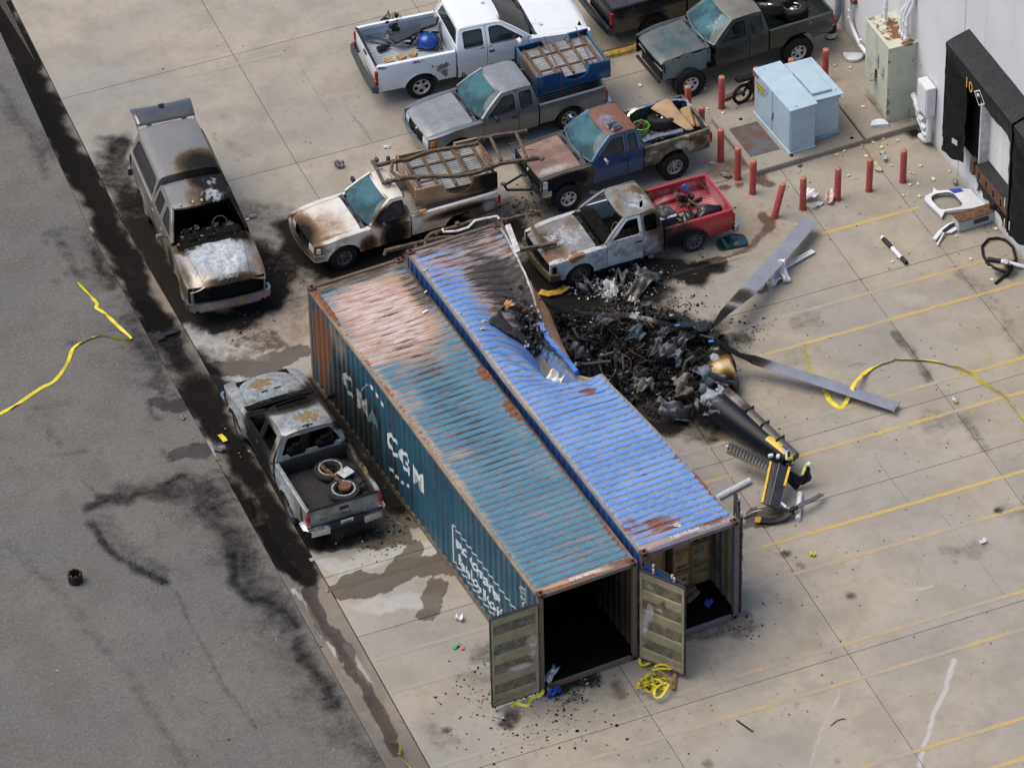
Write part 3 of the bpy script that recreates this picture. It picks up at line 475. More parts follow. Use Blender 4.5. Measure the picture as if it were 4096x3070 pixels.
def dock_shelter(off,label,digits):
 t=thing('dock_shelter',label,'dock shelter',(18.2+off*-.07735,18.93+off*-.997,0),WRZ,'black dock shelters along the warehouse wall')
 s0,s1=7.12,10.74
 m=MB();n=24;top=[]
 for j,(d,z)in enumerate(((0.004,4.66),(.3,4.57),(.56,4.475),(.62,4.44),(.63,4.36),(.62,4.28))):
  top.append([(s0+(s1-s0)*i/n,-d,z+.004*sin(i*.9+j))for i in range(n+1)])
 m.grid(top,flip=True)
 for s in(s0,s1):
  m.add([(s,-.004,4.66),(s,-.3,4.57),(s,-.62,4.44),(s,-.62,4.28),(s,-.004,4.28)],[(0,1,2,3,4)])
 m.build('hood',M_vinyl,t,50)
 rows=[]
 for j in range(9):
  r=[]
  for i in range(41):
   u=i/40;s=s0+.04+(s1-s0-.08)*u;zb=3.74+.05*sin(u*7)-(.35*max(0,1-u/.16)**1.5+.35*max(0,1-(1-u)/.16)**1.5)
   z=4.34+(zb-4.34)*j/8;r.append((s,-(.605-.14*(j/8)**1.5+.009*sin(s*7+j*.5)+.005*sin(s*17)),z))
  rows.append(r)
 m=MB();m.grid(rows,flip=True);cur=m.build('head_curtain',M_vinyl,t,60)
 for(a,b,sg)in((s0,s0+.62,1),(s1,s1-.6,-1)):
  rows=[]
  for j in range(31):
   zt=4.30-(4.30-1.12)*j/30;r=[]
   for i in range(11):
    u=i/10;s=a+(b-a)*u+.02*sin(zt*3.1)*u+.02*u*sin(zt*7.3+a);d=.60-.30*u**1.3+.012*sin(zt*4+u*5)+.01*sin(zt*11+3*u)
    z=zt+(.0 if j<30 else .03*sin(i*.9)-.04*u);r.append((s,-d,z))
   rows.append(r)
  m=MB();m.grid(rows,flip=sg>0);m.grid([[(a,-.01-.6*k/4,4.35-3.2*j/6+.02*sin(j*2+k))for k in range(5)]for j in range(7)])
  m.build('side_curtain',M_vinyl,t,60)
  q=MB();wbox(q,min(a,a+sg*.09),max(a,a+sg*.09),.02,.56,1.14,4.4);q.build('side_pad',M_vinyl,t)
 if digits:
  txt(digits,.44,M_orange,cur,Matrix.Translation((8.26,-.60,3.93))@Matrix.Rotation(R(90),4,'X')@Matrix.Rotation(R(0),4,'Z'),push=lambda p:(p[0],-(.655+.0*p[2]),p[2]),name='number')
  q=MB();c=Vector((9.06,-.652,4.08))
  def dia(r,y):return[(c[0]-r,y,c[2]),(c[0],y,c[2]-r*.8),(c[0]+r,y,c[2]),(c[0],y,c[2]+r*.8)]
  o1,i1=dia(.30,-.652),dia(.25,-.652)
  q.add(o1+i1,[(k,(k+1)%4,4+(k+1)%4,4+k)for k in range(4)])
  q.add([(8.90,-.652,4.08),(8.96,-.652,4.16),(9.05,-.652,4.17),(9.08,-.652,4.11),(9.00,-.652,4.10),(8.97,-.652,4.03)],[(0,1,2,3,4,5)])
  q.build('emblem',M_white,cur,0)
  q=MB();q.add([(7.50,-.53,1.62),(7.68,-.47,1.62),(7.68,-.47,1.78),(7.50,-.53,1.78)],[(0,1,2,3)]);q.build('sticker',simple('sticker_print',(.55,.5,.45),.6,0,.5,40),t,0)
 for a in((7.2,7.97,1.18,4.3),(10.36,10.7,1.18,4.3),(7.95,10.4,3.92,4.3)):
  q=MB();wbox(q,a[0],a[1],.004,.03,a[2],a[3]);q.build('shade_backing',M_dark,t,0)  # black panels paint the dark void behind the curtains
 for(s,z)in((7.2,1.5),(10.66,1.4),(10.62,2.0)):
  q=MB();q.box((s,-.635,z),(.05,.01,.26),None,.003);q.build('guide_strip',simple('pale_strip',(.5,.45,.33),.6),t)
 return t
M_orange=simple('orange_paint',(.70,.33,.06),.6)
def txt(s,size,mat,parent,M,push=None,name='lettering',cuts=None,align='LEFT',shear=0,width=1.0,thick=0.0,spacing=1.0,rot180=False):
 cu=bpy.data.curves.new('lettering','FONT');cu.body=s;cu.size=size;cu.align_x=align;cu.offset=thick;cu.shear=shear;cu.space_character=spacing;cu.resolution_u=3
 o=bpy.data.objects.new('lettering',cu);COL.objects.link(o)
 dg=bpy.context.evaluated_depsgraph_get();dg.update();me=bpy.data.meshes.new_from_object(o.evaluated_get(dg));bpy.data.objects.remove(o);bpy.data.curves.remove(cu)
 bm=bmesh.new();bm.from_mesh(me)
 for v in bm.verts:v.co.x*=width
 bmesh.ops.transform(bm,matrix=M,verts=bm.verts[:])
 if cuts:
  for co,no in cuts:bmesh.ops.bisect_plane(bm,geom=bm.verts[:]+bm.edges[:]+bm.faces[:],plane_co=co,plane_no=no)
 if push:
  for v in bm.verts:v.co=push(v.co)
 bmesh.ops.triangulate(bm,faces=bm.faces[:])
 bm.to_mesh(me);bm.free();me.materials.clear()
 return linkmesh(name,me,mat,parent,0)
dock_shelter(0,'black vinyl dock shelter marked 10 round the white roll-up door','10')
dock_shelter(3.72,'black vinyl dock shelter cut off by the right edge of the photo','')
def wthing(name,label,cat,group=None):return thing(name,label,cat,(18.2,18.93,0),WRZ,group)
t=tag(MB().tube([(.66,-.10,4.0),(.66,-.10,.95),(.70,-.10,.72),(.84,-.10,.58),(1.05,-.10,.47),(1.35,-.12,.40),(2.6,-.12,.36)],.055,12).build('conduit',M_pipe,wh))
for s in(1.55,1.0,.75,2.1):
 MB().cyl((.66,-.10,s),(.66,-.10,s+.07),.068).build('coupling',M_pipe,t)
MB().box((.78,-.07,1.4),(.16,.14,.12),None,.01).build('clamp',M_rustm,t)
MB().cyl((1.35,-.12,.42),(1.35,-.12,.58),.035).build('stub',M_pipe,t)
o=MB().tube([(-.02,-.12,4.2),(-.02,-.12,.5),(-.02,-.2,.3),(-.02,-.36,.2)],.09,10).build('downpipe',M_bluegrey,wh)
t=wthing('meter_box','white electrical meter box on the wall beside the rusty cabinet','meter box')
MB().box((5.3,-.16,1.42),(.55,.26,.88),None,.015).build('box',simple('meter_grey',(.60,.62,.64),.4,0,.08,6),t)
MB().box((5.3,-.297,1.42),(.47,.014,.78),None,.006).build('cover',simple('meter_grey',(.60,.62,.64)),t)
for k,(s,z)in enumerate(((4.72,.98),(4.86,.82),(5.02,.66),(5.1,.5))):
 p=MB().tube([(s-.16,-.16,z+.02),(s+.05,-.18,z-.02),(s+.26,-.2,z-.12),(s+.4,-.2,z-.14)],.075,12).build('pipe',M_pipe,t)
 MB().lathe([(.0,0),(.09,0),(.09,.09),(0,.09)],Matrix.Translation((s+.26,-.2,z-.14))@Matrix.Rotation(R(90),4,'Y'),12).build('coupling',M_pipe,p)
MB().tube([(5.5,-.16,.98),(5.5,-.16,.45),(5.5,-.16,.22),(5.36,-.18,.12),(5.1,-.2,.10)],.075,12).build('pipe',M_pipe,t)
MB().tube([(4.66,-.05,1.95),(4.4,-.12,1.98),(4.33,-.12,1.8),(4.33,-.12,.7),(4.4,-.2,.25),(4.55,-.3,.17)],.018,8).build('cable',M_steel,t)
pc=paint('cream_cabinet_paint',(.50,.49,.37),.5,0,.1,.35,(.41,.45,.38),rustc=(.15,.065,.03))
t=thing('electrical_cabinet','tall cream electrical cabinet with rusty top and two doors by the wall','cabinet',(17.56,15.27,.15),R(-4.4)-R(0))
H=2.32;wb_=[('rust',(.05,0,H),(.28,.75,.12),.8),('rust',(-.3,.0,H+.02),(.12,.8,.1),.55),('rust',(.1,-.62,H),(.3,.14,.1),.8),('chip',(-.44,-.12,1.55),(.1,.07,.32),.9),('chip',(-.44,-.45,1.5),(.1,.04,.6),.62),('chip',(-.42,-.68,1.0),(.05,.05,.9),.5),('soot',(-.44,.0,.12),(.1,.8,.3),.28),('rust',(-.3,.66,H),(.2,.1,.12),.5),('chip',(-.42,-.66,1.9),(.06,.07,.3),.6),('chip',(-.42,-.68,.5),(.06,.07,.5),.55),('chip',(-.44,-.3,1.3),(.06,.1,.2),.5),('soot',(-.44,.4,1.2),(.1,.25,.25),.2),('chip',(.0,-.7,H-.05),(.5,.05,.06),.55)]
def gbox(c,d,step=.1,mi=0):
 """box with gridded faces so that wear can vary over it"""
 m=MB();cx,cy,cz=c;hx,hy,hz=d[0]/2,d[1]/2,d[2]/2
 def face(o,u,v):
  nu=max(1,int(np.linalg.norm(u)/step));nv=max(1,int(np.linalg.norm(v)/step));o,u,v=map(np.array,(o,u,v))
  m.grid([[tuple(o+u*i/nu+v*j/nv)for i in range(nu+1)]for j in range(nv+1)],mi)
 face((cx-hx,cy-hy,cz+hz),(d[0],0,0),(0,d[1],0));face((cx-hx,cy+hy,cz-hz),(d[0],0,0),(0,-d[1],0))
 face((cx-hx,cy+hy,cz-hz),(0,-d[1],0),(0,0,d[2]));face((cx+hx,cy-hy,cz-hz),(0,d[1],0),(0,0,d[2]))
 face((cx-hx,cy-hy,cz-hz),(d[0],0,0),(0,0,d[2]));face((cx+hx,cy+hy,cz-hz),(-d[0],0,0),(0,0,d[2]))
 return m
wear(gbox((0,0,H/2),(.82,1.36,H-.03)).build('body',pc,t,30),wb_)
wear(gbox((-.01,0,H),(.88,1.42,.035)).build('top',pc,t,30),wb_)
for y0,y1 in((-.66,.02),(.03,.66)):
 wear(gbox((-.425,(y0+y1)/2,H/2),(.03,y1-y0-.012,H-.12)).build('door',pc,t,30),wb_)
MB().box((-.46,-.02,1.12),(.05,.07,.30),None,.01).build('latch',M_rustm,t);MB().box((-.55,.05,1.0),(.16,.24,.05),Matrix.Rotation(.3,4,'X'),.01).build('handle',M_steel,t)
for k,(x,y,L)in enumerate(((-.05,.38,4),(.12,-.20,4),(.12,-.34,4),(.12,-.50,4))):
 q=MB().tube([(x,y,H+.02),(x,y,H+.55+.14*(k>0)),(x+(.16 if k else .04),y,H+.95+.12*(k>1)),(x+(.2 if k else .05),y,H+5)],.052,12).build('conduit_riser',M_pipe,t)
 MB().cyl((x,y,H+.015),(x,y,H+.10),.075).build('coupling',M_pipe,q);MB().cyl((x,y,H+.42),(x,y,H+.50),.064).build('coupling',M_pipe,q)
def pad(label,poly,z,grid=.12):
 m=MB();n=len(poly);m.prism(poly,-.02,z-.025)
 c=np.mean(poly,0);inner=[(p[0]+(c[0]-p[0])*.02/max(.3,abs(c[0]-p[0])),p[1]+(c[1]-p[1])*.02/max(.3,abs(c[1]-p[1])))for p in poly]
 m.add([(p[0],p[1],z-.025)for p in poly]+[(p[0],p[1],z)for p in inner],[(i,(i+1)%n,n+(i+1)%n,n+i)for i in range(n)]+[tuple(range(n,2*n))])
 o=m.build('concrete_pad',M_pad,None,20);tag(o,label,'concrete pad','concrete equipment pads');return o
pad('low concrete pad under the two blue-grey transformer cabinets',[(13.17,14.40),(16.25,14.30),(16.36,15.7),(16.5,16.75),(13.28,16.92)],.15)
pad('narrow concrete pad under the cream cabinet against the wall',[(16.30,14.29),(17.80,14.24),(18.02,16.72),(16.53,16.75),(16.39,15.7)],.17)
bl=simple('pale_blue_enamel',(.335,.445,.51),.42,0,.08,3)
t=thing('transformer_cabinet','pale blue transformer cabinet with yellow warning stencil and double doors, front of pair','cabinet',(14.27,14.59,.15),R(-1.0))
MB().box((.37,1.0,.685),(.70,1.95,1.33),None,.012).build('body',bl,t);MB().box((.37,1.0,1.365),(.78,2.03,.035),None,.01).build('top',bl,t)
MB().box((.36,1.0,.03),(.75,2.0,.06),None,.006).build('plinth',bl,t)
for y0,y1 in((.05,.98),(1.0,1.95)):MB().box((.012,(y0+y1)/2,.73),(.022,y1-y0-.014,1.16),None,.006).build('door',bl,t)
MB().box((-.012,.93,.66),(.03,.05,.15),None,.008).build('handle',M_steel,t);MB().cyl((-.03,.93,.62),(-.03,.93,.50),.02).build('padlock',M_steel,t)
q=MB().box((.012,1.66,.99),(.028,.36,.24),None,.003).build('warning_label',simple('warning_yellow',(.52,.42,.05),.6),t)
ym=simple('stencil_yellow',(.55,.42,.04),.6);bm_=simple('stencil_black',(.03,.03,.03),.6)
def tfront(s,sz,y,z,mat,nm):return txt(s,sz,mat,t,Matrix.Translation((-.006,y,z))@Matrix(((0,0,-1,0),(-1,0,0,0),(0,1,0,0),(0,0,0,1))),name=nm)
tfront('CAUTION LOAD ARC',.075,1.92,1.17,ym,'stencil');tfront('KVA-CKTS',.13,1.85,1.03,bm_,'stencil');tfront('RUN 2000',.11,1.84,.91,bm_,'stencil');tfront('1A 1015',.10,1.8,.80,bm_,'stencil')
q=MB().box((-.004,1.86,1.262),(.012,.22,.05),None,.002).build('placard',simple('placard_dark',(.08,.03,.05),.5),t)
for x,y in((.2,.1),(.2,1.85)):MB().cyl((x,y,1.38),(x,y,1.42),.015).build('lifting_eye',bl,t)
MB().box((.775,.16,1.16),(.02,.05,.18),Matrix.Rotation(.25,4,'Y'),.004).build('bracket',bl,t)
t=thing('transformer_cabinet','pale blue transformer cabinet with sloping lidded top, rear of the pair','cabinet',(15.02,14.80,.15),R(-1.0))
MB().box((.42,.86,.60),(.72,1.62,1.2),None,.012).build('body',bl,t)
q=MB().box((.42,.86,1.26),(.92,1.74,.03),Matrix.Rotation(.05,4,'Y'),.008).build('top',bl,t)
MB().box((.36,.72,1.32),(.56,1.05,.07),Matrix.Rotation(.05,4,'Y'),.012).build('lid',bl,t)
for x,y in((.1,.2),(.75,.2),(.1,1.6),(.75,1.6)):MB().cyl((x,y,1.28),(x,y,1.32),.014).build('lifting_eye',bl,t)
MB().box((.41,.02,.05),(.76,.06,.09),None,.008).build('base_skid',M_bluegrey,t);MB().box((.82,.1,1.16),(.03,.08,.14),None,.006).build('bracket',bl,t)
def plate_mat():
 t=NT('rusted_tread_plate');n=t.noise(4,6,.65);n2=t.noise(14,6)
 c=t.mix(t.step(n,.38,.6),(.11,.12,.145),(.13,.075,.05));c=t.mix(t.step(n2,.6,.75),c,(.05,.025,.018));return t.fin(c,.6,.35)
M_plate=plate_mat()
o=MB();P=[Vector((13.433,16.258,.154)),Vector((13.356,14.975,.154)),Vector((14.18,14.93,.154)),Vector((14.216,16.221,.154))]
o.prism([(p.x,p.y)for p in P],.15,.160)
for i in range(34):
 for j in range(22):
  u,v=(i+.5)/34,(j+.5)/22;p=(P[0]*(1-u)+P[1]*u)*(1-v)+(P[3]*(1-u)+P[2]*u)*v;a=.75 if(i+j)%2 else-.75
  dx,dy=cos(a)*.016,sin(a)*.016;o.add([(p.x-dx,p.y-dy,.1604),(p.x+dy*.3,p.y-dx*.3,.1645),(p.x+dx,p.y+dy,.1604),(p.x-dy*.3,p.y+dx*.3,.1645)],[(0,1,2,3)])
tag(o.build('tread_plate',M_plate,None,0),'rusty steel tread plate set in the pad left of the blue cabinets','steel plate')
for x,y in((13.9,16.5),(14.3,14.55),(16.0,14.5)):tag(MB().lathe([(0,.004),(.05,.004),(.05,0)],Matrix.Translation((x,y,.151)),16).build('pad_bolt_cover',M_dark,None),{13.9:'round metal cover in the pad above the tread plate',14.3:'round metal cover in the pad at the front corner of the blue cabinet',16.0:'round metal cover in the pad below the rear blue cabinet'}[x],'cover')
def boll_mat():
 t=NT('bollard_red');n=t.noise(6,6,.65);n2=t.noise(24,6,.65);z=t.t.nodes.new('ShaderNodeSeparateXYZ');t.l(t.co,z.inputs[0])
 ri=t.t.nodes.new('ShaderNodeObjectInfo').outputs['Random'];c=t.mix(t.step(n,.3,.7),(.33,.048,.045),(.38,.085,.075))
 f=t.step(t.mt('ADD',z.outputs[2],t.mt('MULTIPLY',n,.3)),.85,1.2);c=t.mix(f,c,(.42,.14,.09));c=t.mix(t.mt('MULTIPLY',t.step(n2,.58,.72),.5),c,(.42,.2,.15))
 c=t.mix(t.mt('MULTIPLY',t.step(z.outputs[2],.0,.12,1,0),.6),c,(.16,.05,.045));return t.fin(c,.6,0,.35)
M_boll=boll_mat();M_btop=simple('bollard_cap',(.40,.16,.10),.7,0,.35,26,.3)
proto=None
BL=[(13.79,17.33,0,0,'red bollard standing alone left of the blue cabinets, nearest the green pickup'),(12.72,15.37,0,0,'red bollard at the corner of the pad with the tread plate, beside the camouflage bed'),(12.74,14.5,0,0,'red bollard below the tread plate, upper of the two close ones'),(12.79,13.82,.02,-.04,'red bollard below the tread plate, lower of the two close ones'),(12.80,12.70,-.02,.25,'leaning red bollard nearest the red pickup bed'),(13.59,12.68,0,0,'red bollard second from the left in the row before the dock'),(14.54,12.62,0,0,'red bollard with a torn white panel lying at its foot'),(15.41,12.57,.01,0,'red bollard second from the right in the row before the dock'),(16.34,12.5,0,0,'red bollard at the right end of the row, nearest the dock'),(12.73,16.42,0,0,'red bollard half hidden behind the camouflage pickup bed tailgate'),(12.84,17.36,0,0,'red bollard in front of the green pickup front wheel'),(14.74,17.25,0,0,'red bollard behind the left edge of the front blue cabinet'),(15.72,17.18,0,0,'red bollard peeping between the two blue cabinets'),(16.70,17.14,0,0,'red bollard behind the rear blue cabinet, near the cream cabinet')]
for i,(x,y,ax,ay,lab)in enumerate(BL):
 if proto is None:
  m=MB();m.lathe([(.10,0),(.10,.012),(.084,.015),(.084,.935),(.082,.955)],None,24);proto=m.build('bollard',M_boll,None)
  m=MB();m.lathe([(.083,.95),(.078,.975),(.055,.995),(.028,1.004),(.02,.992),(0,.99)],None,24);m.build('cap',M_btop,proto);b=proto
 else:b=copy_tree(proto)
 b.location=(x,y,0 if not(13.2<x<16.5 and 14.4<y<16.9)else .15);b.rotation_euler=(ax,ay,0 if abs(ay)>.1 else i*1.1);tag(b,lab,'bollard','red bollards round the pad and dock')
wsm=simple('worn_kerb_yellow',(.46,.33,.07),.8,0,.45,7,.3)
m=MB();m.sweep([(11.5,20.78,0),(12.3,20.68,0),(13.7,20.56,0),(15.2,20.45,0)],[(.14,0),(.12,.10),(.06,.15),(-.06,.15),(-.12,.10),(-.14,0)]);o=m.build('wheel_stop',wsm,None,30);tag(o,'worn yellow concrete kerb stop between the black and green pickups','wheel stop')
m=MB();m.sweep([(11.6,20.78,.151),(12.3,20.70,.151),(13.0,20.65,.151)],[(.03,0),(.03,.006),(-.03,.006),(-.03,0)]);m.build('rust_edge',M_rustm,o)
def halfcap(x,y,z,rz,lab,s=1):
 t=thing('lamp_cover',lab,'lamp cover',(x,y,z),rz,'white half-round lamp covers')
 def outl(r):return[(r*cos(a)*1.0,r*sin(a)*1.15-.02)for a in[pi*k/12 for k in range(13)]]
 m=MB();a,b=outl(.235*s),outl(.215*s);n=13
 m.add([(p[0],p[1],0)for p in a]+[(p[0],p[1],.07)for p in a]+[(p[0],p[1],.09)for p in b],[(i,i+1,n+i+1,n+i)for i in range(12)]+[(n+i,n+i+1,2*n+i+1,2*n+i)for i in range(12)]+[tuple(range(2*n,3*n)),(12,0,n,2*n,3*n-1,2*n-1)])
 m.build('shell',simple('white_plastic',(.56,.60,.64),.35,0,.1),t);MB().box((0,.1,.092),(.3,.02,.006),None,.002).build('ridge',simple('white_plastic',(.6,.6,.6)),t);return t
halfcap(16.84,14.56,.17,R(-20),'white half-round plastic cover lying on the pad corner by the cream cabinet',1.0)
halfcap(17.86,17.72,.02,R(150),'white half-round plastic cover lying at the foot of the wall conduit',1.15)
# ================================================================== PICKUP TRUCKS
def in_poly(P,poly):
 x,y=P[:,0],P[:,1];r=np.zeros(len(P),bool);q=np.array(poly);n=len(q);j=n-1
 for i in range(n):
  xi,yi,xj,yj=q[i,0],q[i,1],q[j,0],q[j,1]
  if yi!=yj:r^=((yi>y)!=(yj>y))&(x<(xj-xi)*(y-yi)/(yj-yi)+xi)
  j=i
 return r
def seg_dist(P,poly):
 d=np.full(len(P),1e9);q=np.array(poly)
 for a,b in zip(q,np.roll(q,-1,0)):
  v=b-a;L=max(1e-12,(v**2).sum());t=np.clip(((P-a)@v)/L,0,1);d=np.minimum(d,np.hypot(*(P-a-t[:,None]*v).T))
 return d
def densify(poly,s):
 r=[]
 for a,b in zip(poly,poly[1:]+poly[:1]):
  n=max(1,int(math.hypot(b[0]-a[0],b[1]-a[1])/s+.5));r+=[(a[0]+(b[0]-a[0])*i/n,a[1]+(b[1]-a[1])*i/n)for i in range(n)]
 return r
def rounded(poly,r,k=4):
 out=[];n=len(poly)
 for i in range(n):
  p=np.array(poly[i],float);a=np.array(poly[i-1],float)-p;b=np.array(poly[(i+1)%n],float)-p
  la,lb=np.linalg.norm(a),np.linalg.norm(b);q=min(r,la*.45,lb*.45);A=p+a/la*q;B=p+b/lb*q
  for j in range(k+1):
   t=j/k;w=A*(1-t)**2+2*p*t*(1-t)+B*t*t;out.append((w[0],w[1]))
 return out
def tri_panel(outline,holes=(),step=.08):
 """2-D triangulation of an outline with holes and inner grid points"""
 out=densify(list(outline),step);hs=[densify(list(h),step)for h in holes]
 V=[Vector(p)for p in out];E=[(i,(i+1)%len(out))for i in range(len(out))]
 for h in hs:
  b=len(V);V+=[Vector(p)for p in h];E+=[(b+i,b+(i+1)%len(h))for i in range(len(h))]
 o=np.array(out);lo,hi=o.min(0),o.max(0)
 gx,gy=np.meshgrid(np.arange(lo[0]+step*.5,hi[0],step),np.arange(lo[1]+step*.5,hi[1],step));G=np.stack([gx.ravel(),gy.ravel()],1)
 if len(G):
  k=in_poly(G,out)&(seg_dist(G,out)>step*.45)
  for h in hs:k&=~in_poly(G,h)&(seg_dist(G,h)>step*.45)
  V+=[Vector(p)for p in G[k]]
 r=geometry.delaunay_2d_cdt(V,E,[],0,1e-6);vs=np.array([tuple(v)for v in r[0]]);fs=[f for f in r[2]]
 if not fs:return vs,[],[]
 fa=np.array(fs);cen=vs[fa].mean(1);k=in_poly(cen,out)
 for h in hs:k&=~in_poly(cen,h)
 fa=fa[k];cnt={}
 a=vs[fa];ar=(a[:,1,0]-a[:,0,0])*(a[:,2,1]-a[:,0,1])-(a[:,2,0]-a[:,0,0])*(a[:,1,1]-a[:,0,1])
 fs=[tuple(f)if s>0 else tuple(f[::-1])for f,s in zip(fa.tolist(),ar)]
 for f in fs:
  for i in range(3):e=(f[i],f[(i+1)%3]);cnt[e]=1
 bd=[e for e in cnt if(e[1],e[0])not in cnt]
 return vs,fs,bd
def panel(name,outline,fmap,mat,parent,holes=(),step=.08,rim=None,flip=False,smooth=38,mirror=False):
 """sheet panel: 2-D outline mapped to 3-D by fmap; rim = vector/func giving the turned-in edge"""
 vs,fs,bd=tri_panel(outline,holes,step);P=[fmap(v[0],v[1])for v in vs];n=len(P);F=[f[::-1]if flip else f for f in fs]
 if rim is not None:
  used=sorted({i for e in bd for i in e});ix={i:n+k for k,i in enumerate(used)}
  for i in used:P.append(rim(P[i],vs[i]))
  for a,b in bd:F.append((a,ix[a],ix[b],b)if not flip else(b,ix[b],ix[a],a))
 if mirror:P=[(p[0],-p[1],p[2])for p in P];F=[f[::-1]for f in F]
 m=MB();m.add(P,F);return m.build(name,mat,parent,smooth)
def ipl(pts):xs=[p[0]for p in pts];ys=[p[1]for p in pts];return lambda x:float(np.interp(x,xs,ys))
M_glass_teal=glassmat('teal_glass',(.12,.34,.385),.52)  # teal tint stands in for reflected sky
M_glass_dark=glassmat('dark_glass',(.05,.06,.065),.75)
M_glass_side=glassmat('side_glass',(.08,.11,.12),.5)
M_cowl=simple('cowl_plastic',(.03,.032,.035),.6)
M_int=simple('cab_interior',(.035,.045,.05),.85,0,.4,8)
M_burnt_int=simple('burnt_interior',(.008,.007,.0065),.95,0,.6,9,.4,.1)
M_hub=simple('wheel_hub',(.03,.03,.03),.5,.5)
_wm={}
def wheel(parent,x,y,z,R_,w,rim,style,side,mrim=None,burnt=False,letters=False):
 """wheel part (tyre) with a rim sub-part; axis along y, face outwards on the given side"""
 key=(R_,w,rim,style,burnt)
 if key not in _wm:
  m=MB();h=w/2
  prof=[(rim-.01,-h*.86),(rim+.012,-h*.93),(rim+(R_-rim)*.5,-h*1.04),(R_-.03,-h*.93),(R_-.008,-h*.78),(R_,-h*.5),(R_,h*.5),(R_-.008,h*.78),(R_-.03,h*.93),(rim+(R_-rim)*.5,h*1.04),(rim+.012,h*.93),(rim-.01,h*.86),(rim-.03,-h*.8)]
  m.lathe(prof,None,36)
  if style in('offroad','offroad_chrome'):
   for k in range(30):
    a=2*pi*k/30
    for s,o_ in((-1,0),(1,.5)):
     aa=a+o_*2*pi/30;m.box((cos(aa)*(R_+.004),sin(aa)*(R_+.004),s*h*.62),(.03,.045,h*.62),Matrix.Rotation(aa,4,'Z'))
  else:
   for s in(-.55,0,.55):m.lathe([(R_+.002,h*s-.012),(R_-.012,h*s),(R_+.002,h*s+.012)],None,36)
  t=m.mesh('tyre')
  m=MB();ro=rim+.008;f=h*.55
  m.lathe([(ro-.03,-h*.8),(ro-.005,h*.80),(ro+.012,h*.93),(ro-.004,h*.95),(ro-.022,h*.86),(ro-.035,f+.012)],None,32)
  m.lathe([(rim*.34,f+.02),(rim*.28,f+.035),(.0,f+.04)],None,20)
  m2=MB();m2.lathe([(rim-.02,f-.05),(0,f-.05)],None,24)
  n={'steel':8,'alloy':5,'six':6,'offroad':6,'offroad_chrome':8,'spoke':12}[style];sw={'steel':.62,'alloy':.5,'six':.55,'offroad':.55,'offroad_chrome':.66,'spoke':.3}[style]
  r0,r1=rim*.32,ro-.03
  for k in range(n):
   a0=2*pi*(k-sw/2)/n;a1=2*pi*(k+sw/2)/n;b0=2*pi*(k-.5)/n;b1=2*pi*(k+.5)/n;q=5;V=[]
   for j,(r,fz)in enumerate(((r0,f+.022),(rim*.42,f+.012),(rim*.55,f-.004),(rim*.75,f-.002),(rim*.88,f+.006),(r1,f+.012))):
    c0,c1=(b0,b1)if j in(0,5,1)and style!='spoke' else(a0,a1)
    for i in range(q):a=c0+(c1-c0)*i/(q-1);V.append((r*cos(a),r*sin(a),fz))
   m.add(V,[(j*q+i,j*q+i+1,(j+1)*q+i+1,(j+1)*q+i)for j in range(5)for i in range(q-1)])
  for k in range(6 if style!='alloy' else 5):
   a=2*pi*k/6;m.cyl((rim*.25*cos(a),rim*.25*sin(a),f+.03),(rim*.25*cos(a),rim*.25*sin(a),f+.045),.011,None,6)
  m.cyl((0,0,f+.03),(0,0,f+.07 if 'off' in style else f+.045),.05,.04,14)
  _wm[key]=(t,m.mesh('rim'),m2.mesh('rim_well'));t.materials.append(M_burnt_tyre if burnt else M_rubber);_wm[key][2].materials.append(M_dark)
  for me in _wm[key]:
   me.polygons.foreach_set('use_smooth',[True]*len(me.polygons));me.set_sharp_from_angle(angle=R(40))
 t,r,wl=_wm[key]
 rm=mrim or M_steel;rk=(key,rm.name)
 if rk not in _wm:r2=r.copy();r2.materials.append(rm);_wm[rk]=r2
 o=bpy.data.objects.new('wheel',t);COL.objects.link(o);o.parent=parent
 o.location=(x,y,z);o.rotation_euler=(R(-90)if side>0 else R(90),random.uniform(0,6.28),0)
 c=bpy.data.objects.new('rim',_wm[rk]);COL.objects.link(c);c.parent=o
 c=bpy.data.objects.new('rim_well',wl);COL.objects.link(c);c.parent=o
 return o
M_burnt_tyre=simple('burnt_tyre',(.014,.013,.013),.9,0,.5,20,.5)
M_rim_white=simple('white_steel_rim',(.50,.50,.49),.4,.2,.25,20)
M_rim_burnt=simple('burnt_rim',(.12,.115,.11),.7,.4,.5,14,.2)
def arc_pts(cx,cz,r,a0,a1,n=14):return[(cx+r*cos(R(a0+(a1-a0)*i/n)),cz+r*sin(R(a0+(a1-a0)*i/n)))for i in range(n+1)]
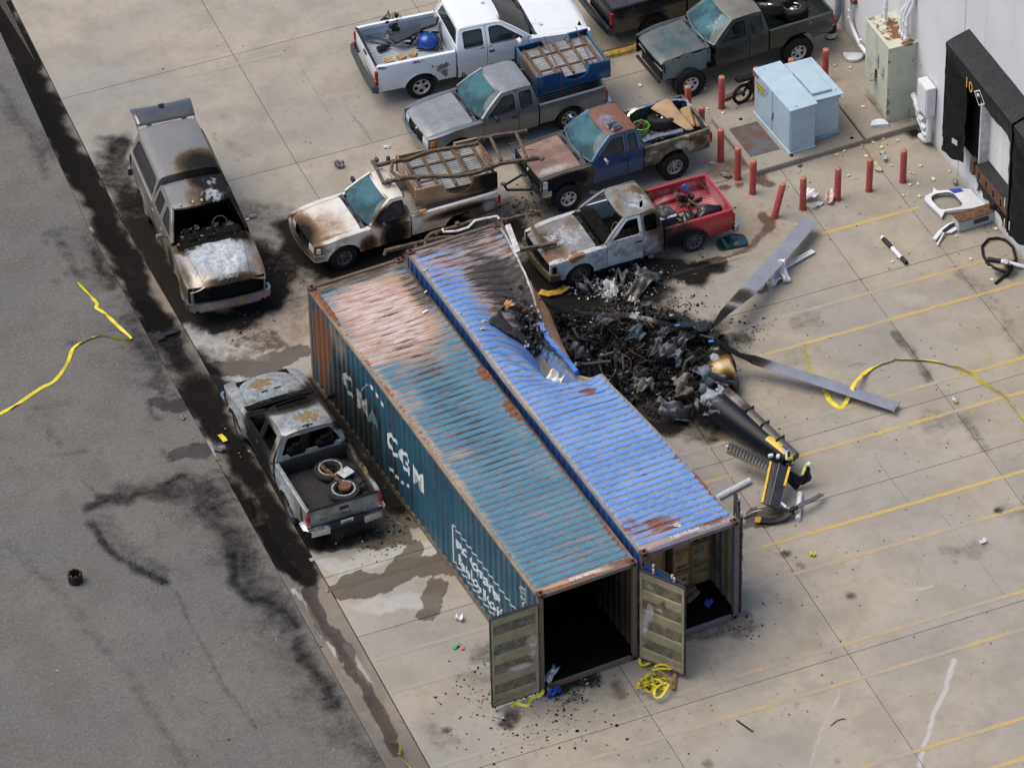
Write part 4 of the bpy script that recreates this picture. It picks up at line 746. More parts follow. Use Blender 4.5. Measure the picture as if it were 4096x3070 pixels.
def pickup(S,label,loc,rz):
 g_=S.get
 t=thing('pickup_truck',label,'pickup truck',(loc[0],loc[1],0),rz,'pickup trucks parked in the yard')
 lift=g_('lift',0);pit,rol=g_('pitch',0),g_('roll',0)
 WB,hw=S['WB'],S['hw'];xf,xr=WB/2,-WB/2;xn=xf+S['fo'];xt=xr-S['ro'];Rw,ra=S['Rw'],S['ra']
 sill,belt,zr=S['sill']+lift,S['belt']+lift,S['roof']+lift;hr=S['hr']
 xd=[v for v in S['doors']]
 xwb,xwt,xrt,xcr=S['xwb'],S['xwt'],S['xrt'],S['xcr']
 fz=ipl([(a,b+lift)for a,b in S['fender']]);hz=ipl([(a,b+lift)for a,b in S['hood']]);rail=S['rail']+lift;bfl=S['bedfloor']+lift
 body=S['mat'];bodyr=g_('mat_bed',body);mh=g_('mat_hood',body);mroof=g_('mat_roof',body);mdoor=g_('mat_door',body);mcab=g_('mat_cab',body);mfen=g_('mat_fender',mh)
 burnt=g_('burnt',False);wb_=g_('wear',[]);zc=Rw+g_('axz',0)
 flare=g_('flare',.02);fr_=g_('fcrown',.02)
 def half(x,z):
  zz=min(z,belt);mid=sill+(belt-sill)*.62
  y=hw-.045*((zz-mid)/(belt-sill)*1.6)**2
  y+=.012*math.exp(-((zz-(sill+.68*(belt-sill)))/.02)**2)
  if z>belt:y-=(y-hr)*((z-belt)/max(.01,zr-belt))**1.12
  u=max(0,(x-(xn-.55))/.55);y-=.075*u*u
  u=max(0,((xt+.35)-x)/.35);y-=.03*u*u
  for cx in(xf,xr):
   d=math.hypot(x-cx,z-(zc+lift*.0+g_('archz',0)));
   if d<ra+.22:y+=flare*math.exp(-((d-ra)/.07)**2)
  dn=g_('dent')
  if dn:y+=dn(x,z)
  return y
 zb0=sill
 def sidebot(x0,x1,zlow,cx=None):
  """bottom edge points from x0 to x1 (increasing x) with the wheel arch cut out"""
  if cx is None:return[(x0,zlow),(x1,zlow)]
  cz=zc+g_('archz',0);pts=[]
  if abs(zlow-cz)<ra:a=math.degrees(math.asin((zlow-cz)/ra))
  else:a=0
  arc=[(p[0],p[1])for p in arc_pts(cx,cz,ra,180-a,a,18)]
  arc=[p for p in arc if x0+.02<p[0]<x1-.02]
  if x0<cx-ra*cos(R(a))-.02:pts.append((x0,zlow))
  else:pts.append((x0,cz+math.sqrt(max(0,ra*ra-(x0-cx)**2))))
  pts+=arc
  if x1>cx+ra*cos(R(a))+.02:pts.append((x1,zlow))
  else:pts.append((x1,cz+math.sqrt(max(0,ra*ra-(x1-cx)**2))))
  return pts
 def rimf(d):return lambda p,v:(p[0],p[1]-d,p[2])
 W=lambda o:wear(o,wb_)if wb_ else o
 def sides(name,outline,mat,holes=(),rim=.035,step=.075,only=None,**k):
  r=[]
  for sgn in((1,-1)if only is None else(only,)):
   o=panel(name,outline,lambda x,z:(x,half(x,z),z),mat,t,holes,step,rimf(rim),flip=True,mirror=sgn<0,**k);r.append((sgn,W(o)))
  return r
 m=MB();m.box(((xn+xt)/2-.05,0,sill+.10),(xn-xt-.35,hw*1.25,.18));m.box(((xf-ra-.05+xr+ra+.05)/2,0,sill+.10),(WB-2*ra-.1,hw*1.86,.14))
 W(m.build('chassis',M_dark,t,0))  # dark filler boxes added to block light under the body
 for ax in(xf,xr):MB().cyl((ax,-hw+.1,zc),(ax,hw-.1,zc),.05).build('axle',M_dark,t)
 m=MB();m.box(((xd[0]+xn)/2-.06,0,(sill+fz(xf))/2+.06),(xn-xd[0]-.22,hw*2-2*g_('linerw',.30),fz(xf)-sill-.22));m.build('engine_bay',M_dark,t,0)
 hh=S['hoodw']
 def fender():
  out=[(xd[0]+.008,sill)]if False else[]
  bot=sidebot(xd[0]+.008,xn-g_('noseback',.0),sill+g_('nosez',.0),xf)
  top=[(x,fz(x))for x in np.linspace(xn-g_('noseback',.0),xd[0]+.008,16)]
  return bot+top
 skip=g_('skip',())
 for sgn in(1,-1):
  if('fender',sgn)in skip:continue
  fo_=panel('fender',fender(),lambda x,z:(x,half(x,z),z),mfen,t,(),.075,rimf(.05),flip=True,mirror=sgn<0);W(fo_)
  m=MB();rows=[]
  xs=np.linspace(xd[0]+.008,xn,22)
  for j in range(5):
   u=j/4;r=[]
   for x in xs:
    y1,z1=half(x,fz(x)),fz(x);y0=hh(x)+.008;z0=hz(x)-.012+(0 if not g_('drop')else-.0)
    r.append((x,(y1+(y0-y1)*u)*sgn,z1+(z0-z1)*u+fr_*sin(pi*min(1,u*.9))*(1-.3*u)))
   rows.append(r)
  m.grid(rows,flip=sgn>0);W(m.build('fender_top',mfen,t,60))
 xh0,xh1=g_('xhood',xwb+.14),xn-g_('hoodback',.02);crown=g_('crown',.035)
 def hood_z(x,y):
  w=hh(x);u=min(1,abs(y)/w);z=hz(x)+crown*(1-u*u)-.012*max(0,(u-.9)/.1)**2
  f=max(0,(x-(xh1-.16))/.16);z-=g_('nosedrop',.05)*f*f
  z+=g_('ridge',.012)*(math.exp(-((u-.62)/.07)**2))*min(1,(xh1-x)/.4)
  w_=g_('warp')
  if w_:z+=w_(x,y)
  return z
 if not g_('nohood'):
  xs=np.linspace(xh0,xh1,10);ho=[(x,hh(x))for x in xs]+[(xh1+.03*(1-(k/4-1)**2),hh(xh1)*(1-k/4))for k in range(1,8)]+[(x,-hh(x))for x in xs[::-1]]
  W(panel('hood',ho,lambda x,y:(x,y,hood_z(x,y)),mh,t,g_('hoodholes',()),.07,lambda p,v:(p[0],p[1],p[2]-.035)))
 zw=hz(xh0)+.02
 m=MB();rows=[[(x,y,z-.02*(abs(y)/hw)**2)for y in np.linspace(-hw*.88,hw*.88,9)]for x,z in((xh0+.01,hz(xh0)+crown*.3),(xh0-.07,zw-.005),(xwb-.03,zw+.02))]
 m.grid(rows,flip=True);cw=W(m.build('cowl',M_cowl if not burnt else M_burnt_int,t))
 if g_('louvres',True):
  for y in(-.46,-.3,.25,.42):
   q=MB();q.box((xh0-.05,y,zw+.012),(.07,.13,.006),None,.002);q.build('vent',M_black,cw)
 if not burnt:
  for y0 in(.5,-.05):MB().tube([(xwb-.02,y0,zw+.04),(xwb-.10,y0-.45,zw+.075)],.009,6).build('wiper',M_black,cw)
 yb,yt=half(xwb,belt)-.075,hr-.05;zt0=zr-.035;sw,stp=g_('wsweep',.13),.06
 def ws(s,u):
  x=(xwb-sw*s*s)*(1-u)+(xwt-stp*s*s)*u;z=zw+.02+(zt0-zw-.02)*u;b=.025*sin(pi*u)*(1-.3*s*s);return(x+b,s*(yb+(yt-yb)*u),z+b*.6)
 glass=g_('glass',M_glass_teal)
 if glass and not g_('nowind'):
  m=MB();m.grid([[ws(-1+2*i/12,j/6)for i in range(13)]for j in range(7)]);m.build('windshield',glass,t,60)
  fr=MB();fr.tube([ws(-1+2*i/12,0)for i in range(13)],.014,6);fr.tube([ws(1,j/6)for j in range(7)],.012,6);fr.tube([ws(-1,j/6)for j in range(7)],.012,6);fr.tube([ws(-1+2*i/12,1)for i in range(13)],.013,6)
  fr.build('windshield_trim',g_('mtrim',M_black),t)
 for s in(1,-1):
  pts=[Vector(ws(s,u))for u in(0,.25,.5,.75,1)];pts=[p+Vector((-.02,s*.028,0))for p in pts]
  m=MB();m.sweep(pts,[(-.034,-.03),(.034,-.03),(.036,.015),(.01,.035),(-.03,.03)]);W(m.build('pillar',mcab,t,50))
 rc=g_('rcrown',.045)
 def roof_z(x,y):
  u=min(1,abs(y)/hr);z=zr-.02+rc*(1-u**2.6)
  f=max(0,(x-(xwt-.30))/.30);z-=.045*f*f
  f=max(0,((xrt+.2)-x)/.2);z-=.035*f*f
  w_=g_('rwarp')
  if w_:z+=w_(x,y)
  return z
 yh=hr+.006
 ro=rounded([(xrt-.03,-yh+.03),(xwt-.05,-yh+.01),(xwt+.015,-yh*.6),(xwt+.03,0),(xwt+.015,yh*.6),(xwt-.05,yh-.01),(xrt-.03,yh-.03)],.08,3)
 W(panel('roof',ro,lambda x,y:(x,y,roof_z(x,y)),mroof,t,g_('roofholes',()),.075,lambda p,v:(p[0]*.995,p[1]*.985,p[2]-.05)))
 for s in(1,-1):
  m=MB();m.tube([(x,s*(half(x,zr-.03)-.004),zr-.03-(.03 if i==0 else 0))for i,x in enumerate(np.linspace(xwt-.02,xrt,8))],.014,6);W(m.build('drip_rail',mcab,t))
 ztop=ipl(sorted([(xcr-.005,belt+g_('crz',.02)+.0),(xrt-.02,zr-.05),(xwt-.06,zr-.05),(xwb-sw-.04,belt-.0+g_('apz',.02)),(xd[0]+.2,belt-.01)]))
 rear_top=zr-.05
 segs=list(zip(xd[:-1],xd[1:]))
 for i,(x1,x0)in enumerate(segs):
  isdoor=i<g_('ndoors',1);last=i==len(segs)-1
  a,b=x0+(.0075 if True else 0),x1-.0075
  zl=sill+.01 if isdoor or not last else sill+.01
  bot=sidebot(a,b,zl,xr if(g_('cabarch')and i==g_('cabarch'))else(xf if False else None))
  xs=[x for x in np.linspace(b,a,40)]
  top=[(x,max(ztop(x),fz(x)if x>xwb-sw else 0)if not last else ztop(x))for x in xs]
  out=bot+top
  ins_t,ins_b=g_('wframe',.055),g_('wbot',.045)
  wx0,wx1=a+g_('wside',.07)+(g_('cpil',.10)if last else 0),b-g_('wside',.06)
  if not isdoor and g_('qwx'):wx0,wx1=g_('qwx')
  xs2=np.linspace(wx0,wx1,30);zz=[min(ztop(x)-ins_t-(.0 if x<xwt-.1 else .02),zr-.05-ins_t)for x in xs2];zlo=belt+ins_b
  keep=[(x,z)for x,z in zip(xs2,zz)if z>zlo+.02]
  hole=None
  if len(keep)>4 and not(not isdoor and g_('noquarter')):
   hole=[(keep[0][0],zlo),(keep[-1][0]+.0,zlo)]+[(x,z)for x,z in keep[::-1]]
   hole=simplify(hole);hole=rounded(hole,.05,3)
  for sgn,o in sides('door' if isdoor else 'cab_side',out,mdoor if isdoor else mcab,(hole,)if hole else(),.045):
   if('glass',sgn,i)not in skip and hole and(g_('sglass',M_glass_side)):
    cx,cz=np.mean([p[0]for p in hole]),np.mean([p[1]for p in hole]);hh2=[(cx+(p[0]-cx)*1.04,cz+(p[1]-cz)*1.05)for p in hole]
    panel('window',hh2,lambda x,z:(x,half(x,z)-.018,z),g_('sglass',M_glass_side),o,(),.15,None,flip=True,mirror=sgn<0)
    if not burnt:
     m=MB();m.tube([(p[0],sgn*(half(p[0],p[1])+.001),p[1])for p in hole],.010,5,closed=True);m.build('window_seal',M_black,o)
   if isdoor:
    hx=a+.11;hzz=belt-g_('hdz',.13)
    m=MB();m.box((hx,sgn*(half(hx,hzz)+.008),hzz),(.16,.03,.05),None,.012);m.build('handle',g_('mhandle',M_black),o)
    if i==0 and g_('mirror',True)and('mirror',sgn)not in skip:
     mx=b-.30 if g_('mirx')is None else g_('mirx');mz=belt+.07;y0=half(mx,belt)
     m=MB();m.tube([(mx,sgn*y0,belt+.02),(mx+.02,sgn*(y0+.12),mz)],[.03,.022],8);m.box((mx+.02,sgn*(y0+.19),mz+.03),(.09,.20,.15),None,.035);m.build('mirror',g_('mmirror',M_black),o)
   if isdoor and g_('mould'):
    m=MB();zz_=sill+(belt-sill)*.28;m.sweep([(x,sgn*(half(x,zz_)+.006),zz_)for x in np.linspace(a+.03,b-.03,8)],[(-.012,-.028),(.012,-.028),(.012,.028),(-.012,.028)]);m.build('side_moulding',M_black,o)
 def back(y,z):
  u=max(0,(z-belt)/(zr-belt));return(xcr+(xrt-xcr)*u**1.0,y,z)
 yb0,yt0=half(xcr+.02,belt)-.02,hr-.03
 bo=[(-yb0,bfl+.02),(yb0,bfl+.02),(yb0,belt),(yt0,zr-.05),(-yt0,zr-.05),(-yb0,belt)]
 wb2=rounded([(-yb0+.16,belt+.08),(yb0-.16,belt+.08),(yt0-.1,zr-.13),(-yt0+.1,zr-.13)],.06,3)
 cb=W(panel('cab_back',bo,back,mcab,t,(wb2,),.08,lambda p,v:(p[0]+.04,p[1],p[2]),flip=True))
 if g_('rglass',g_('sglass',M_glass_side)):panel('rear_window',[(p[0]*1.03,belt+(p[1]-belt)*1.0)for p in wb2],lambda y,z:(back(y,z)[0]+.012,y,z),g_('rglass',g_('sglass',M_glass_side)),cb,(),.2,None,flip=True)
 mi=M_burnt_int if burnt else g_('mint',M_int)
 m=MB();m.box(((xwb+xcr)/2-.1,0,sill+.18),(xwb-xcr-.2,hw*1.7,.12));m.build('cab_floor',mi,t,0)
 m=MB();m.box((xwb-.32,0,belt-.09),(.36,hw*1.66,.22),None,.06);d_=m.build('dashboard',mi,t)
 nseat=2 if xd[0]-xcr>1.5 else 1;sx=xd[0]-1.05
 for s in(1,-1):
  for q in range(2 if g_('ndoors',1)==2 else 1):
   m=MB();x_=sx-q*.85
   if x_-.3<xcr+.15:x_=xcr+.42
   m.box((x_,s*.36,sill+.38),(.5,.5,.22),None,.06);m.box((x_-.30,s*.36,sill+.68),(.18,.48,.62),Matrix.Rotation(-.2,4,'Y'),.06);m.box((x_-.38,s*.36,sill+1.02),(.1,.24,.16),None,.04);m.build('seat',mi if burnt else g_('mseat',M_seat),t)
 st=[Vector((xwb-.60-.06*sin(a_),.37+.185*cos(a_),belt+.02+.175*sin(a_)))for a_ in[2*pi*k/16 for k in range(16)]]
 MB().tube(st,.015,6,closed=True).build('steering_wheel',M_black if not burnt else M_rustm,t)
 if g_('extra_int'):g_('extra_int')(t,locals())
 xb0=xcr-g_('bedgap',.035);xb1=xt+.035
 if not g_('nobed'):
  btop=[(x,rail+g_('railrise',0)*(xb0-x)/(xb0-xb1))for x in np.linspace(xb0,xb1,12)]
  bs=sidebot(xb1,xb0,sill+g_('bedlow',.06),xr)+btop
  bedo=sides('bed_side',bs,bodyr,(),.05)
  wi=g_('bedin',.085)
  for sgn,o in bedo:
   m=MB();rows=[]
   for(dy,dz)in((0,0),(-.012,.012),(-.05,.016),(-wi+.006,.010),(-wi,-.02),(-wi-.004,-.07)):
    rows.append([(x,sgn*(half(x,rail)+dy),z+dz)for x,z in btop])
   m.grid(rows,flip=sgn<0);W(m.build('bed_rail',g_('mat_rail',bodyr),t,60))
   m=MB();m.grid([[(x,sgn*(half(x,rail)-wi-.003+.012*sin(j*1.6)),bfl+(z-.02-bfl)*j/6)for x,z in btop]for j in range(7)],flip=sgn>0);W(m.build('bed_wall',g_('mat_bedin',bodyr),t,40))
   m=MB();yi=half(xr,rail)-wi;prof=[(xr+(ra+.05)*cos(R(a_)),bfl+(Rw+zc+.07-bfl)*sin(R(a_))**.6 if a_ not in(0,180)else bfl)for a_ in range(0,181,15)]
   m.grid([[(p[0],sgn*yi,p[1])for p in prof],[(p[0],sgn*(yi-.17),p[1])for p in prof],[(p[0],sgn*(yi-.20),bfl+(p[1]-bfl)*.9)for p in prof],[(p[0],sgn*(yi-.205),bfl)for p in prof]],flip=sgn<0);W(m.build('wheel_house',g_('mat_bedin',bodyr),t,50))
  yi=half(xr,rail)-wi+.005;nr=15;rows=[]
  ys=[]
  for k in range(nr):
   y0=-yi+2*yi*k/nr;w_=2*yi/nr
   ys+=[(y0,0),(y0+w_*.3,0),(y0+w_*.4,.014),(y0+w_*.9,.014)]
  ys.append((yi,0));xs=np.linspace(xb1,xb0-.01,22)
  m=MB();m.grid([[(x,y,bfl+dz)for y,dz in ys]for x in xs],flip=True);W(m.build('bed_floor',g_('mat_bedin',bodyr),t,30))
  m=MB();rows=[[(xb0-dx,y,z)for y in np.linspace(-yi-.02,yi+.02,16)]for dx,z in((.012,bfl),(.012,bfl+.15),(.02,bfl+.18),(.02,rail-.06),(.012,rail-.03),(.0,rail+.012),(-.03,rail+.012))]
  m.grid(rows,flip=False);W(m.build('bed_front',g_('mat_bedin',bodyr),t,50))
  tgz0=bfl-g_('tglow',.06);yo=half(xb1,rail)-.045
  if not g_('notailgate'):
   def tgf(y,z):return(xt+.012*(y/hw)**2+.02-.012*sin(pi*(z-tgz0)/(rail-tgz0)),y,z)
   tg=W(panel('tailgate',rounded([(-yo,tgz0),(yo,tgz0),(yo,rail),(-yo,rail)],.03,2),tgf,bodyr,t,(),.08,lambda p,v:(p[0]+.05,p[1],p[2]),flip=True))
   m=MB();m.grid([[(xt+.068,y,z)for y in np.linspace(-yo,yo,14)]for z in np.linspace(tgz0,rail,6)],flip=False);W(m.build('inner_skin',g_('mat_bedin',bodyr),tg,40))
   m=MB();m.sweep([(xt+.04,-yo,rail+.004),(xt+.04,yo,rail+.004)],[(-.035,-.006),(.035,-.006),(.03,.014),(-.03,.014)]);W(m.build('top_cap',g_('mtgcap',bodyr),tg))
   m=MB();m.box((xt-.0,0,rail-.14),(.03,.22,.08),None,.012);m.build('handle',M_black,tg)
   if g_('tgtext'):g_('tgtext')(tg,xt,rail,tgz0)
  m_t=g_('taillamp',(.16,.30))
  for sgn in(1,-1):
   if('tail',sgn)in skip:continue
   y_=half(xt+.05,(rail+tgz0)/2);zc_=rail-g_('tlz',.27);m=MB();m.box((xt+.02,sgn*(y_-.035),zc_),(.09,.09,m_t[1]),None,.018);tl=m.build('tail_light',M_red_lamp if not burnt or g_('tlok')else M_burnt_int,t)
   m=MB();m.box((xt+.018,sgn*(y_-.036),zc_-m_t[1]*.36),(.092,.092,m_t[1]*.2),None,.014);m.build('reverse_lens',g_('mrev',M_glass_lamp),tl)
   m=MB();m.box((xt+.018,sgn*(y_-.036),zc_-m_t[1]*.12),(.0915,.0915,m_t[1]*.2),None,.014);m.build('amber_lens',g_('mamb',M_amber),tl)
 def bumper(x,z,h,dep,sgnx,mat,wrap=.22,name='bumper',bow=.09,bw=None):
  bw=bw or hw-.02;pts=[]
  for k in range(-8,9):
   y=bw*k/8;pts.append((x-sgnx*bow*(y/bw)**2,y,z))
  pts=[(x-sgnx*(bow+wrap),-bw-.03,z)]+[(x-sgnx*(bow+.05),-bw-.025,z)]+pts[0:]+[(x-sgnx*(bow+.05),bw+.025,z),(x-sgnx*(bow+wrap),bw+.03,z)]
  pr=[(-dep*.5,-h/2),(dep*.3,-h/2),(dep*.5,-h*.3),(dep*.5,h*.25),(dep*.25,h/2),(-dep*.5,h/2)]
  pr=[(p[0]*sgnx,p[1])for p in pr]
  if sgnx<0:pr=pr[::-1]
  m=MB();m.sweep(pts,[(-p[0],p[1])for p in pr]if True else pr);o=m.build(name,mat,t,40);fixn(o);return W(o)
 if not g_('nofb'):
  fbz=g_('fbz',sill+.18);fb=bumper(xn+.085,fbz,g_('fbh',.17),.09,1,g_('mfb',M_chrome))
  m=MB();m.box((xn-.06,0,fbz-.14),(.12,hw*1.7,.16),None,.03);W(m.build('valance',g_('mval',M_black),t))
 if not g_('norb'):
  rbz=g_('rbz',bfl-.14);rb=bumper(xt-.09,rbz,g_('rbh',.15),.12,-1,g_('mrb',M_chrome),wrap=.1,bow=.03)
 if not g_('noface'):
  zf0=g_('fbz',sill+.18)+g_('fbh',.17)/2-.03;zf1=hz(xn)-g_('nosedrop',.05)+.012;gw=g_('grillew',.42);xg=xn-.005
  def fx(y):return xg-.07*(y/hw)**2
  m=MB();m.grid([[(fx(y)-.02,y,z)for y in np.linspace(-hw+.08,hw-.08,12)]for z in(zf0,zf1)]);W(m.build('radiator_panel',M_dark,t,0))
  if not burnt and not g_('nogrille'):
   m=MB();fr_pts=[(fx(gw)+.01,-gw,zf0+.01),(fx(gw)+.01,gw,zf0+.01),(fx(gw)+.01,gw,zf1-.01),(fx(gw)+.01,-gw,zf1-.01)]
   m.tube(fr_pts,.018,6,closed=True);gr_=W(m.build('grille',g_('mgrille',M_chrome),t))
   for k in range(g_('nbars',4)):
    z=zf0+.03+(zf1-zf0-.05)*(k+.5)/g_('nbars',4);m=MB();m.sweep([(fx(y)-.004,y,z)for y in np.linspace(-gw,gw,9)],[(-.01,-.009),(.01,-.006),(.01,.006),(-.01,.009)]);m.build('bar',g_('mbars',M_black),gr_)
   q=MB();q.lathe([(0,.012),(.045,.012),(.05,0)],Matrix.Translation((fx(0)+.005,0,(zf0+zf1)/2))@Matrix.Rotation(R(90),4,'Y'),16);q.build('badge',M_chrome,gr_)
  for sgn in(1,-1):
   if('lamp',sgn)in skip:continue
   y0,y1=gw+.03,hw-.13;m=MB();rows=[[(fx(y)+b,sgn*y,z)for y in np.linspace(y0,y1,6)]for z,b in((zf0+.0,.04),((zf0+zf1)/2,.035),(zf1-.015,.0))]
   m.grid(rows,flip=sgn<0);hl=W(m.build('headlight',M_glass_lamp if not burnt else M_burnt_int,t,60))
   m=MB();m.tube([(fx(y)+.004,sgn*y,z)for y,z in((y0,zf0+.01),(y1,zf0+.01),(y1,zf1-.02),(y0,zf1-.02))],.011,5,closed=True);m.build('bezel',g_('mgrille',M_chrome)if not burnt else M_rustm,hl)
   m=MB();yy=hw-.075;m.box((fx(yy)-.05,sgn*yy,(zf0+zf1)/2-.01),(.12,.10,zf1-zf0-.07),Matrix.Rotation(-sgn*.35,4,'Z'),.02);W(m.build('turn_signal',M_amber if not burnt and not g_('noamber')else(M_burnt_int if burnt else M_glass_lamp),t))
 st_=g_('wstyle','steel');mr=g_('mrim',M_steel);ww=g_('ww',.2)
 for(x,sgn,k)in((xf,1,'fl'),(xf,-1,'fr'),(xr,1,'rl'),(xr,-1,'rr')):
  if('wheel',k)in skip:continue
  ov=g_('wo',{}).get(k,{})
  wheel(t,x,sgn*(hw-ww/2-g_('wtuck',.035)),ov.get('z',zc),ov.get('R',Rw),ov.get('w',ww),ov.get('rim',g_('rim',.20)),ov.get('style',st_),sgn,ov.get('mrim',mr),ov.get('burnt',burnt and not g_('tyreok')))
 S['half']=half;S['dims']=dict(xn=xn,xt=xt,xb0=xb0,xb1=xb1,rail=rail,bfl=bfl,belt=belt,zr=zr,hr=hr,hw=hw,xr=xr,xf=xf,roof_z=roof_z,hood_z=hood_z,sill=sill,zc=zc,ws=ws)
 t.rotation_euler=(rol,pit,rz)
 return t
def simplify(poly):
 """drop nearly collinear points"""
 r=[];n=len(poly)
 for i in range(n):
  a,b,c=[np.array(poly[(i+k)%n],float)for k in(-1,0,1)]
  if np.linalg.norm(b-a)<1e-4:continue
  cr=abs((b-a)[0]*(c-b)[1]-(b-a)[1]*(c-b)[0])/(np.linalg.norm(b-a)*max(1e-6,np.linalg.norm(c-b)))
  if cr>.02:r.append(tuple(poly[i]))
 return r if len(r)>3 else poly
def spec(base,**k):d=dict(base);d.update(k);return d
HW=lambda a,b,x0,x1:(lambda x:float(np.interp(x,[x0,x1],[a,b])))
TOY=dict(WB=3.10,hw=.845,fo=.76,ro=1.06,Rw=.335,ra=.40,sill=.36,belt=1.02,roof=1.575,hr=.615,doors=(.82,-.15,-.70),ndoors=1,xwb=.98,xwt=.30,xrt=-.58,xcr=-.70,fender=((.5,.985),(1.0,.975),(1.6,.955),(2.31,.86)),hood=((.5,1.03),(1.1,1.0),(1.7,.965),(2.31,.88)),rail=1.0,bedfloor=.60,hoodw=HW(.70,.655,.9,2.3),rim=.19,ww=.21,wtuck=.04,xhood=1.06,hdz=.14,cpil=.08,grillew=.40)
def axle_pose(F,Rr,hw,side):
 """position/heading from the near front and rear wheel contact points"""
 d=Vector((F[0]-Rr[0],F[1]-Rr[1],0));a=math.atan2(d.y,d.x);n=Vector((-sin(a),cos(a),0))*(-side)
 c=Vector(((F[0]+Rr[0])/2,(F[1]+Rr[1])/2,0))+n*(hw-.12);return(c.x,c.y),a
p_grey=paint('grey_pickup_paint',(.155,.165,.175),.3,.5,.5,.35,(.135,.145,.155),dirtc=(.27,.26,.24))
p_greyh=paint('grey_faded_hood',(.22,.235,.245),.42,.25,.1,.6,(.17,.18,.19),dirtc=(.32,.31,.28))
S1=spec(TOY,mat=p_grey,mat_hood=p_greyh,mat_roof=p_greyh,mat_fender=p_grey,mrim=M_steel,wstyle='six',mgrille=M_chrome,lift=.04,Rw=.36,ra=.43,rim=.2,mint=simple('cab_cloth_blue',(.05,.10,.12),.9))
pos,a=axle_pose((6.84,18.47),(9.93,18.36),.845,1)
T_grey=pickup(S1,'grey extended cab pickup carrying an upturned blue truck bed',pos,a+pi-pi)
p_tan=paint('tan_white_pickup_paint',(.60,.585,.54),.4,0,.2,.3,(.52,.48,.41),scorch=(.30,.17,.085))
W2=[('soot',(2.25,.1,.8),(.42,1.0,.4),.72),('soot',(1.5,.62,.9),(.9,.22,.14),.75),('soot',(.2,.75,.7),(.45,.3,.5),.9),('soot',(.3,.7,1.2),(.55,.3,.3),1.0),('soot',(-.45,.72,1.25),(.25,.3,.35),.55),('soot',(.9,.8,.6),(.3,.3,.35),.6),('soot',(1.7,.2,.98),(.8,.8,.2),.30),('soot',(1.2,.3,.98),(.3,.35,.1),.2),('soot',(-1.6,.8,.85),(1.1,.3,.16),.75),('soot',(-2.1,.8,.6),(.7,.3,.4),.55),('ash',(-2.3,.8,.75),(.3,.3,.25),.6),('ash',(1.9,.8,.75),(.5,.3,.14),.6),('ash',(1.6,.55,.93),(.3,.2,.1),.55),('soot',(-1.2,.8,.6),(1.6,.3,.4),.25),('soot',(-.3,.6,1.56),(.2,.3,.1),.4),('rust',(-2.4,0,.8),(.3,1,.3),.5)]
S2=spec(TOY,mat=p_tan,wear=W2,doors=(.82,-.22),ndoors=1,xrt=-.12,xcr=-.22,WB=3.10,mrim=M_rim_burnt,lift=.06,Rw=.36,ra=.44,glass=M_glass_teal,sglass=simple('sooty_glass',(.02,.021,.022),.25),skip=(('wheel','rl'),),mfb=paint('dull_bumper',(.35,.36,.38),.4,.6,0,.5),wside=.05,norb=True,noface=False,nogrille=True,mirror=True,noamber=True,xb=0)
pos,a=axle_pose((2.50,15.80),(5.58,15.68),.845,1)
T_tan=pickup(S2,'white single cab pickup scorched tan and black, carrying a chassis frame',pos,a)
p_blue=paint('dark_blue_pickup_paint',(.010,.055,.15),.35,.1,.4,.2,(.008,.045,.12),rustc=(.17,.06,.032))
p_rusthood=paint('rust_blotched_hood',(.23,.14,.105),.7,0,0,.5,(.13,.075,.06),ashc=(.40,.40,.36))
p_rustroof=paint('rust_primer_roof',(.15,.058,.034),.6,0,.05,.3,(.13,.05,.03),ashc=(.19,.23,.31))
p_camo=paint('camouflage_bed_paint',(.115,.105,.065),.6,0,0,.35,ashc=(.42,.39,.34),camo=((.035,.03,.028),(.07,.085,.05),(.11,.09,.055),(.30,.27,.22)))
W3=[('ash',(.05,.0,1.79),(.42,.35,.15),.55),('ash',(.25,.45,1.77),(.3,.2,.1),.5),('ash',(1.7,.55,1.15),(.85,.18,.12),.7),('ash',(-1.7,.85,1.00),(.28,.2,.16),.75),('ash',(-2.3,.85,1.05),(.2,.2,.1),.5),('soot',(1.6,.85,0.90),(.9,.12,.4),1.0),('soot',(-1.9,.85,1.08),(.4,.2,.10),.5),('soot',(-2.2,.85,0.95),(.25,.2,.2),.5),('soot',(-1.2,.85,0.92),(.12,.2,.3),.4),('rust',(-1.4,.85,0.95),(.2,.2,.3),.35)]
S3=spec(TOY,WB=2.94,mat=p_blue,mat_hood=p_rusthood,mat_roof=p_rustroof,mat_fender=paint('black_blue_fender',(.02,.022,.028),.5,0,.1,.3),mat_bed=p_camo,mat_bedin=paint('dark_bed_paint',(.03,.04,.06),.6,0,0,.6),wear=W3,lift=.20,Rw=.385,ra=.44,axz=.0,archz=.10,rim=.2,ww=.27,wstyle='six',mrim=M_rim_white,wtuck=-.03,doors=(.78,-.17,-.62),xrt=-.50,xcr=-.62,hr=.62,xwb=.93,xwt=.27,hood=((.5,1.02),(1.1,.99),(1.7,.965),(2.25,.92)),fender=((.5,.985),(1.0,.965),(1.6,.945),(2.25,.90)),fo=.70,ro=1.04,mtrim=M_chrome,nosedrop=.03,norb=True,skip=(),mmirror=M_chrome,noamber=True,mgrille=M_chrome,nbars=3,grillew=.74,wo={'rl':dict(style='offroad_chrome',mrim=M_steel),'rr':dict(style='offroad_chrome',mrim=M_steel)})
pos,a=axle_pose((8.42,15.42),(11.33,15.36),.845,1)
T_blue=pickup(S3,'dark blue pickup with rusty hood and roof, camouflage bed full of wheels and cardboard',pos,a)
p_red=paint('red_pickup_paint',(.36,.014,.022),.3,0,.5,.2,(.30,.01,.018),scorch=(.10,.02,.015),ashc=(.40,.42,.43))
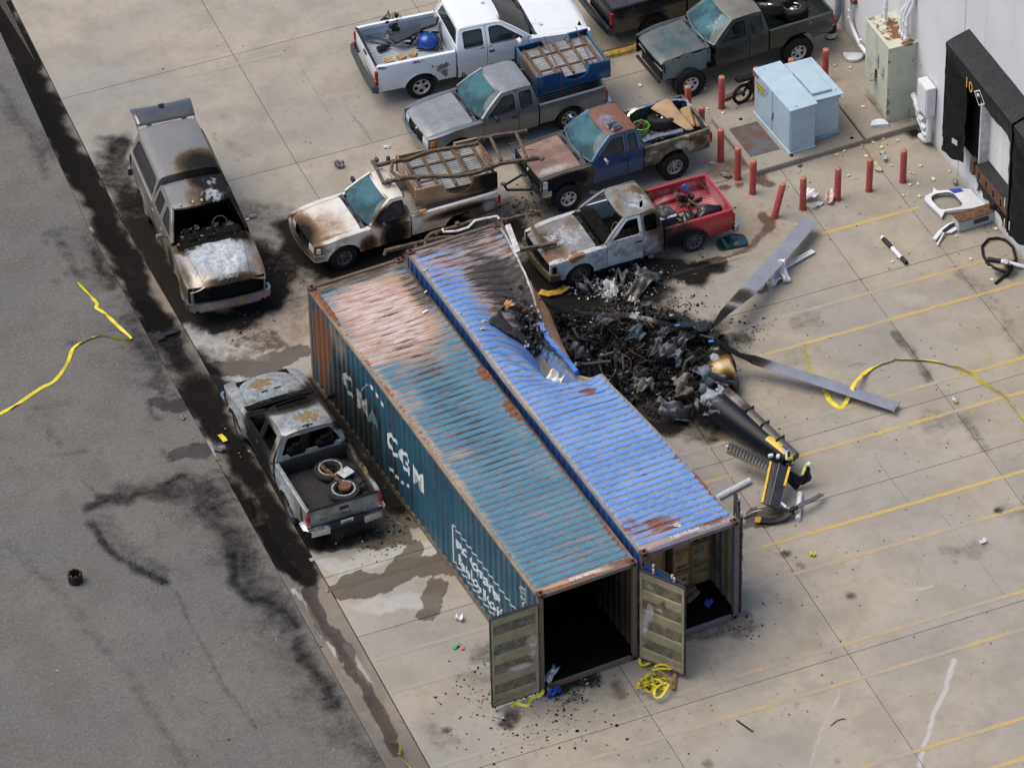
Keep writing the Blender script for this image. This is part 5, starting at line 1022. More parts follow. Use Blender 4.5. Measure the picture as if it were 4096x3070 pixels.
p_redcab=paint('burnt_cab_metal',(.22,.22,.225),.6,.3,0,.6,(.15,.15,.15),ashc=(.50,.55,.58),rustc=(.13,.07,.038))
p_pink=paint('scuffed_red_bed',(.30,.03,.045),.5,0,.1,.3,(.42,.19,.21),ashc=(.55,.48,.48))
W4=[('soot',(-.75,0,.9),(.35,1.1,.8),.95),('soot',(-1.2,.3,.95),(.4,.9,.25),.5),('soot',(-1.2,.85,.55),(.6,.3,.35),.9),('ash',(1.5,.0,1.0),(.9,.7,.3),.5),('ash',(.3,.85,.85),(.75,.2,.42),.85),('ash',(1.1,.85,.78),(.35,.2,.3),.75),('chip',(.4,.85,.74),(.4,.1,.12),.55),('chip',(.0,.85,.66),(.3,.1,.08),.5),('soot',(.3,.8,1.08),(.6,.3,.12),.4),('chip',(1.1,.85,.7),(.25,.2,.15),.6),('rust',(1.7,.8,.9),(.55,.3,.15),.65),('rust',(2.15,.5,.75),(.3,.5,.3),.6),('soot',(1.95,.1,.9),(.35,.8,.2),.45),('soot',(1.2,-.3,1.0),(.4,.4,.2),.35),('soot',(-.45,.7,1.2),(.3,.3,.4),.7),('ash',(-.3,.2,1.6),(.5,.5,.2),.48),('rust',(-.1,-.3,1.6),(.5,.3,.12),.5),('soot',(.25,.3,1.6),(.2,.6,.1),.35),('soot',(-.45,-.2,1.6),(.2,.6,.12),.45),('rust',(.2,.58,1.58),(.4,.1,.1),.5),('ash',(-.4,.8,.6),(.3,.2,.3),.5),('soot',(.9,0,1.05),(.18,.9,.2),.8),('ash',(-1.1,-.7,.85),(.4,.12,.2),.5)]
S4=spec(TOY,mat=p_redcab,mat_door=paint('pale_flaked_door',(.50,.56,.60),.5,0,.1,.3,(.42,.49,.54)),mat_fender=paint('pale_rusty_fender',(.42,.46,.48),.6,0,0,.5,(.34,.36,.37),rustc=(.20,.10,.045)),mat_bed=p_red,mat_bedin=p_pink,wear=W4,burnt=True,glass=None,sglass=None,rglass=None,mirror=False,lift=-.02,sill=.33,Rw=.32,ra=.385,mrim=M_rim_burnt,wstyle='steel',mfb=simple('burnt_bumper',(.10,.09,.05),.5,.4,.5,10),mrb=M_chrome,tyreok=False,tlok=True,rwarp=lambda x,y:.02*sin(x*7+y*3)*cos(y*5)-.03*math.exp(-((x+.1)/.2)**2-((y+.1)/.3)**2),warp=lambda x,y:.008*sin(x*9+y*6),skip=(('lamp',-1),),roofholes=([(-.42,.18),(-.32,.24),(-.22,.44),(-.28,.46),(-.36,.36)],),dent=lambda x,z:.02*sin(x*11)*math.exp(-((z-.6)/.15)**2)if-.2<x<1.2 else 0)
pos,a=axle_pose((7.32,12.60),(10.40,12.46),.845,1)
T_red=pickup(S4,'burnt-out pickup with bare grey cab, pale door and bright red bed',pos,a)
p_green=paint('dark_green_pickup_paint',(.018,.030,.030),.32,.2,.4,.3,(.015,.024,.024))
p_greenh=paint('faded_green_hood',(.085,.088,.082),.45,.1,.1,.6,(.02,.06,.07),dirtc=(.13,.12,.105))
S5=spec(TOY,mat=p_green,mat_hood=p_greenh,mat_roof=paint('faded_green_roof',(.135,.13,.115),.5,.1,.1,.6,(.10,.10,.09),dirtc=(.19,.17,.15)),mat_fender=p_green,lift=.30,Rw=.41,ra=.47,archz=.14,rim=.2,ww=.27,wstyle='offroad',wtuck=-.05,nofb=True,nogrille=True,norb=True,skip=(('fender',1),('lamp',1),('lamp',-1)),mirror=False,mtrim=M_chrome,mrim=M_rim_white,noamber=True,wear=[('chip',(-1.9,.84,1.25),(.15,.1,.12),.5)])
pos,a=axle_pose((13.31,18.24),(16.41,18.18),.845,1)
T_green=pickup(S5,'lifted dark green pickup missing its front bumper, cracked windshield, spare wheels in the bed',pos,a)
FULL=dict(WB=3.645,hw=.985,fo=.93,ro=1.20,Rw=.375,ra=.46,sill=.42,belt=1.24,roof=1.80,hr=.72,doors=(1.05,-.05,-.85),ndoors=1,xwb=1.25,xwt=.42,xrt=-.72,xcr=-.86,fender=((.6,1.2),(1.3,1.185),(2.0,1.14),(2.75,1.04)),hood=((.6,1.25),(1.4,1.215),(2.0,1.17),(2.75,1.05)),rail=1.26,bedfloor=.80,hoodw=HW(.82,.76,1.2,2.7),rim=.215,ww=.25,xhood=1.32,wtuck=.03,bedin=.10,rbz=.62,rbh=.2,tlz=.34,taillamp=(.16,.42),cpil=.10,hdz=.16,wframe=.06,wside=.09,rcrown=.05,grillew=.5)
p_white=paint('white_pickup_paint',(.66,.69,.71),.28,0,.5,.12,(.63,.665,.69),dirtc=(.42,.40,.36))
W6=[('chip',(-1.1,-.95,1.0),(.18,.2,.16),0.56),('chip',(-1.25,-.95,.86),(.22,.2,.2),0.69),('chip',(-1.18,-.95,.72),(.08,.2,.25),0.74),('chip',(-.15,-.95,1.2),(.35,.2,.06),0.74),('chip',(-2.9,-.95,1.22),(.25,.2,.08),0.69),('chip',(-1.9,-.95,1.2),(.3,.2,.08),0.60),('chip',(-1.5,-.95,1.0),(.06,.2,.12),0.64),('rust',(.2,.1,1.85),(.12,.12,.06),.75),('chip',(1.5,-.4,1.24),(.25,.25,.1),0.54)]
S6=spec(FULL,mat=p_white,wear=W6,glass=M_glass_dark,sglass=simple('black_tint',(.018,.02,.021),.08,0,.3,3),wstyle='alloy',mrim=simple('polished_rim',(.5,.5,.49),.35,.6,.2,10),mrb=simple('dark_step_bumper',(.035,.04,.045),.45),mtgcap=M_black,mould=True,mmirror=M_white,mat_bedin=paint('scuffed_white_bed',(.40,.45,.48),.5,0,0,.5,(.30,.34,.37),dirtc=(.14,.14,.14)),mrim_=0,mrev=M_red_lamp)
T_white=pickup(S6,'white extended cab pickup with peeling paint and gym gear in its bed',(9.13,21.90),R(-8.2))
p_blk=paint('black_pickup_paint',(.008,.009,.011),.25,0,.6,.15,(.008,.008,.009))
S7=spec(FULL,mat=p_blk,ndoors=2,doors=(1.05,.0,-.85),glass=M_glass_dark,sglass=M_glass_dark,wstyle='six',mrim=M_hub,mrb=simple('dark_chrome',(.06,.07,.09),.25,.8,.2,8),mtgcap=M_black,mrev=M_red_lamp,mamb=M_red_lamp,tlz=.30,taillamp=(.16,.38))
T_black=pickup(S7,'black pickup with a covered bed, cut by the top edge of the photo',(15.5,21.72),R(-1.5))
d7=S7['dims']
m=MB();rows=[[(x,y,d7['rail']+.022+.02*(1-(y/.95)**2))for y in np.linspace(-.93,.93,9)]for x in np.linspace(d7['xt']+.03,d7['xb0'],12)];m.grid(rows,flip=False)
tn=m.build('tonneau_cover',simple('tonneau_vinyl',(.02,.021,.023),.55,0,.3,10),T_black)
for k in range(3):
 q=MB();x=d7['xt']+.5+k*.5;q.box((x,0,d7['rail']+.045),(.02,1.7,.012),None,.004);q.build('rib',M_black,tn)
p_ram=paint('champagne_pickup_paint',(.215,.20,.18),.32,.35,.4,.2,(.19,.18,.165),scorch=(.10,.065,.025),ashc=(.46,.50,.53),dirtc=(.22,.2,.17))
W8=[('ash',(1.85,.0,1.15),(.85,.95,.4),1.0),('soot',(2.62,.1,1.0),(.22,.8,.3),.8),('soot',(.45,.55,1.9),(.95,.62,.3),1.15),('soot',(-.45,.5,1.9),(.6,.62,.3),1.1),('soot',(-1.05,.35,1.95),(.7,.7,.3),.72),('ash',(.2,.32,1.9),(.42,.40,.2),.56),('ash',(-.4,.4,1.9),(.3,.3,.2),.42),('soot',(.3,-.1,1.9),(.8,.35,.2),.36),('soot',(.2,.9,1.2),(1.4,.3,.9),.85),('soot',(1.25,0,1.3),(.25,1.1,.3),.85),('soot',(2.0,-.9,.8),(.8,.2,.5),.55),('soot',(2.1,.95,.8),(.8,.2,.5),.5),('rust',(2.1,.85,1.1),(.5,.2,.3),.5),('soot',(1.0,-.9,.8),(.4,.25,.5),.7),('soot',(-.2,-1.0,.55),(1.2,.2,.3),.5),('soot',(1.35,-.65,1.22),(.25,.2,.15),.9),('soot',(.75,-.75,1.4),(.3,.2,.4),.5)]
irid=NT('heat_tinted_chrome');_n=irid.noise(3,4);M_irid=irid.fin(irid.ramp(_n,[(.3,(.25,.22,.17)),(.45,(.30,.27,.22)),(.52,(.14,.22,.34)),(.58,(.26,.17,.26)),(.7,(.3,.28,.25))]),.32,.9)
S8=spec(FULL,WB=3.57,hw=1.0,fo=.93,ro=1.24,mat=p_ram,wear=W8,burnt=True,Rw=.40,ra=.48,belt=1.28,roof=1.88,hr=.745,doors=(1.02,.02,-.78),ndoors=2,xrt=-.62,xcr=-.78,xwb=1.20,xwt=.42,glass=None,sglass=M_glass_dark,rglass=M_glass_dark,skip=(('glass',1,0),('lamp',1)),tyreok=True,wstyle='six',mrim=M_rim_burnt,mirror=True,mmirror=p_ram,mhandle=p_ram,hood=((.6,1.31),(1.4,1.30),(2.2,1.25),(2.72,1.14)),fender=((.6,1.24),(1.2,1.23),(1.9,1.15),(2.72,1.02)),hoodw=HW(.76,.56,1.2,2.7),fcrown=-.03,nosedrop=.04,grillew=.45,mfb=M_irid,fbz=.60,fbh=.20,norb=False,flare=.05,louvres=False,warp=lambda x,y:.012*sin(x*9+y*4)*cos(y*7-x*2)-.02*math.exp(-(y/.1)**2),ridge=.03,mint=M_burnt_int)
T_ram=pickup(S8,'champagne pickup with camper shell and raised hatch, front end burnt out',(-.37,17.94),R(-98.5))
d8=S8['dims'];hf8=S8['half']
def shell_sec(x,k=1.0):
 z0,z1=d8['rail']+.03,d8['zr']+.06;yb_=hf8(x,d8['rail'])-.03
 return[(yb_,z0),(yb_-.03,z0+.10),(yb_-.10,z0+.30),(yb_-.17,z1-.17),(yb_-.21,z1-.07),(yb_-.28,z1-.015),(yb_-.42,z1+.012),(yb_*.3,z1+.03),(0,z1+.035)]
m=MB();rows=[]
for x in np.linspace(d8['xb0']-.0,d8['xt']+.06,26):
 s=shell_sec(x);e=max(0,((d8['xt']+.2)-x)/.14);s=[(p[0],p[1]-.03*e*e)for p in s];rows.append([(x,p[0],p[1])for p in s]+[(x,-p[0],p[1])for p in s[-2::-1]])
m.grid(rows,flip=False);n=len(rows[0]);m.add(rows[0],[tuple(range(n))[::-1]]);shell=wear(m.build('camper_shell',p_ram,T_ram,50),W8);fixn(shell)
for sgn in(1,-1):
 def sm(x,z):
  s=shell_sec(x);return(x,sgn*(float(np.interp(z,[p[1]for p in s[:5]],[p[0]for p in s[:5]]))+.006),z)
 z0=d8['rail']+.12;o=rounded([(d8['xt']+.22,z0),(d8['xb0']-.14,z0),(d8['xb0']-.20,z0+.40),(d8['xt']+.36,z0+.40)],.07,3)
 panel('side_window',o,sm,simple('black_tint',(.018,.02,.021),.08),shell,(),.12,None,flip=sgn>0)
 m=MB();m.tube([Vector(sm(*p))for p in o],.012,5,closed=True);m.build('window_seal',M_black,shell)
m=MB();m.box((d8['xb0']-.07,0,d8['zr']+.083),(.05,.26,.02),None,.006);m.build('brake_light',M_red_lamp,shell)
m=MB();m.box((d8['xt']+.12,0,d8['zr']+.075),(.03,.30,.02),None,.006);m.build('brake_light',M_red_lamp,shell)
m=MB();rows=[]
for j in range(9):
 u=j/8;ang=.14;L=.60*u;x=d8['xt']+.03-L*cos(ang)-.03*sin(pi*u);z=d8['zr']+.09+L*sin(ang)+.05*sin(pi*u)
 w=.74+.05*u if u<.9 else .79-.05*(u-.9)/.1;rows.append([(x-.05*(y/.8)**2*u,y,z)for y in np.linspace(-w,w,15)])
m.grid(rows);hatch=m.build('hatch',paint('hatch_dark_paint',(.075,.075,.07),.18,.3,.7,.15,(.05,.052,.055)),shell,60)
sm_=hatch.modifiers.new('thickness','SOLIDIFY');sm_.thickness=.022
q=MB();c=Vector(rows[6][7]);q.lathe([(0,.03),(.055,.03),(.06,0)],Matrix.Translation(c+Vector((0,0,.01))),14);q.box(c+Vector((-.03,0,.05)),(.05,.16,.03),None,.01);q.build('handle',M_black,hatch)
for y in(-.45,.45):MB().box((d8['xt']+.04,y,d8['zr']+.08),(.08,.13,.03),None,.008).build('hinge',M_black,shell)
for y in(-.73,.73):MB().cyl((d8['xt']+.06,y,d8['zr']-.05),(d8['xt']-.30,y,d8['zr']+.13),.010).build('gas_strut',M_black,shell)
m=MB();m.box((d8['xn']-.16,-.1,.92),(.05,.66,.36),Matrix.Rotation(.12,4,'Y'),.01);m.build('radiator',simple('heat_greyed_aluminium',(.17,.18,.19),.5,.7,.3,10),T_ram)
MB().tube([(d8['xn']-.1,.05,1.12),(d8['xn']-.06,.08,1.0),(d8['xn']-.08,.04,.8)],.012).build('hose',M_steel,T_ram)
for k,y in enumerate((-.52,-.2,0.02,.27,.60)):MB().box((.34,y,d8['roof_z'](.34,y)+.02),(.10,.055,.045),None,.02).build('marker_light',(simple('marker_amber',(.42,.33,.17),.4)if k<3 else M_char),T_ram)
m=MB();m.sweep([(d8['xn']-.02,y,.43+.03*(y/1.0)**2)for y in()]or[(d8['xn']+.05-.12*(y/1.0)**2,y,.44)for y in np.linspace(-.9,.9,15)],[(-.03,-.05),(.03,-.04),(.04,.04),(-.03,.05)]);fixn(m.build('lower_bumper_bar',M_irid,T_ram))
for y in(-.8,.8):MB().lathe([(0,.012),(.055,.012),(.065,0)],Matrix.Translation((d8['xn']-.0,y,.45))@Matrix.Rotation(R(80),4,'Y'),14).build('fog_light_hole',M_dark,T_ram)
m=MB();rows=[[(d8['xf']+.47*cos(a),-hf8(d8['xf'],.5)+.0,.42+.4*sin(a))for a in(0,)]for _ in()]
def scraps(name,parent,n,fc,size,mats,seed=1,flat=.3,kind='stuff'):
 rg=random.Random(seed);m=MB()
 for i in range(n):
  x,y,z=fc(rg);s=size*rg.uniform(.4,1.4);rot=Matrix.Rotation(rg.uniform(0,6.3),4,'Z')@Matrix.Rotation(rg.uniform(-1,1)*flat*3,4,'X')@Matrix.Rotation(rg.uniform(-1,1)*flat*3,4,'Y')
  k=3;P=[[Vector((s*(u-1)*rg.uniform(.7,1.1),s*(v-1)*rg.uniform(.4,.9),rg.uniform(-.25,.25)*s))for u in range(k)]for v in range(k)]
  m.grid([[tuple(Matrix.Translation((x,y,z))@rot@p)for p in r]for r in P],rg.randrange(len(mats)))
 o=m.build(name,mats,parent,0);o['kind']=kind;return o
scraps('burnt_trim',T_ram,160,lambda r:(r.uniform(.55,1.15),r.uniform(-.72,.72),1.22+r.uniform(-.05,.10)),.075,[M_char,simple('brown_char',(.05,.04,.034),.9,0,.5,12),M_char,simple('grey_char',(.10,.105,.11),.9,0,.5,12)],3)
p_tac=paint('burnt_silver_paint',(.34,.335,.315),.34,.3,.4,.15,(.17,.165,.155),ashc=(.25,.28,.295),rustc=(.15,.105,.045),scorch=(.05,.035,.02))
W9=[('soot',(1.9,0,1.0),(1.0,1.1,.6),.27),('soot',(2.35,.3,1.0),(.35,.8,.3),.3),('soot',(1.45,0,1.15),(.3,.9,.2),.45),('ash',(2.0,.0,1.1),(.9,1.0,.4),1.1),('rust',(2.0,.15,1.12),(.4,.42,.12),.62),('rust',(2.2,.85,.8),(.25,.2,.25),.6),('soot',(.5,.0,1.75),(.55,.9,.35),1.1),('ash',(-.40,.0,1.78),(.42,.62,.2),.95),('rust',(-.35,-.1,1.78),(.33,.45,.1),.66),('soot',(.25,.8,1.3),(.95,.3,.5),1.1),('soot',(.2,.95,.8),(1.1,.2,.5),.85),('ash',(1.6,.9,.8),(.75,.25,.55),.8),('soot',(.2,-.8,1.2),(1.5,.3,.9),1.1),('soot',(-1.6,0,.8),(.85,.72,.5),1.2),('ash',(-1.4,.92,.85),(.95,.12,.45),.85),('soot',(-2.5,.95,.85),(.12,.10,.4),.5),('soot',(-1.75,-.93,.9),(.8,.12,.5),1.0),('rust',(-1.8,.88,1.1),(.9,.09,.1),.5),('rust',(-1.8,-.88,1.1),(.9,.09,.1),.6),('ash',(-.82,.7,1.25),(.2,.3,.4),.7),('ash',(-.78,-.65,1.3),(.2,.3,.35),.75),('ash',(-.92,0,1.15),(.08,.9,.1),.7)]
def tgtext(tg,xt,rail,z0):
 M=Matrix.Translation((xt-.004,.62,z0+.155))@Matrix(((0,0,-1,0),(-1,0,0,0),(0,1,0,0),(0,0,0,1)))
 txt('TACOMA',.115,simple('embossed_shadow',(.045,.045,.042),.5),tg,M,width=1.55,spacing=1.1,name='tailgate_lettering',push=lambda p:(p[0]-.003,p[1],p[2]))
 m=MB();m.tube([(xt+.006,y,z0+.13+.10*max(0,(abs(y)-.45)/.3))for y in np.linspace(-.72,.72,21)],.008,6);m.build('crease',p_tac,tg)
S9=spec(FULL,WB=3.235,hw=.945,fo=.92,ro=1.18,Rw=.385,ra=.47,sill=.44,belt=1.17,roof=1.77,hr=.66,doors=(.98,.06,-.74),ndoors=2,xwb=1.16,xwt=.42,xrt=-.66,xcr=-.86,mat=p_tac,wear=W9,burnt=True,glass=None,sglass=None,rglass=None,mirror=True,skip=(('mirror',1),),mmirror=M_char,flare=.055,fender=((.6,1.13),(1.2,1.12),(1.8,1.06),(2.53,.92)),hood=((.6,1.19),(1.3,1.155),(1.9,1.10),(2.53,.95)),hoodw=HW(.76,.60,1.1,2.5),rail=1.14,bedfloor=.70,wstyle='spoke',mrim=M_rim_burnt,rim=.215,ww=.24,nosedrop=.10,crown=.05,hoodholes=([(1.60,.28),(1.66,.28),(1.66,.10),(1.60,.10)],[(1.60,-.22),(1.66,-.22),(1.66,-.05),(1.60,-.05)]),roofholes=(rounded([(.10,-.40),(.40,-.40),(.40,.40),(.10,.40)],.05,3),[(-.60,-.15),(-.64,-.15),(-.64,.12),(-.60,.12)]),mrb=M_chrome,tgtext=tgtext,mat_bedin=simple('charred_bed',(.016,.015,.015),.8,0,.5,9,.3),mtgcap=M_char,tlok=True,rbz=.58,rbh=.2,rwarp=lambda x,y:.012*sin(x*8+y*5),tlz=.26,taillamp=(.16,.36),bedgap=.03,norb=True,tyreok=False)
T_tac=pickup(S9,'burnt crew cab pickup by the teal container, silver tailgate and plate intact',(-1.56,9.42),R(87.6))
d9=S9['dims']
m=MB()
for s in(1,-1):m2=MB();m2.sweep([(d9['xt']+.28,s*.96,.60),(d9['xt']+.02,s*.965,.60),(d9['xt']-.08,s*.86,.60),(d9['xt']-.10,s*.42,.585)],[(-.05,-.10),(.05,-.10),(.06,.07),(-.05,.10)]);fixn(m2.build('bumper_corner',M_chrome,T_tac))
MB().box((d9['xt']-.02,0,.59),(.14,1.0,.20),None,.03).build('bumper_step',M_black,T_tac)
pl=MB().box((d9['xt']-.095,-.02,.66),(.012,.305,.152),Matrix.Rotation(R(-14),4,'Y'),.003).build('licence_plate',simple('plate_white',(.62,.64,.66),.4,0,.05),T_tac)
PMx=Matrix.Translation((d9['xt']-.103,.118,.625))@Matrix.Rotation(R(-14),4,'Y')@Matrix(((0,0,-1,0),(-1,0,0,0),(0,1,0,0),(0,0,0,1)))
txt('15238F4',.088,simple('plate_blue',(.02,.035,.10),.5),pl,PMx,width=.80,name='plate_number',thick=.002)
txt('California',.03,simple('plate_red',(.45,.03,.04),.5),pl,PMx@Matrix.Translation((.07,.072,0)),name='plate_state')
MB().tube([(-.62,0.02,1.80),(-.66,.0,1.84),(-.70,.01,1.80)],.02,6).build('antenna_stub',M_char,T_tac)
# ================================================================== SHIPPING CONTAINERS
CW,CL,CH=2.438,12.192,2.896
def cont_mat(name,base,base2,valley,prim,metalash=(.50,.42,.39),vr=.85,sootc=(.018,.017,.017),streakc=(.05,.055,.055)):
 t=NT(name);n1=t.noise(1.1,6,.6);n2=t.noise(6,8,.65);n3=t.noise(35,6,.65)
 al=t.noise(3.2,6,.65,t.map((.6,4.2,4.2)));vert=t.noise(3.0,6,.6,t.map((3,3,.18)))
 rg=t.attr('ridge');wall=t.attr('wall')
 c=t.mix(t.step(n1,.35,.65),base,base2)
 c=t.mix(t.mt('MULTIPLY',t.step(n2,.5,.75),.35),c,tuple(min(1,v*1.45+.02)for v in base2))
 v=t.mt('MULTIPLY',t.step(t.mt('ADD',rg,t.mt('MULTIPLY',t.mt('SUBTRACT',n2,.5),.9)),.15,.62,1,0),t.mt('SUBTRACT',1.0,wall))
 vc=t.mix(t.step(n2,.42,.6),valley,tuple(v_*.5 for v_ in valley));vc=t.mix(t.step(n3,.52,.68),vc,(.12,.06,.035))
 c=t.mix(t.mt('MULTIPLY',v,vr),c,vc)
 pm=t.mt('MULTIPLY',t.step(t.mt('ADD',al,t.mt('MULTIPLY',t.mt('SUBTRACT',n3,.5),.25)),.575,.65),t.mt('ADD',t.mt('MULTIPLY',t.step(t.attr('prim'),.05,.7),.62),.0));c=t.mix(pm,c,prim)
 st=t.mt('MULTIPLY',wall,t.step(vert,.5,.68));c=t.mix(t.mt('MULTIPLY',st,.6),c,streakc)
 rs=t.mt('MULTIPLY',wall,t.step(t.mt('ADD',vert,t.mt('MULTIPLY',t.mt('SUBTRACT',n2,.5),.5)),.62,.70));c=t.mix(t.mt('MULTIPLY',rs,.75),c,(.16,.065,.04))
 def mask(a,lo,hi,k1,k2,k3):
  at=t.attr(a);lim=t.mt('MINIMUM',t.mt('MULTIPLY',at,4.0),1.0);nn=t.mt('ADD',t.mt('MULTIPLY',t.mt('SUBTRACT',n1,.5),k1),t.mt('ADD',t.mt('MULTIPLY',t.mt('SUBTRACT',t.mix(wall,al,vert),.5),k2),t.mt('MULTIPLY',t.mt('SUBTRACT',n3,.5),k3)))
  nn=t.mt('ADD',nn,t.mt('MULTIPLY',t.mt('SUBTRACT',.55,rg),t.mt('MULTIPLY',t.mt('SUBTRACT',1.0,wall),.2)))
  return t.step(t.mt('ADD',at,t.mt('MULTIPLY',nn,lim)),lo,hi)
 tm=mask('tan',.25,.75,.5,.9,.3);c=t.mix(tm,c,t.mix(t.step(al,.42,.6),(.42,.24,.12),(.33,.25,.18)))
 am=mask('ash',.3,.62,.6,1.6,.5);ac=t.mix(t.step(al,.4,.6),metalash,(.34,.22,.17));ac=t.mix(t.step(n3,.58,.72),ac,(.12,.09,.075));c=t.mix(am,c,ac)
 sm=mask('soot',.25,.8,.6,1.7,.5);sc=t.mix(t.step(n2,.45,.7),sootc,(.06,.045,.035));c=t.mix(t.mt('MULTIPLY',sm,.93),c,sc)
 rm=mask('rust',.40,.58,.9,1.0,.5);rc=t.ramp(n3,[(.3,(.05,.022,.014)),(.5,(.15,.06,.032)),(.72,(.28,.12,.05))]);c=t.mix(rm,c,rc)
 br=t.mt('MAXIMUM',t.mt('MAXIMUM',am,rm),t.mt('MULTIPLY',v,.6))
 t.bump(t.mt('ADD',n3,t.mt('MULTIPLY',n2,.8)),.22,.012)
 return t.fin(c,t.mt('ADD',.42,t.mt('MULTIPLY',br,.4)),0,.4)
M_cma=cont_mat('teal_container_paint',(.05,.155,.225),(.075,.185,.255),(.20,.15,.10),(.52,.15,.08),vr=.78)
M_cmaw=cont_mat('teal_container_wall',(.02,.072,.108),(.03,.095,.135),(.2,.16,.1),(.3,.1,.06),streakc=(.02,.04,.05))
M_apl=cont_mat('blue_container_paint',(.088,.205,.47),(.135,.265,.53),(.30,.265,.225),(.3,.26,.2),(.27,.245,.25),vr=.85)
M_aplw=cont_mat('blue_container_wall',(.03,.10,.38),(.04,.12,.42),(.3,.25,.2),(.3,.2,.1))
M_frame_c=paint('rusty_frame_teal',(.10,.085,.07),.7,0,0,.6,(.15,.095,.06),rustc=(.16,.065,.032))
M_casting=simple('rusty_casting',(.10,.042,.03),.85,0,.5,14,.3)
M_olive=paint('olive_grey_inside',(.31,.265,.155),.7,0,0,.5,(.22,.19,.115),ashc=(.50,.51,.50),dirtc=(.09,.08,.055))
M_gasket=simple('door_gasket',(.012,.012,.012),.8)
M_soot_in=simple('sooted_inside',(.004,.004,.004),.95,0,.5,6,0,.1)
M_rail_t=paint('tan_dusty_rail',(.26,.20,.13),.8,0,0,.5,(.19,.13,.085),rustc=(.17,.07,.035))
M_letter=None
def letter_mat(nm,w0=.52,col=(.56,.57,.56)):
 t=NT(nm);n=t.noise(9,6,.7);v=t.noise(5,6,.6,t.map((3,3,.3)));k=t.step(t.mt('ADD',n,t.mt('MULTIPLY',v,.5)),w0+.24,w0+.34)
 return t.fin(t.mix(k,col,(.10,.15,.17)),.6,0,.3)
def corr(y,pitch=.278,d=.036):
 """trapezoid side-wall profile: 0 = outer face, d = inner"""
 u=(y%pitch)/pitch
 if u<.26:return 0.0
 if u<.5:return d*(u-.26)/.24
 if u<.76:return d
 return d*(1-(u-.76)/.24)
CB=(.0,.26,.5,.76)
def corr_breaks(y0,y1,pitch=.278):
 ys=[]
 k=math.floor(y0/pitch)
 while k*pitch<y1:
  ys+=[(k+b)*pitch for b in CB if y0<(k+b)*pitch<y1];k+=1
 return[y0]+ys+[y1]
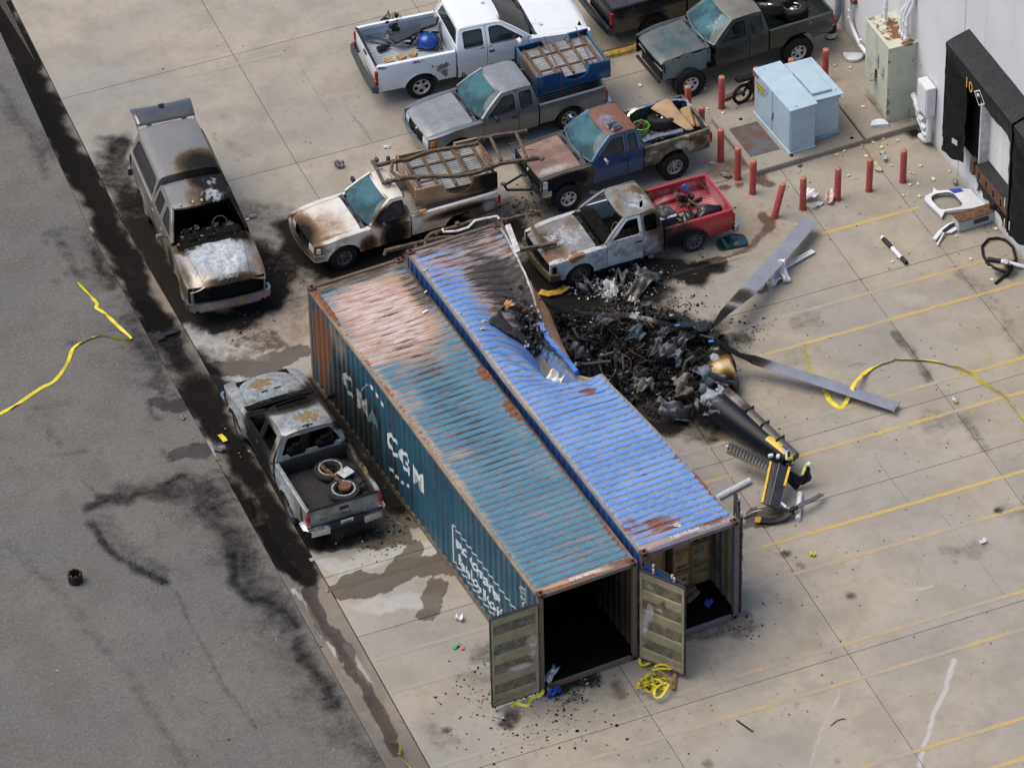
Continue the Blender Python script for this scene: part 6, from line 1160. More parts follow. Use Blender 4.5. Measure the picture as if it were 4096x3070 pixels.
def make_container(label,loc,rz,roofm,wallm,framem,railm,defo=None,wears=(),ridgeh=.026):
 t=thing('shipping_container',label,'shipping container',(loc[0],loc[1],0),rz,'forty foot containers standing side by side')
 D=defo or(lambda p:p)
 def B(m,name,mats,par=t,sm=35,w=True):
  m.v=[tuple(D(Vector(p)))for p in m.v];o=m.build(name,mats,par,sm)
  if w and wears:wear(o,wears)
  return o
 def bar(p0,p1,a,b,n=40):
  m=MB();p0,p1=Vector(p0),Vector(p1);m.sweep([p0.lerp(p1,i/n)for i in range(n+1)],[(-a/2,-b/2),(a/2,-b/2),(a/2,b/2),(-a/2,b/2)]);return m
 for x in(.089,CW-.089):
  for y in(.081,CL-.081):
   for z in(.059,CH-.059):
    m=MB();m.box((x,y,z),(.178,.162,.118),None,.008);c=B(m,'corner_casting',M_casting)
    if z>1:
     m=MB();m.add([(x+.035*cos(a)*(1 if abs(cos(a))<.6 else 1),y+.058*sin(a),z+.0605)for a in[2*pi*k/12 for k in range(12)]],[tuple(range(12))]);B(m,'lock_hole',M_dark,c,0,False)
    m=MB();yy=y-.082 if y<1 else y+.082;m.add([(x+.03*cos(a),yy,z+.04*sin(a))for a in[2*pi*k/10 for k in range(10)]],[tuple(range(10))if y<1 else tuple(range(9,-1,-1))]);B(m,'lock_hole',M_dark,c,0,False)
 for x in(.06,CW-.06):
  for y in(.06,CL-.06):
   m=MB();m.box((x,y,CH/2),(.12,.12,CH-.236),None,.008);B(m,'corner_post',framem)
 for x in(.03,CW-.03):
  B(bar((x,.162,CH-.09),(x,CL-.162,CH-.09),.06,.06,60),'top_rail',railm)
  B(bar((x,.162,.09),(x,CL-.162,.09),.05,.15),'bottom_rail',wallm)
 for y in(.05,CL-.05):
  m=MB();m.box((CW/2,y,.09),(CW-.36,.09,.14),None,.006);B(m,'door_sill' if y<1 else 'end_rail',framem)
  m=MB();m.box((CW/2,y,CH-.07),(CW-.36,.09,.10),None,.006);B(m,'door_header' if y<1 else 'end_rail',framem)
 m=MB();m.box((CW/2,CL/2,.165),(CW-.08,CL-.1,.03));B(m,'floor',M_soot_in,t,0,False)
 ny=int(11.86/.0165);xs=[.055,.075,.10,.125,.15]+list(np.linspace(.2,CW-.2,17))+[CW-.15,CW-.125,CW-.10,CW-.075,CW-.055];rows=[];rid=[]
 p=.2095
 for j in range(ny+1):
  y=.10+(CL-.20)*j/ny;u=((y-.30)%p)/p;r=[]
  for x in xs:
   e=min(x-.07,CW-.07-x);ew=max(0,min(1,e/.075));ew=math.sqrt(ew)if ew>0 else 0
   k=max(0,min(1,(.37-abs(u-.5))/.065))*1.0;k=k*k*(3-2*k)
   if abs(u-.5)>.30*ew:k=min(k,max(0,1-(abs(u-.5)-.31*ew)/.065))if ew>0 else 0
   if y<.30 or y>CL-.30:k=0
   r.append((x,y,CH-.055+ridgeh*k));rid.append(k)
  rows.append(r)
 m=MB();m.grid(rows);ro=B(m,'roof',roofm,t,60)
 at=ro.data.attributes.new('ridge','FLOAT','POINT');at.data.foreach_set('value',np.array(rid,np.float32))
 for s,nm in((0,'side_wall'),(1,'side_wall')):
  ys=corr_breaks(.12,CL-.12);zs=np.linspace(.16,CH-.12,16);rows=[]
  for z in zs:
   rows.append([((.006+corr(y))if s==0 else CW-.006-corr(y),y,z)for y in ys])
  m=MB();m.grid(rows,flip=s==0);o=B(m,nm,wallm,t,25);n=len(o.data.vertices);at=o.data.attributes.new('wall','FLOAT','POINT');at.data.foreach_set('value',np.ones(n,np.float32))
  rows=[[((.014+corr(y))if s==0 else CW-.014-corr(y),y,z)for y in ys]for z in zs]
  m=MB();m.grid(rows,flip=s==1);B(m,'inner_lining',M_olive,t,25)
 xs=corr_breaks(.12,CW-.12,.25);m=MB();m.grid([[(x,CL-.02-corr(x,.25,.04),z)for x in xs]for z in(.16,CH-.12)],flip=True);B(m,'end_wall',wallm,t,25,True)
 return t
def door(t,hinge,direc,inside_visible,outm,wears,flip=1,height=2.58,z0=.13):
 """container door leaf hinged at (x,y), pointing along direc; local x along the leaf, -y = face towards the camera"""
 d=Vector((direc[0],direc[1],0)).normalized();a=math.atan2(d.y,d.x);M=Matrix.Translation((hinge[0],hinge[1],0))@Matrix.Rotation(a,4,'Z');w=1.165
 def fin(m,name,mats,par,sm=35,wv=True):
  m.v=[tuple(M@Vector(p))for p in m.v];o=m.build(name,mats,par,sm)
  if wv and wears:wear(o,[(b[0],tuple(M@Vector(b[1])),b[2],b[3])for b in wears])
  return o
 f=flip
 zz=[];z=z0+.10
 prof=[(z0,.0),(z0+.09,.0),(z0+.10,.018)]
 nrib=4;zt=z0+height-.10
 for k in range(nrib):
  c=z0+.16+(zt-z0-.16)*(k+.5)/nrib;h=(zt-z0-.16)/nrib
  prof+=[(c-h*.30,.018),(c-h*.22,.045),(c+h*.22,.045),(c+h*.30,.018)]
 prof+=[(zt,.018),(zt+.01,.0),(z0+height,0)]
 dz=[]
 for(q,b)in zip(prof[:-1],prof[1:]):
  n=max(1,int((b[0]-q[0])/.09));dz+=[(q[0]+(b[0]-q[0])*i/n,q[1]+(b[1]-q[1])*i/n)for i in range(n)]
 dz.append(prof[-1]);xs=[0,.075,.085]+list(np.linspace(.16,w-.16,10))+[w-.085,w-.075,w]
 m=MB();m.grid([[(x,-f*.022+f*(dep if .08<x<w-.08 else 0),z)for x in xs]for z,dep in dz],flip=f<0);leaf=fin(m,'door',M_olive,t,25)
 m=MB();m.grid([[(x,f*.024+f*(.03-dep if .08<x<w-.08 else 0),z)for x in xs]for z,dep in dz],flip=f>0);fin(m,'outer_face',outm,leaf,25)
 m=MB()
 for(x0,x1,y0,y1)in((-.004,.014,-.03,.03),(w-.014,w+.004,-.03,.03)):m.box(((x0+x1)/2,0,z0+height/2),(x1-x0,.062,height),None,.004)
 m.box((w/2,0,z0+height),(w,.064,.022),None,.004);m.box((w/2,0,z0),(w,.064,.022),None,.004);g=fin(m,'gasket',M_gasket,leaf,30,False);g['kind']='stuff'
 for x in(.32,.85):
  m=MB();m.cyl((x,f*.075,z0-.04),(x,f*.075,z0+height+.05),.017);fin(m,'lock_rod',M_steel,leaf,40,False)
  for z in(z0+.02,z0+.9,z0+1.7,z0+height-.02):m=MB();m.box((x,f*.06,z),(.09,.05,.07),None,.01);fin(m,'rod_guide',M_casting,leaf,30,False)
  m=MB();m.cyl((x,f*.06,z0+height+.0),(x,f*.06,z0+height+.09),.022);m.cyl((x,f*.06,z0+height+.09),(x,f*.045,z0+height+.13),.03,.02);fin(m,'cam_end',simple('pale_cam',(.48,.42,.38),.6),leaf,40,False)
 for z in(z0+.25,z0+.95,z0+1.65,z0+2.35):m=MB();m.box((-.01,f*.03,z),(.10,.05,.13),None,.01);fin(m,'hinge',M_casting,leaf,30,False)
 return leaf
LW=[('soot',(1.3,8.2,CH),(1.2,1.2,.2),.3),('soot',(1.7,6.6,CH),(.7,.8,.2),.24),('soot',(.9,3.0,CH),(.5,2.2,.2),.22),('tan',(.45,7.4,CH),(.5,.9,.2),.45),('tan',(2.2,4.4,CH),(.35,2.5,.2),.35),('ash',(.8,10.9,CH),(.9,1.0,.3),.8),('ash',(1.15,10.3,CH),(1.05,1.75,.3),1.0),('ash',(.35,9.4,CH),(.5,1.2,.3),.6),('tan',(1.2,10.2,CH),(1.6,2.6,.3),.8),('tan',(1.9,11.2,CH),(.7,.9,.3),.75),('tan',(.15,6.5,CH),(.14,7,.2),.55),('soot',(1.2,12.05,CH),(1.3,.45,.3),.65),('soot',(2.25,10.9,CH),(.35,1.5,.3),.62),('soot',(.5,11.9,CH),(.6,.3,.3),.5),('soot',(1.9,8.9,CH),(.7,.8,.2),.36),('soot',(.7,8.4,CH),(.9,.6,.2),.3),('rust',(2.3,7.38,CH),(.16,.36,.2),1.2),('rust',(2.3,5.95,CH),(.14,.46,.2),1.3),('rust',(2.35,4.9,CH),(.12,.5,.1),.6),('rust',(.1,8,CH),(.09,5,.1),.5),('rust',(2.35,1.2,CH),(.12,1.2,.1),.62),('rust',(2.2,.2,CH),(.6,.14,.1),.7),('rust',(.6,.1,CH-.02),(1,.1,.12),.55),('rust',(.1,11.4,CH),(.1,1.2,.3),.9),('tan',(1.0,.15,CH),(1.5,.16,.1),.9),('tan',(.5,5.1,CH),(.9,.2,.1),.6),('rust',(.3,1.15,CH),(.12,.1,.1),.6),('prim',(1.4,8.0,CH),(1.2,1.2,.3),1.0),('prim',(1.2,5.5,CH),(1.2,2.5,.3),.65),('prim',(1.6,2.2,CH),(1.0,2.0,.3),.8),('prim',(.8,3.6,CH),(1.0,1.6,.3),.5),('soot',(0,9.9,1.0),(.3,2.6,1.5),.75),('rust',(0,11.5,1.6),(.3,.75,1.7),.75),('soot',(0,8.6,.6),(.3,2.5,.9),.6),('tan',(0,10.6,2.3),(.2,.8,.7),.5),('soot',(0,8.4,1.5),(.2,.35,.8),.75),('soot',(0,10.8,1.2),(.2,.4,1.4),.8),('rust',(0,.15,1.5),(.2,.3,1.6),.5),('rust',(0,5.3,.3),(.2,5,.16),.4),('soot',(2.43,6,1.2),(.12,8,2.4),.9),('soot',(1.2,7.0,1.4),(1.1,6.5,1.6),1.2),('rust',(1.2,0,.09),(1.4,.2,.2),.62),('rust',(1.2,0,2.85),(1.4,.2,.2),.7)]
T_c1=make_container('teal container with worn white lettering and both end doors open, left of the pair',(0,0),0,M_cma,M_cmaw,M_frame_c,M_rail_t,None,LW)
dwear=[('ash',(.95,-.02,1.5),(.12,.1,.3),.52),('ash',(1.05,-.02,.9),(.1,.1,.35),.48),('soot',(.6,-.02,2.2),(.5,.1,.25),.22),('ash',(.6,-.02,.95),(.35,.1,.06),.5),('soot',(.5,-.02,.3),(.7,.1,.3),.2),('ash',(.3,-.02,2.4),(.2,.1,.1),.4)]
door(T_c1,(-.03,-.035),(-1,.012),True,M_cmaw,[('ash',(.14,-.02,1.65),(.16,.1,.28),.75),('ash',(.15,-.02,1.3),(.14,.1,.14),.75),('ash',(.45,-.02,1.02),(.34,.1,.07),.8),('ash',(.06,-.02,1.2),(.04,.1,1.2),.5),('ash',(.62,-.02,.75),(.18,.1,.03),.45),('soot',(.7,-.02,2.35),(.5,.1,.15),.25),('soot',(.6,-.02,.25),(.8,.1,.2),.25)],flip=-1)
door(T_c1,(2.44,-.07),(.61,-.99),True,M_cmaw,[('ash',(.25,-.02,1.55),(.24,.1,.32),.8),('ash',(.12,-.02,1.1),(.14,.1,.5),.75),('ash',(.5,-.02,1.75),(.4,.1,.09),.75),('ash',(.25,-.02,2.35),(.2,.1,.06),.5),('ash',(.62,-.02,1.3),(.1,.1,.1),.5),('ash',(.7,-.02,.95),(.08,.1,.12),.5),('ash',(.1,-.02,.55),(.06,.1,.2),.5),('soot',(.6,-.02,1.95),(.3,.1,.2),.4),('soot',(.6,-.02,.25),(.8,.1,.2),.25)],flip=1)
def onwall(p):return(.0045+corr(p[1]),p[1],p[2])
CUTS=[((0,y,0),(0,1,0))for y in corr_breaks(0,CL)]
def wtxt(s,size,y,z,mat,name,width=1.0,thick=0.0,spacing=1.0,zc=()):
 M=Matrix.Translation((0,y,z))@Matrix(((0,0,-1,0),(-1,0,0,0),(0,1,0,0),(0,0,0,1)))
 return txt(s,size,mat,T_c1,M,onwall,name,CUTS,width=width,thick=thick,spacing=spacing)
lm1=letter_mat('worn_lettering',.68,(.62,.63,.62));lm2=letter_mat('faded_lettering',.50,(.36,.35,.32));lm3=letter_mat('box_lettering',.7,(.62,.63,.62))
for ch,y,m_ in(('C',10.36,lm2),('M',9.58,lm2),('C',7.93,lm1),('G',7.27,lm1),('M',6.58,lm1)):wtxt(ch,.76,y,1.22,m_,'lettering',1.12,.022)
wtxt('A',.76,8.95,1.22,letter_mat('burnt_lettering',.12,(.10,.10,.10)),'lettering',1.05,.018)
def wstrip(y0,y1,zf,h,mat,name):
 m=MB();ys=corr_breaks(y0,y1);m.grid([[(.0045+corr(y),y,zf(y)-h/2)for y in ys],[(.0045+corr(y),y,zf(y)+h/2)for y in ys]],flip=True);return m.build(name,mat,T_c1,0)
for k in range(3):wstrip(8.10+k*.278+.278*.76-.278,8.10+k*.278+.278*.5-.02,lambda y:2.42-.10*((y-8.7)/.7)**2,.12,lm1,'swoosh_block')
wstrip(8.75,9.30,lambda y:2.35-.6*((y-8.75)/.55)**2,.05,lm2,'swoosh_line')
for k in range(4):wstrip(6.72+k*.30,6.72+k*.30+.19,lambda y:.60+.30*((7.5-y)/.8)**2*(y<7.5),.10,lm1,'swoosh_block')
wtxt('eco container',.46,4.30,1.02,lm3,'lettering',.90,.016,1.0);wtxt('bamboo flooring',.44,4.16,.54,lm3,'lettering',.80,.012,1.0)
ys_=corr_breaks(1.18,4.44)
for(a,b)in zip(ys_[:-1],ys_[1:]):
 for z in(1.50,.40):wstrip(a,b,lambda y:z,.04,lm3,'border_dash')
m=MB();m.add([(.0045+corr(y),y,z)for y in(4.41,4.44)for z in(.40,1.515)],[(0,1,3,2)]);m.build('border_dash',lm3,T_c1,0)
for s,y,z in(('CMAU',.98,2.42),('407753',1.04,2.27),('45G1',.92,2.12),('5',.46,2.2)):wtxt(s,.14,y,z,lm3,'code_lettering',.9,.002)
roof_M=lambda x,y,a:Matrix.Translation((x,y,CH-.052))@Matrix.Rotation(a,4,'Z')
txt('CMAU 407753',.135,letter_mat('roof_code_white',.8,(.62,.62,.60)),T_c1,roof_M(.86,.165,0.0),None,'code_lettering',None,width=.80,thick=.003)
q=txt('5',.13,letter_mat('roof_code_white2',.8,(.62,.62,.60)),T_c1,roof_M(1.56,.165,0),None,'code_lettering',None,width=.85,thick=.003)
m=MB();m.tube([(1.54,.15,CH-.052),(1.66,.15,CH-.052),(1.66,.275,CH-.052),(1.54,.275,CH-.052)],.005,4,closed=True);m.build('code_frame',lm1,T_c1,0)
txt('CMAU 407753',.13,simple('burnt_code',(.12,.10,.09),.8),T_c1,roof_M(1.45,12.04,pi),None,'code_lettering',None,width=.75)
_y=[0,.3,3.5,5.0,5.68,6.1,6.44,6.9,7.24,8.1,8.72,9.4,10.13,10.96,11.7,12.3]
_dx=[0,0,-.16,-.26,-.32,-.36,-.44,-.50,-.52,-.54,-.56,-.42,-.24,-.12,-.03,0]
_dz=[0,0,0,-.03,-.05,.02,-.22,-.58,-.70,-.78,-.60,-.36,-.17,-.06,0,0]
_dr=[0,0,-.01,-.05,-.12,-.24,-.62,-1.15,-1.45,-1.5,-1.15,-.75,-.42,-.18,-.04,0]
def crumple(p):
 x,y,z=p;u=max(0,min(1,x/CW));v=max(0,min(1,(z-.16)/(CH-.22)))
 if y<.25 or y>CL-.1:return p
 ex,ez,er=np.interp(y,_y,_dx),np.interp(y,_y,_dz),np.interp(y,_y,_dr)
 wob=.025*sin(y*5.1+u*4)*min(1,-er*2)+.02*sin(y*11+u*7)*min(1,-er*3)
 if z>CH-.16:
  k=max(0,(u-.12)/.88);w_=min(1,k*1.257)
  dz=er*w_**1.35 if u<.82 else er+(ez-er)*(u-.82)/.18
  dx=ex*max(0,(u-.35)/.65)**1.4;dy=-.28*k*k*min(1,-er)
  for(ua,ya,ub,yb,h,wd)in((.02,8.3,.72,6.5,-.17,.20),(.05,7.5,.70,6.0,.10,.16),(.25,9.6,.8,8.9,-.12,.2),(.3,10.6,.95,10.0,.07,.15)):
   ax,ay,bx,by=ua*CW,ya,ub*CW,yb;t_=max(0,min(1,((x-ax)*(bx-ax)+(y-ay)*(by-ay))/((bx-ax)**2+(by-ay)**2)));dd=math.hypot(x-ax-t_*(bx-ax),y-ay-t_*(by-ay));dz+=h*max(0,1-dd/wd)*min(1,4*t_*(1.15-t_))
  lx_=-.05*math.exp(-((y-6.8)/1.6)**2)*(1-u)
  return Vector((x+dx+lx_,y+dy,z+dz+wob*min(1,k*2)))
 k=v**1.5*max(0,(u-.5)*2)
 return Vector((x+ex*k+.05*sin(y*4+z*3)*k*min(1,-er*2),y,z+ez*k*v+wob*k))
AW=[('ash',(1.75,10.1,2.75),(1.15,2.3,.9),1.15),('soot',(1.6,8.9,2.5),(.6,.6,.8),.7),('ash',(1.0,11.3,CH),(1.3,1.2,.4),.6),('soot',(1.2,11.4,CH),(1.1,.8,.3),.45),('soot',(1.35,9.6,2.8),(.5,1.0,.5),.8),('ash',(1.5,10.8,CH),(1.2,1.6,.5),.62),('ash',(1.9,9.4,2.6),(.8,1.2,.7),.6),('ash',(1.2,12.0,CH),(1.3,.5,.3),.7),('soot',(1.7,10.2,2.7),(.9,1.4,.6),1.0),('soot',(1.9,9.0,2.4),(.65,1.3,.8),1.1),('ash',(.5,11.2,CH),(.5,.9,.3),.5),('tan',(1.6,6.8,2.6),(1,.8,.5),.3),('soot',(1.55,10.4,CH),(.95,1.5,.5),.88),('soot',(2.1,9.2,2.5),(.6,1.5,.8),.95),('soot',(1.2,11.9,CH),(1.3,.5,.3),.6),('soot',(.35,10.9,CH),(.35,.6,.3),.42),('soot',(2.2,11.6,CH),(.5,.8,.3),.55),('soot',(1.1,9.2,2.8),(.25,.4,.6),.5),('rust',(1.57,5.7,2.8),(.3,.2,.6),.75),('rust',(.8,.75,CH),(1.0,.5,.15),.52),('rust',(1.9,.35,CH),(.7,.2,.15),.55),('rust',(.25,.9,CH),(.4,.7,.15),.55),('ash',(.5,.5,CH),(.9,.5,.2),.5),('rust',(2.35,1.6,CH),(.12,1.2,.2),.6),('rust',(2.2,2.6,CH),(.2,.3,.2),.5),('rust',(1.1,5.8,CH),(.9,.7,.3),.32),('tan',(.05,6,CH),(.06,7,.1),.6),('tan',(1.2,7.6,2.5),(1.2,.9,.6),.35),('soot',(1.3,3.0,CH),(.2,.9,.2),.3),('soot',(.9,4.6,CH),(.2,.5,.2),.22),('soot',(2.4,9.8,1.2),(.6,2.0,1.3),.8),('soot',(2.4,6.5,.4),(.4,2.5,.6),.8),('rust',(1.2,0,2.85),(1.4,.2,.2),.7),('rust',(2.4,0,1.4),(.2,.2,1.8),.75),('rust',(1.2,0,.09),(1.4,.2,.2),.7),('soot',(2.43,6,1.2),(.12,6,2.4),.6),('soot',(.0,6,1.05),(.12,9,1.4),1.0),('soot',(1.2,4.6,1.0),(1.0,2.5,.8),.9)]  # wide left-wall soot also paints shade in the gap between the containers
A0=(2.622,.171)
T_c2=make_container('bright blue container with crushed roof and wooden crates inside, right of the pair',A0,R(-.1),M_apl,M_aplw,paint('rusty_frame_blue',(.11,.085,.075),.7,0,0,.6,(.10,.12,.2),rustc=(.15,.06,.03)),paint('grey_dusty_rail',(.21,.20,.18),.8,0,0,.5,(.14,.14,.15),rustc=(.15,.06,.03)),crumple,AW,.028)
bd=paint('blue_door_paint',(.03,.11,.42),.45,0,.1,.4)
door(T_c2,(.03,-.03),(.45,-1.05),True,bd,[],flip=-1)
door(T_c2,(CW+.03,.02),(.42,1.05),True,simple('dark_door_outside',(.03,.045,.08),.6),[],flip=-1)
wm=letter_mat('roof_code_white3',.8,(.60,.61,.62))
txt('APHU 631255 3',.135,wm,T_c2,Matrix.Translation((1.56,.30,CH-.0505))@Matrix.Rotation(pi,4,'Z'),None,'code_lettering',None,width=.80,thick=.002)
hz_y=simple('hazard_yellow',(.52,.38,.03),.6,0,.4,14);hz_k=simple('hazard_black',(.02,.02,.02),.6)
for x0 in(.22,CW-.56):
 for k in range(7):
  m=MB();x=x0+k*.05;m.add([(x,.055,CH-.0525),(x+.05,.055,CH-.0525),(x+.09,.10,CH-.0525),(x+.04,.10,CH-.0525)],[(0,1,2,3)]);m.build('hazard_stripe',hz_y if k%2==0 else hz_k,T_c2,0)
m=MB();m.add([(1.00,.60,CH-.028),(1.22,.44,CH-.028),(1.25,.66,CH-.028)],[(0,1,2)]);m.add([(1.06,.60,CH-.0265),(1.195,.495,CH-.0265),(1.215,.64,CH-.0265)],[(0,1,2)],1)
m.build('warning_triangle',[simple('sign_white',(.55,.52,.48),.6),simple('sign_tan',(.48,.33,.16),.6,0,.4,20)],T_c2,0)
M_crate=simple('plywood_crate',(.36,.235,.115),.75,0,.3,4,.1);M_crate2=simple('crate_batten',(.30,.18,.08),.75,0,.35,5)
def crate(x0,x1,y0,y1,z0,z1,label,marks=()):
 t=thing('wooden_crate',label,'crate',((x0+x1)/2,(y0+y1)/2,z0),0,'plywood crates stacked in the blue container')
 w,d,h=x1-x0,y1-y0,z1-z0;MB().box((0,0,h/2),(w-.02,d-.02,h-.01),None,.004).build('panel',M_crate,t)
 for(a,b)in((-w/2+.02,-w/2+.05),(w/2-.05,w/2-.02)):MB().box(((a+b)/2,-d/2+.0,h/2),(.045,.03,h-.01),None,.003).build('batten',M_crate2,t)
 for z in(.025,h-.03):MB().box((0,-d/2-.001,z),(w-.10,.028,.045),None,.003).build('batten',M_crate2,t)
 for s,sz,x,z,col in marks:txt(s,sz,col,t,Matrix.Translation((x,-d/2+.006,z))@Matrix.Rotation(R(90),4,'X'),None,'painted_mark',None,thick=.006)
 return t
tq=simple('turquoise_spray',(.02,.16,.19),.6);rd=simple('red_spray',(.6,.09,.02),.6);bk=simple('black_stencil',(.03,.025,.02),.7)
xa,xb,xc=4.02,4.50,5.00
crate(xb,xc,1.42,2.6,.20,.78,'plywood crate spray-marked CONSOL, lowest at the right of the stack',[('CONSOL',.145,-.24,.30,tq)])
crate(xb,xc,1.42,2.6,.79,1.42,'plywood crate spray-marked #3 in turquoise in the blue container',[('#3',.26,-.18,.32,tq),('¢',.2,-.16,.08,tq)])
crate(xa,xb-.01,1.40,2.6,.20,.70,'plywood crate with black marks at its lower edge, lowest left of the stack',[('K2',.10,.02,.25,bk)])
crate(xa,xb-.01,1.40,2.6,.71,1.34,'plywood crate with a red tick and MARY LOU stencil, in the middle left',[('MARY',.10,-.10,.14,bk),('LOU +',.09,-.10,.04,bk)])
m=MB();m.add([(4.13,1.388,1.20),(4.16,1.388,1.22),(4.22,1.388,1.10),(4.36,1.388,1.30),(4.33,1.388,1.30),(4.22,1.388,1.05)],[(0,5,2,1),(5,4,3,2)]);o=m.build('red_tick',rd,None,0)
for tt in bpy.data.objects:
 if tt.get('label','').startswith('plywood crate with a red tick'):o.parent=tt;o.matrix_parent_inverse=Matrix.Translation(tt.location).inverted();break
crate(xa,xb-.01,1.40,2.6,1.35,1.86,'plywood crate on top of the left stack under the roof',[('7',.12,.0,.2,rd)])
crate(xb,xc,1.45,2.6,1.43,1.86,'open-fronted plywood crate with foil, on top of the right stack',())
scraps('crushed_foil',None,60,lambda r:(r.uniform(4.58,4.92),1.42+r.uniform(-.01,.03),r.uniform(1.5,1.8)),.05,[simple('foil',(.45,.46,.45),.3,.8,.5,20),M_char],5)
tag(bpy.data.objects['crushed_foil'],'crumpled silver foil packed in the open front of the top crate','foil')
crate(3.42,3.92,1.55,2.5,.20,1.50,'plywood crate standing apart behind the open blue door')
t=thing('wood_block','two short timber blocks stacked in front of the crates inside the blue container','timber',(4.32,1.16,.18),.35);MB().box((0,.05,.07),(.50,.14,.12),None,.01).build('block',M_wood,t);MB().box((.0,-.11,.05),(.44,.12,.09),.1,.01).build('block',M_wood,t)
m=MB();m.sweep([(4.93,1.35,1.9),(4.95,1.15,1.3),(4.99,.95,.72),(4.98,.85,.45),(4.99,.80,.22)],[(-.022,-.002),(.022,-.002),(.022,.002),(-.022,.002)],up=(1,0,.2));t=m.build('ratchet_strap',simple('blue_strap',(.02,.12,.24),.6),None,30);tag(t,'blue ratchet strap hanging on the inner right wall of the blue container','strap')
MB().box((4.96,.93,.70),(.10,.04,.14),.3,.01).build('buckle',M_steel,t)
tag(scraps('blue_rag',None,8,lambda r:(4.55+r.uniform(-.08,.08),.72+r.uniform(-.05,.05),.22),.08,[simple('blue_cloth',(.03,.12,.45),.8)],6,.15,'x'),'small blue rag on the floor just inside the blue container','rag');del bpy.data.objects['blue_rag']['kind']
wt=NT('grey_roof_water');M_water=wt.fin((.13,.135,.12),.12,0,.6)
zf=CH-.055-.60
# ================================================================== LOADS ON THE PICKUPS
def lerp3(a,b,u):return tuple(a[i]+(b[i]-a[i])*u for i in range(3))
def upturned_bed(name_label,P,L,Wd,H,rz,mat,wr,cut,chips=None):
 """a truck bed lying upside down: ribbed floor underside, cross members, sides with the arches cut out at the top"""
 t=thing('truck_bed',name_label,'truck bed',P,rz,'loose truck beds carried upside down')
 fz_=H*.62
 for s in(1,-1):
  def sy(x,z):return(x,s*(Wd/2-.03*((z-H*.4)/(H*.6))**2+(.012 if abs(z-H*.42)<.02 else 0)),z)
  top=[(L/2,H),(cut[1]+.02,H)]+arc_pts((cut[0]+cut[1])/2,H+.03,(cut[1]-cut[0])/2,0,-180,14)[1:-1]+[(cut[0]-.02,H),(-L/2,H-.0)]
  o=panel('side_panel',[(-L/2,0),(L/2,0)]+top,sy,mat,t,(),.08,lambda p,v:(p[0],p[1]-s*.05,p[2]),flip=s>0);wear(o,wr)
  ap=arc_pts((cut[0]+cut[1])/2,H+.03,(cut[1]-cut[0])/2,0,-180,14)
  m=MB();m.grid([[(p[0],s*(Wd/2-.03),p[1])for p in ap],[(p[0],s*(Wd/2-.26),p[1])for p in ap]]);wear(m.build('wheel_house',mat,t),[('rust',(0,0,H),(2,2,1),.3)]+wr)
 ys=[];n=16
 for k in range(n):y0=-Wd/2+.06+(Wd-.12)*k/n;w=(Wd-.12)/n;ys+=[(y0,0),(y0+.3*w,0),(y0+.45*w,.018),(y0+.85*w,.018)]
 M_under=simple('bed_underside',(.30,.32,.33),.6,.2,.5,9)
 m=MB();m.grid([[(x,y,fz_+dz)for y,dz in ys]for x in np.linspace(-L/2+.03,L/2-.03,12)]);m.build('floor_underside',paint('dirty_bed_underside',(.30,.32,.33),.6,.1,0,.9,(.22,.22,.21),dirtc=(.16,.11,.07)),t,30)
 for k,x in enumerate(np.linspace(-L/2+.22,L/2-.18,5)):
  m=MB();m.box((x,0,fz_+.045),(.07,Wd-.16,.06),None,.01);m.build('cross_member',M_brown,t)
 for s,nm in((-1,'front_panel'),(1,'tailgate')):
  m=MB();m.grid([[(s*(L/2-.02),y,z)for y in np.linspace(-Wd/2+.04,Wd/2-.04,14)]for z in np.linspace(.02,H-.06 if s>0 else H,6)],flip=s<0);sm2=wear(m.build(nm,mat,t),wr);q=sm2.modifiers.new('t','SOLIDIFY');q.thickness=.03
 for y in(-.3,.32):
  m=MB();m.box((0,y,fz_+.03),(L*.8,.05,.03),None,.006);m.build('brace',M_brown,t)
 return t
M_brown=simple('brown_frame_steel',(.12,.075,.045),.85,.1,.5,10,.3)
M_frame=simple('burnt_frame_steel',(.095,.068,.046),.85,.1,.55,9,.4)
p_bedb=paint('deep_blue_bed',(.012,.085,.20),.25,.2,.5,.15,(.01,.06,.15))
tb=upturned_bed('deep blue truck bed lying upside down on the grey pickup',(10.30,19.38,1.06),2.0,1.56,.52,R(-4),p_bedb,[('rust',(.9,0,.5),(.2,1,.2),.4),('soot',(-.9,0,.4),(.2,.9,.4),.4)],(-.30,.44))
for x,y in((9.35,18.78),(11.2,18.62)):tag(MB().box((x,y,1.05),(.16,.10,.05),.1,.008).build('wood_spacer',M_wood,None),'small timber spacer under the blue upturned bed, '+('front corner' if x<10 else 'rear corner by the tail light'),'timber','timber spacers under the loaded beds')
for k,xx in enumerate((9.85,10.75)):
 m=MB();m.tube([(xx,18.56,1.08),(xx+.03,18.60,1.60),(xx+.2,19.4,1.48),(xx+.35,20.2,1.6)],.012,5);tag(m.build('tie_strap',simple('dark_red_strap',(.10,.012,.02),.7),None),'dark red strap tied over the blue upturned bed, %s of the two'%('front' if k==0 else 'rear'),'strap')
p_bedt=paint('tan_bed_paint',(.36,.23,.135),.35,.1,.3,.2,(.26,.16,.09),scorch=(.12,.06,.03))
upturned_bed('tan truck bed lying upside down under the chassis frame, scorched at its tail end',(5.68,16.55,1.10),2.12,1.60,.48,R(-7),p_bedt,[('soot',(.95,-.7,.35),(.55,.5,.5),.85),('soot',(.5,-.8,.2),(.6,.2,.25),.4),('rust',(1.0,0,.3),(.3,1,.4),.5)],(-.34,.46))
tag(MB().box((4.62,15.68,1.085),(.16,.09,.07),-.1,.008).build('wood_spacer',simple('orange_timber',(.38,.20,.05),.7),None),'small orange timber spacer under the tan upturned bed','timber','timber spacers under the loaded beds')
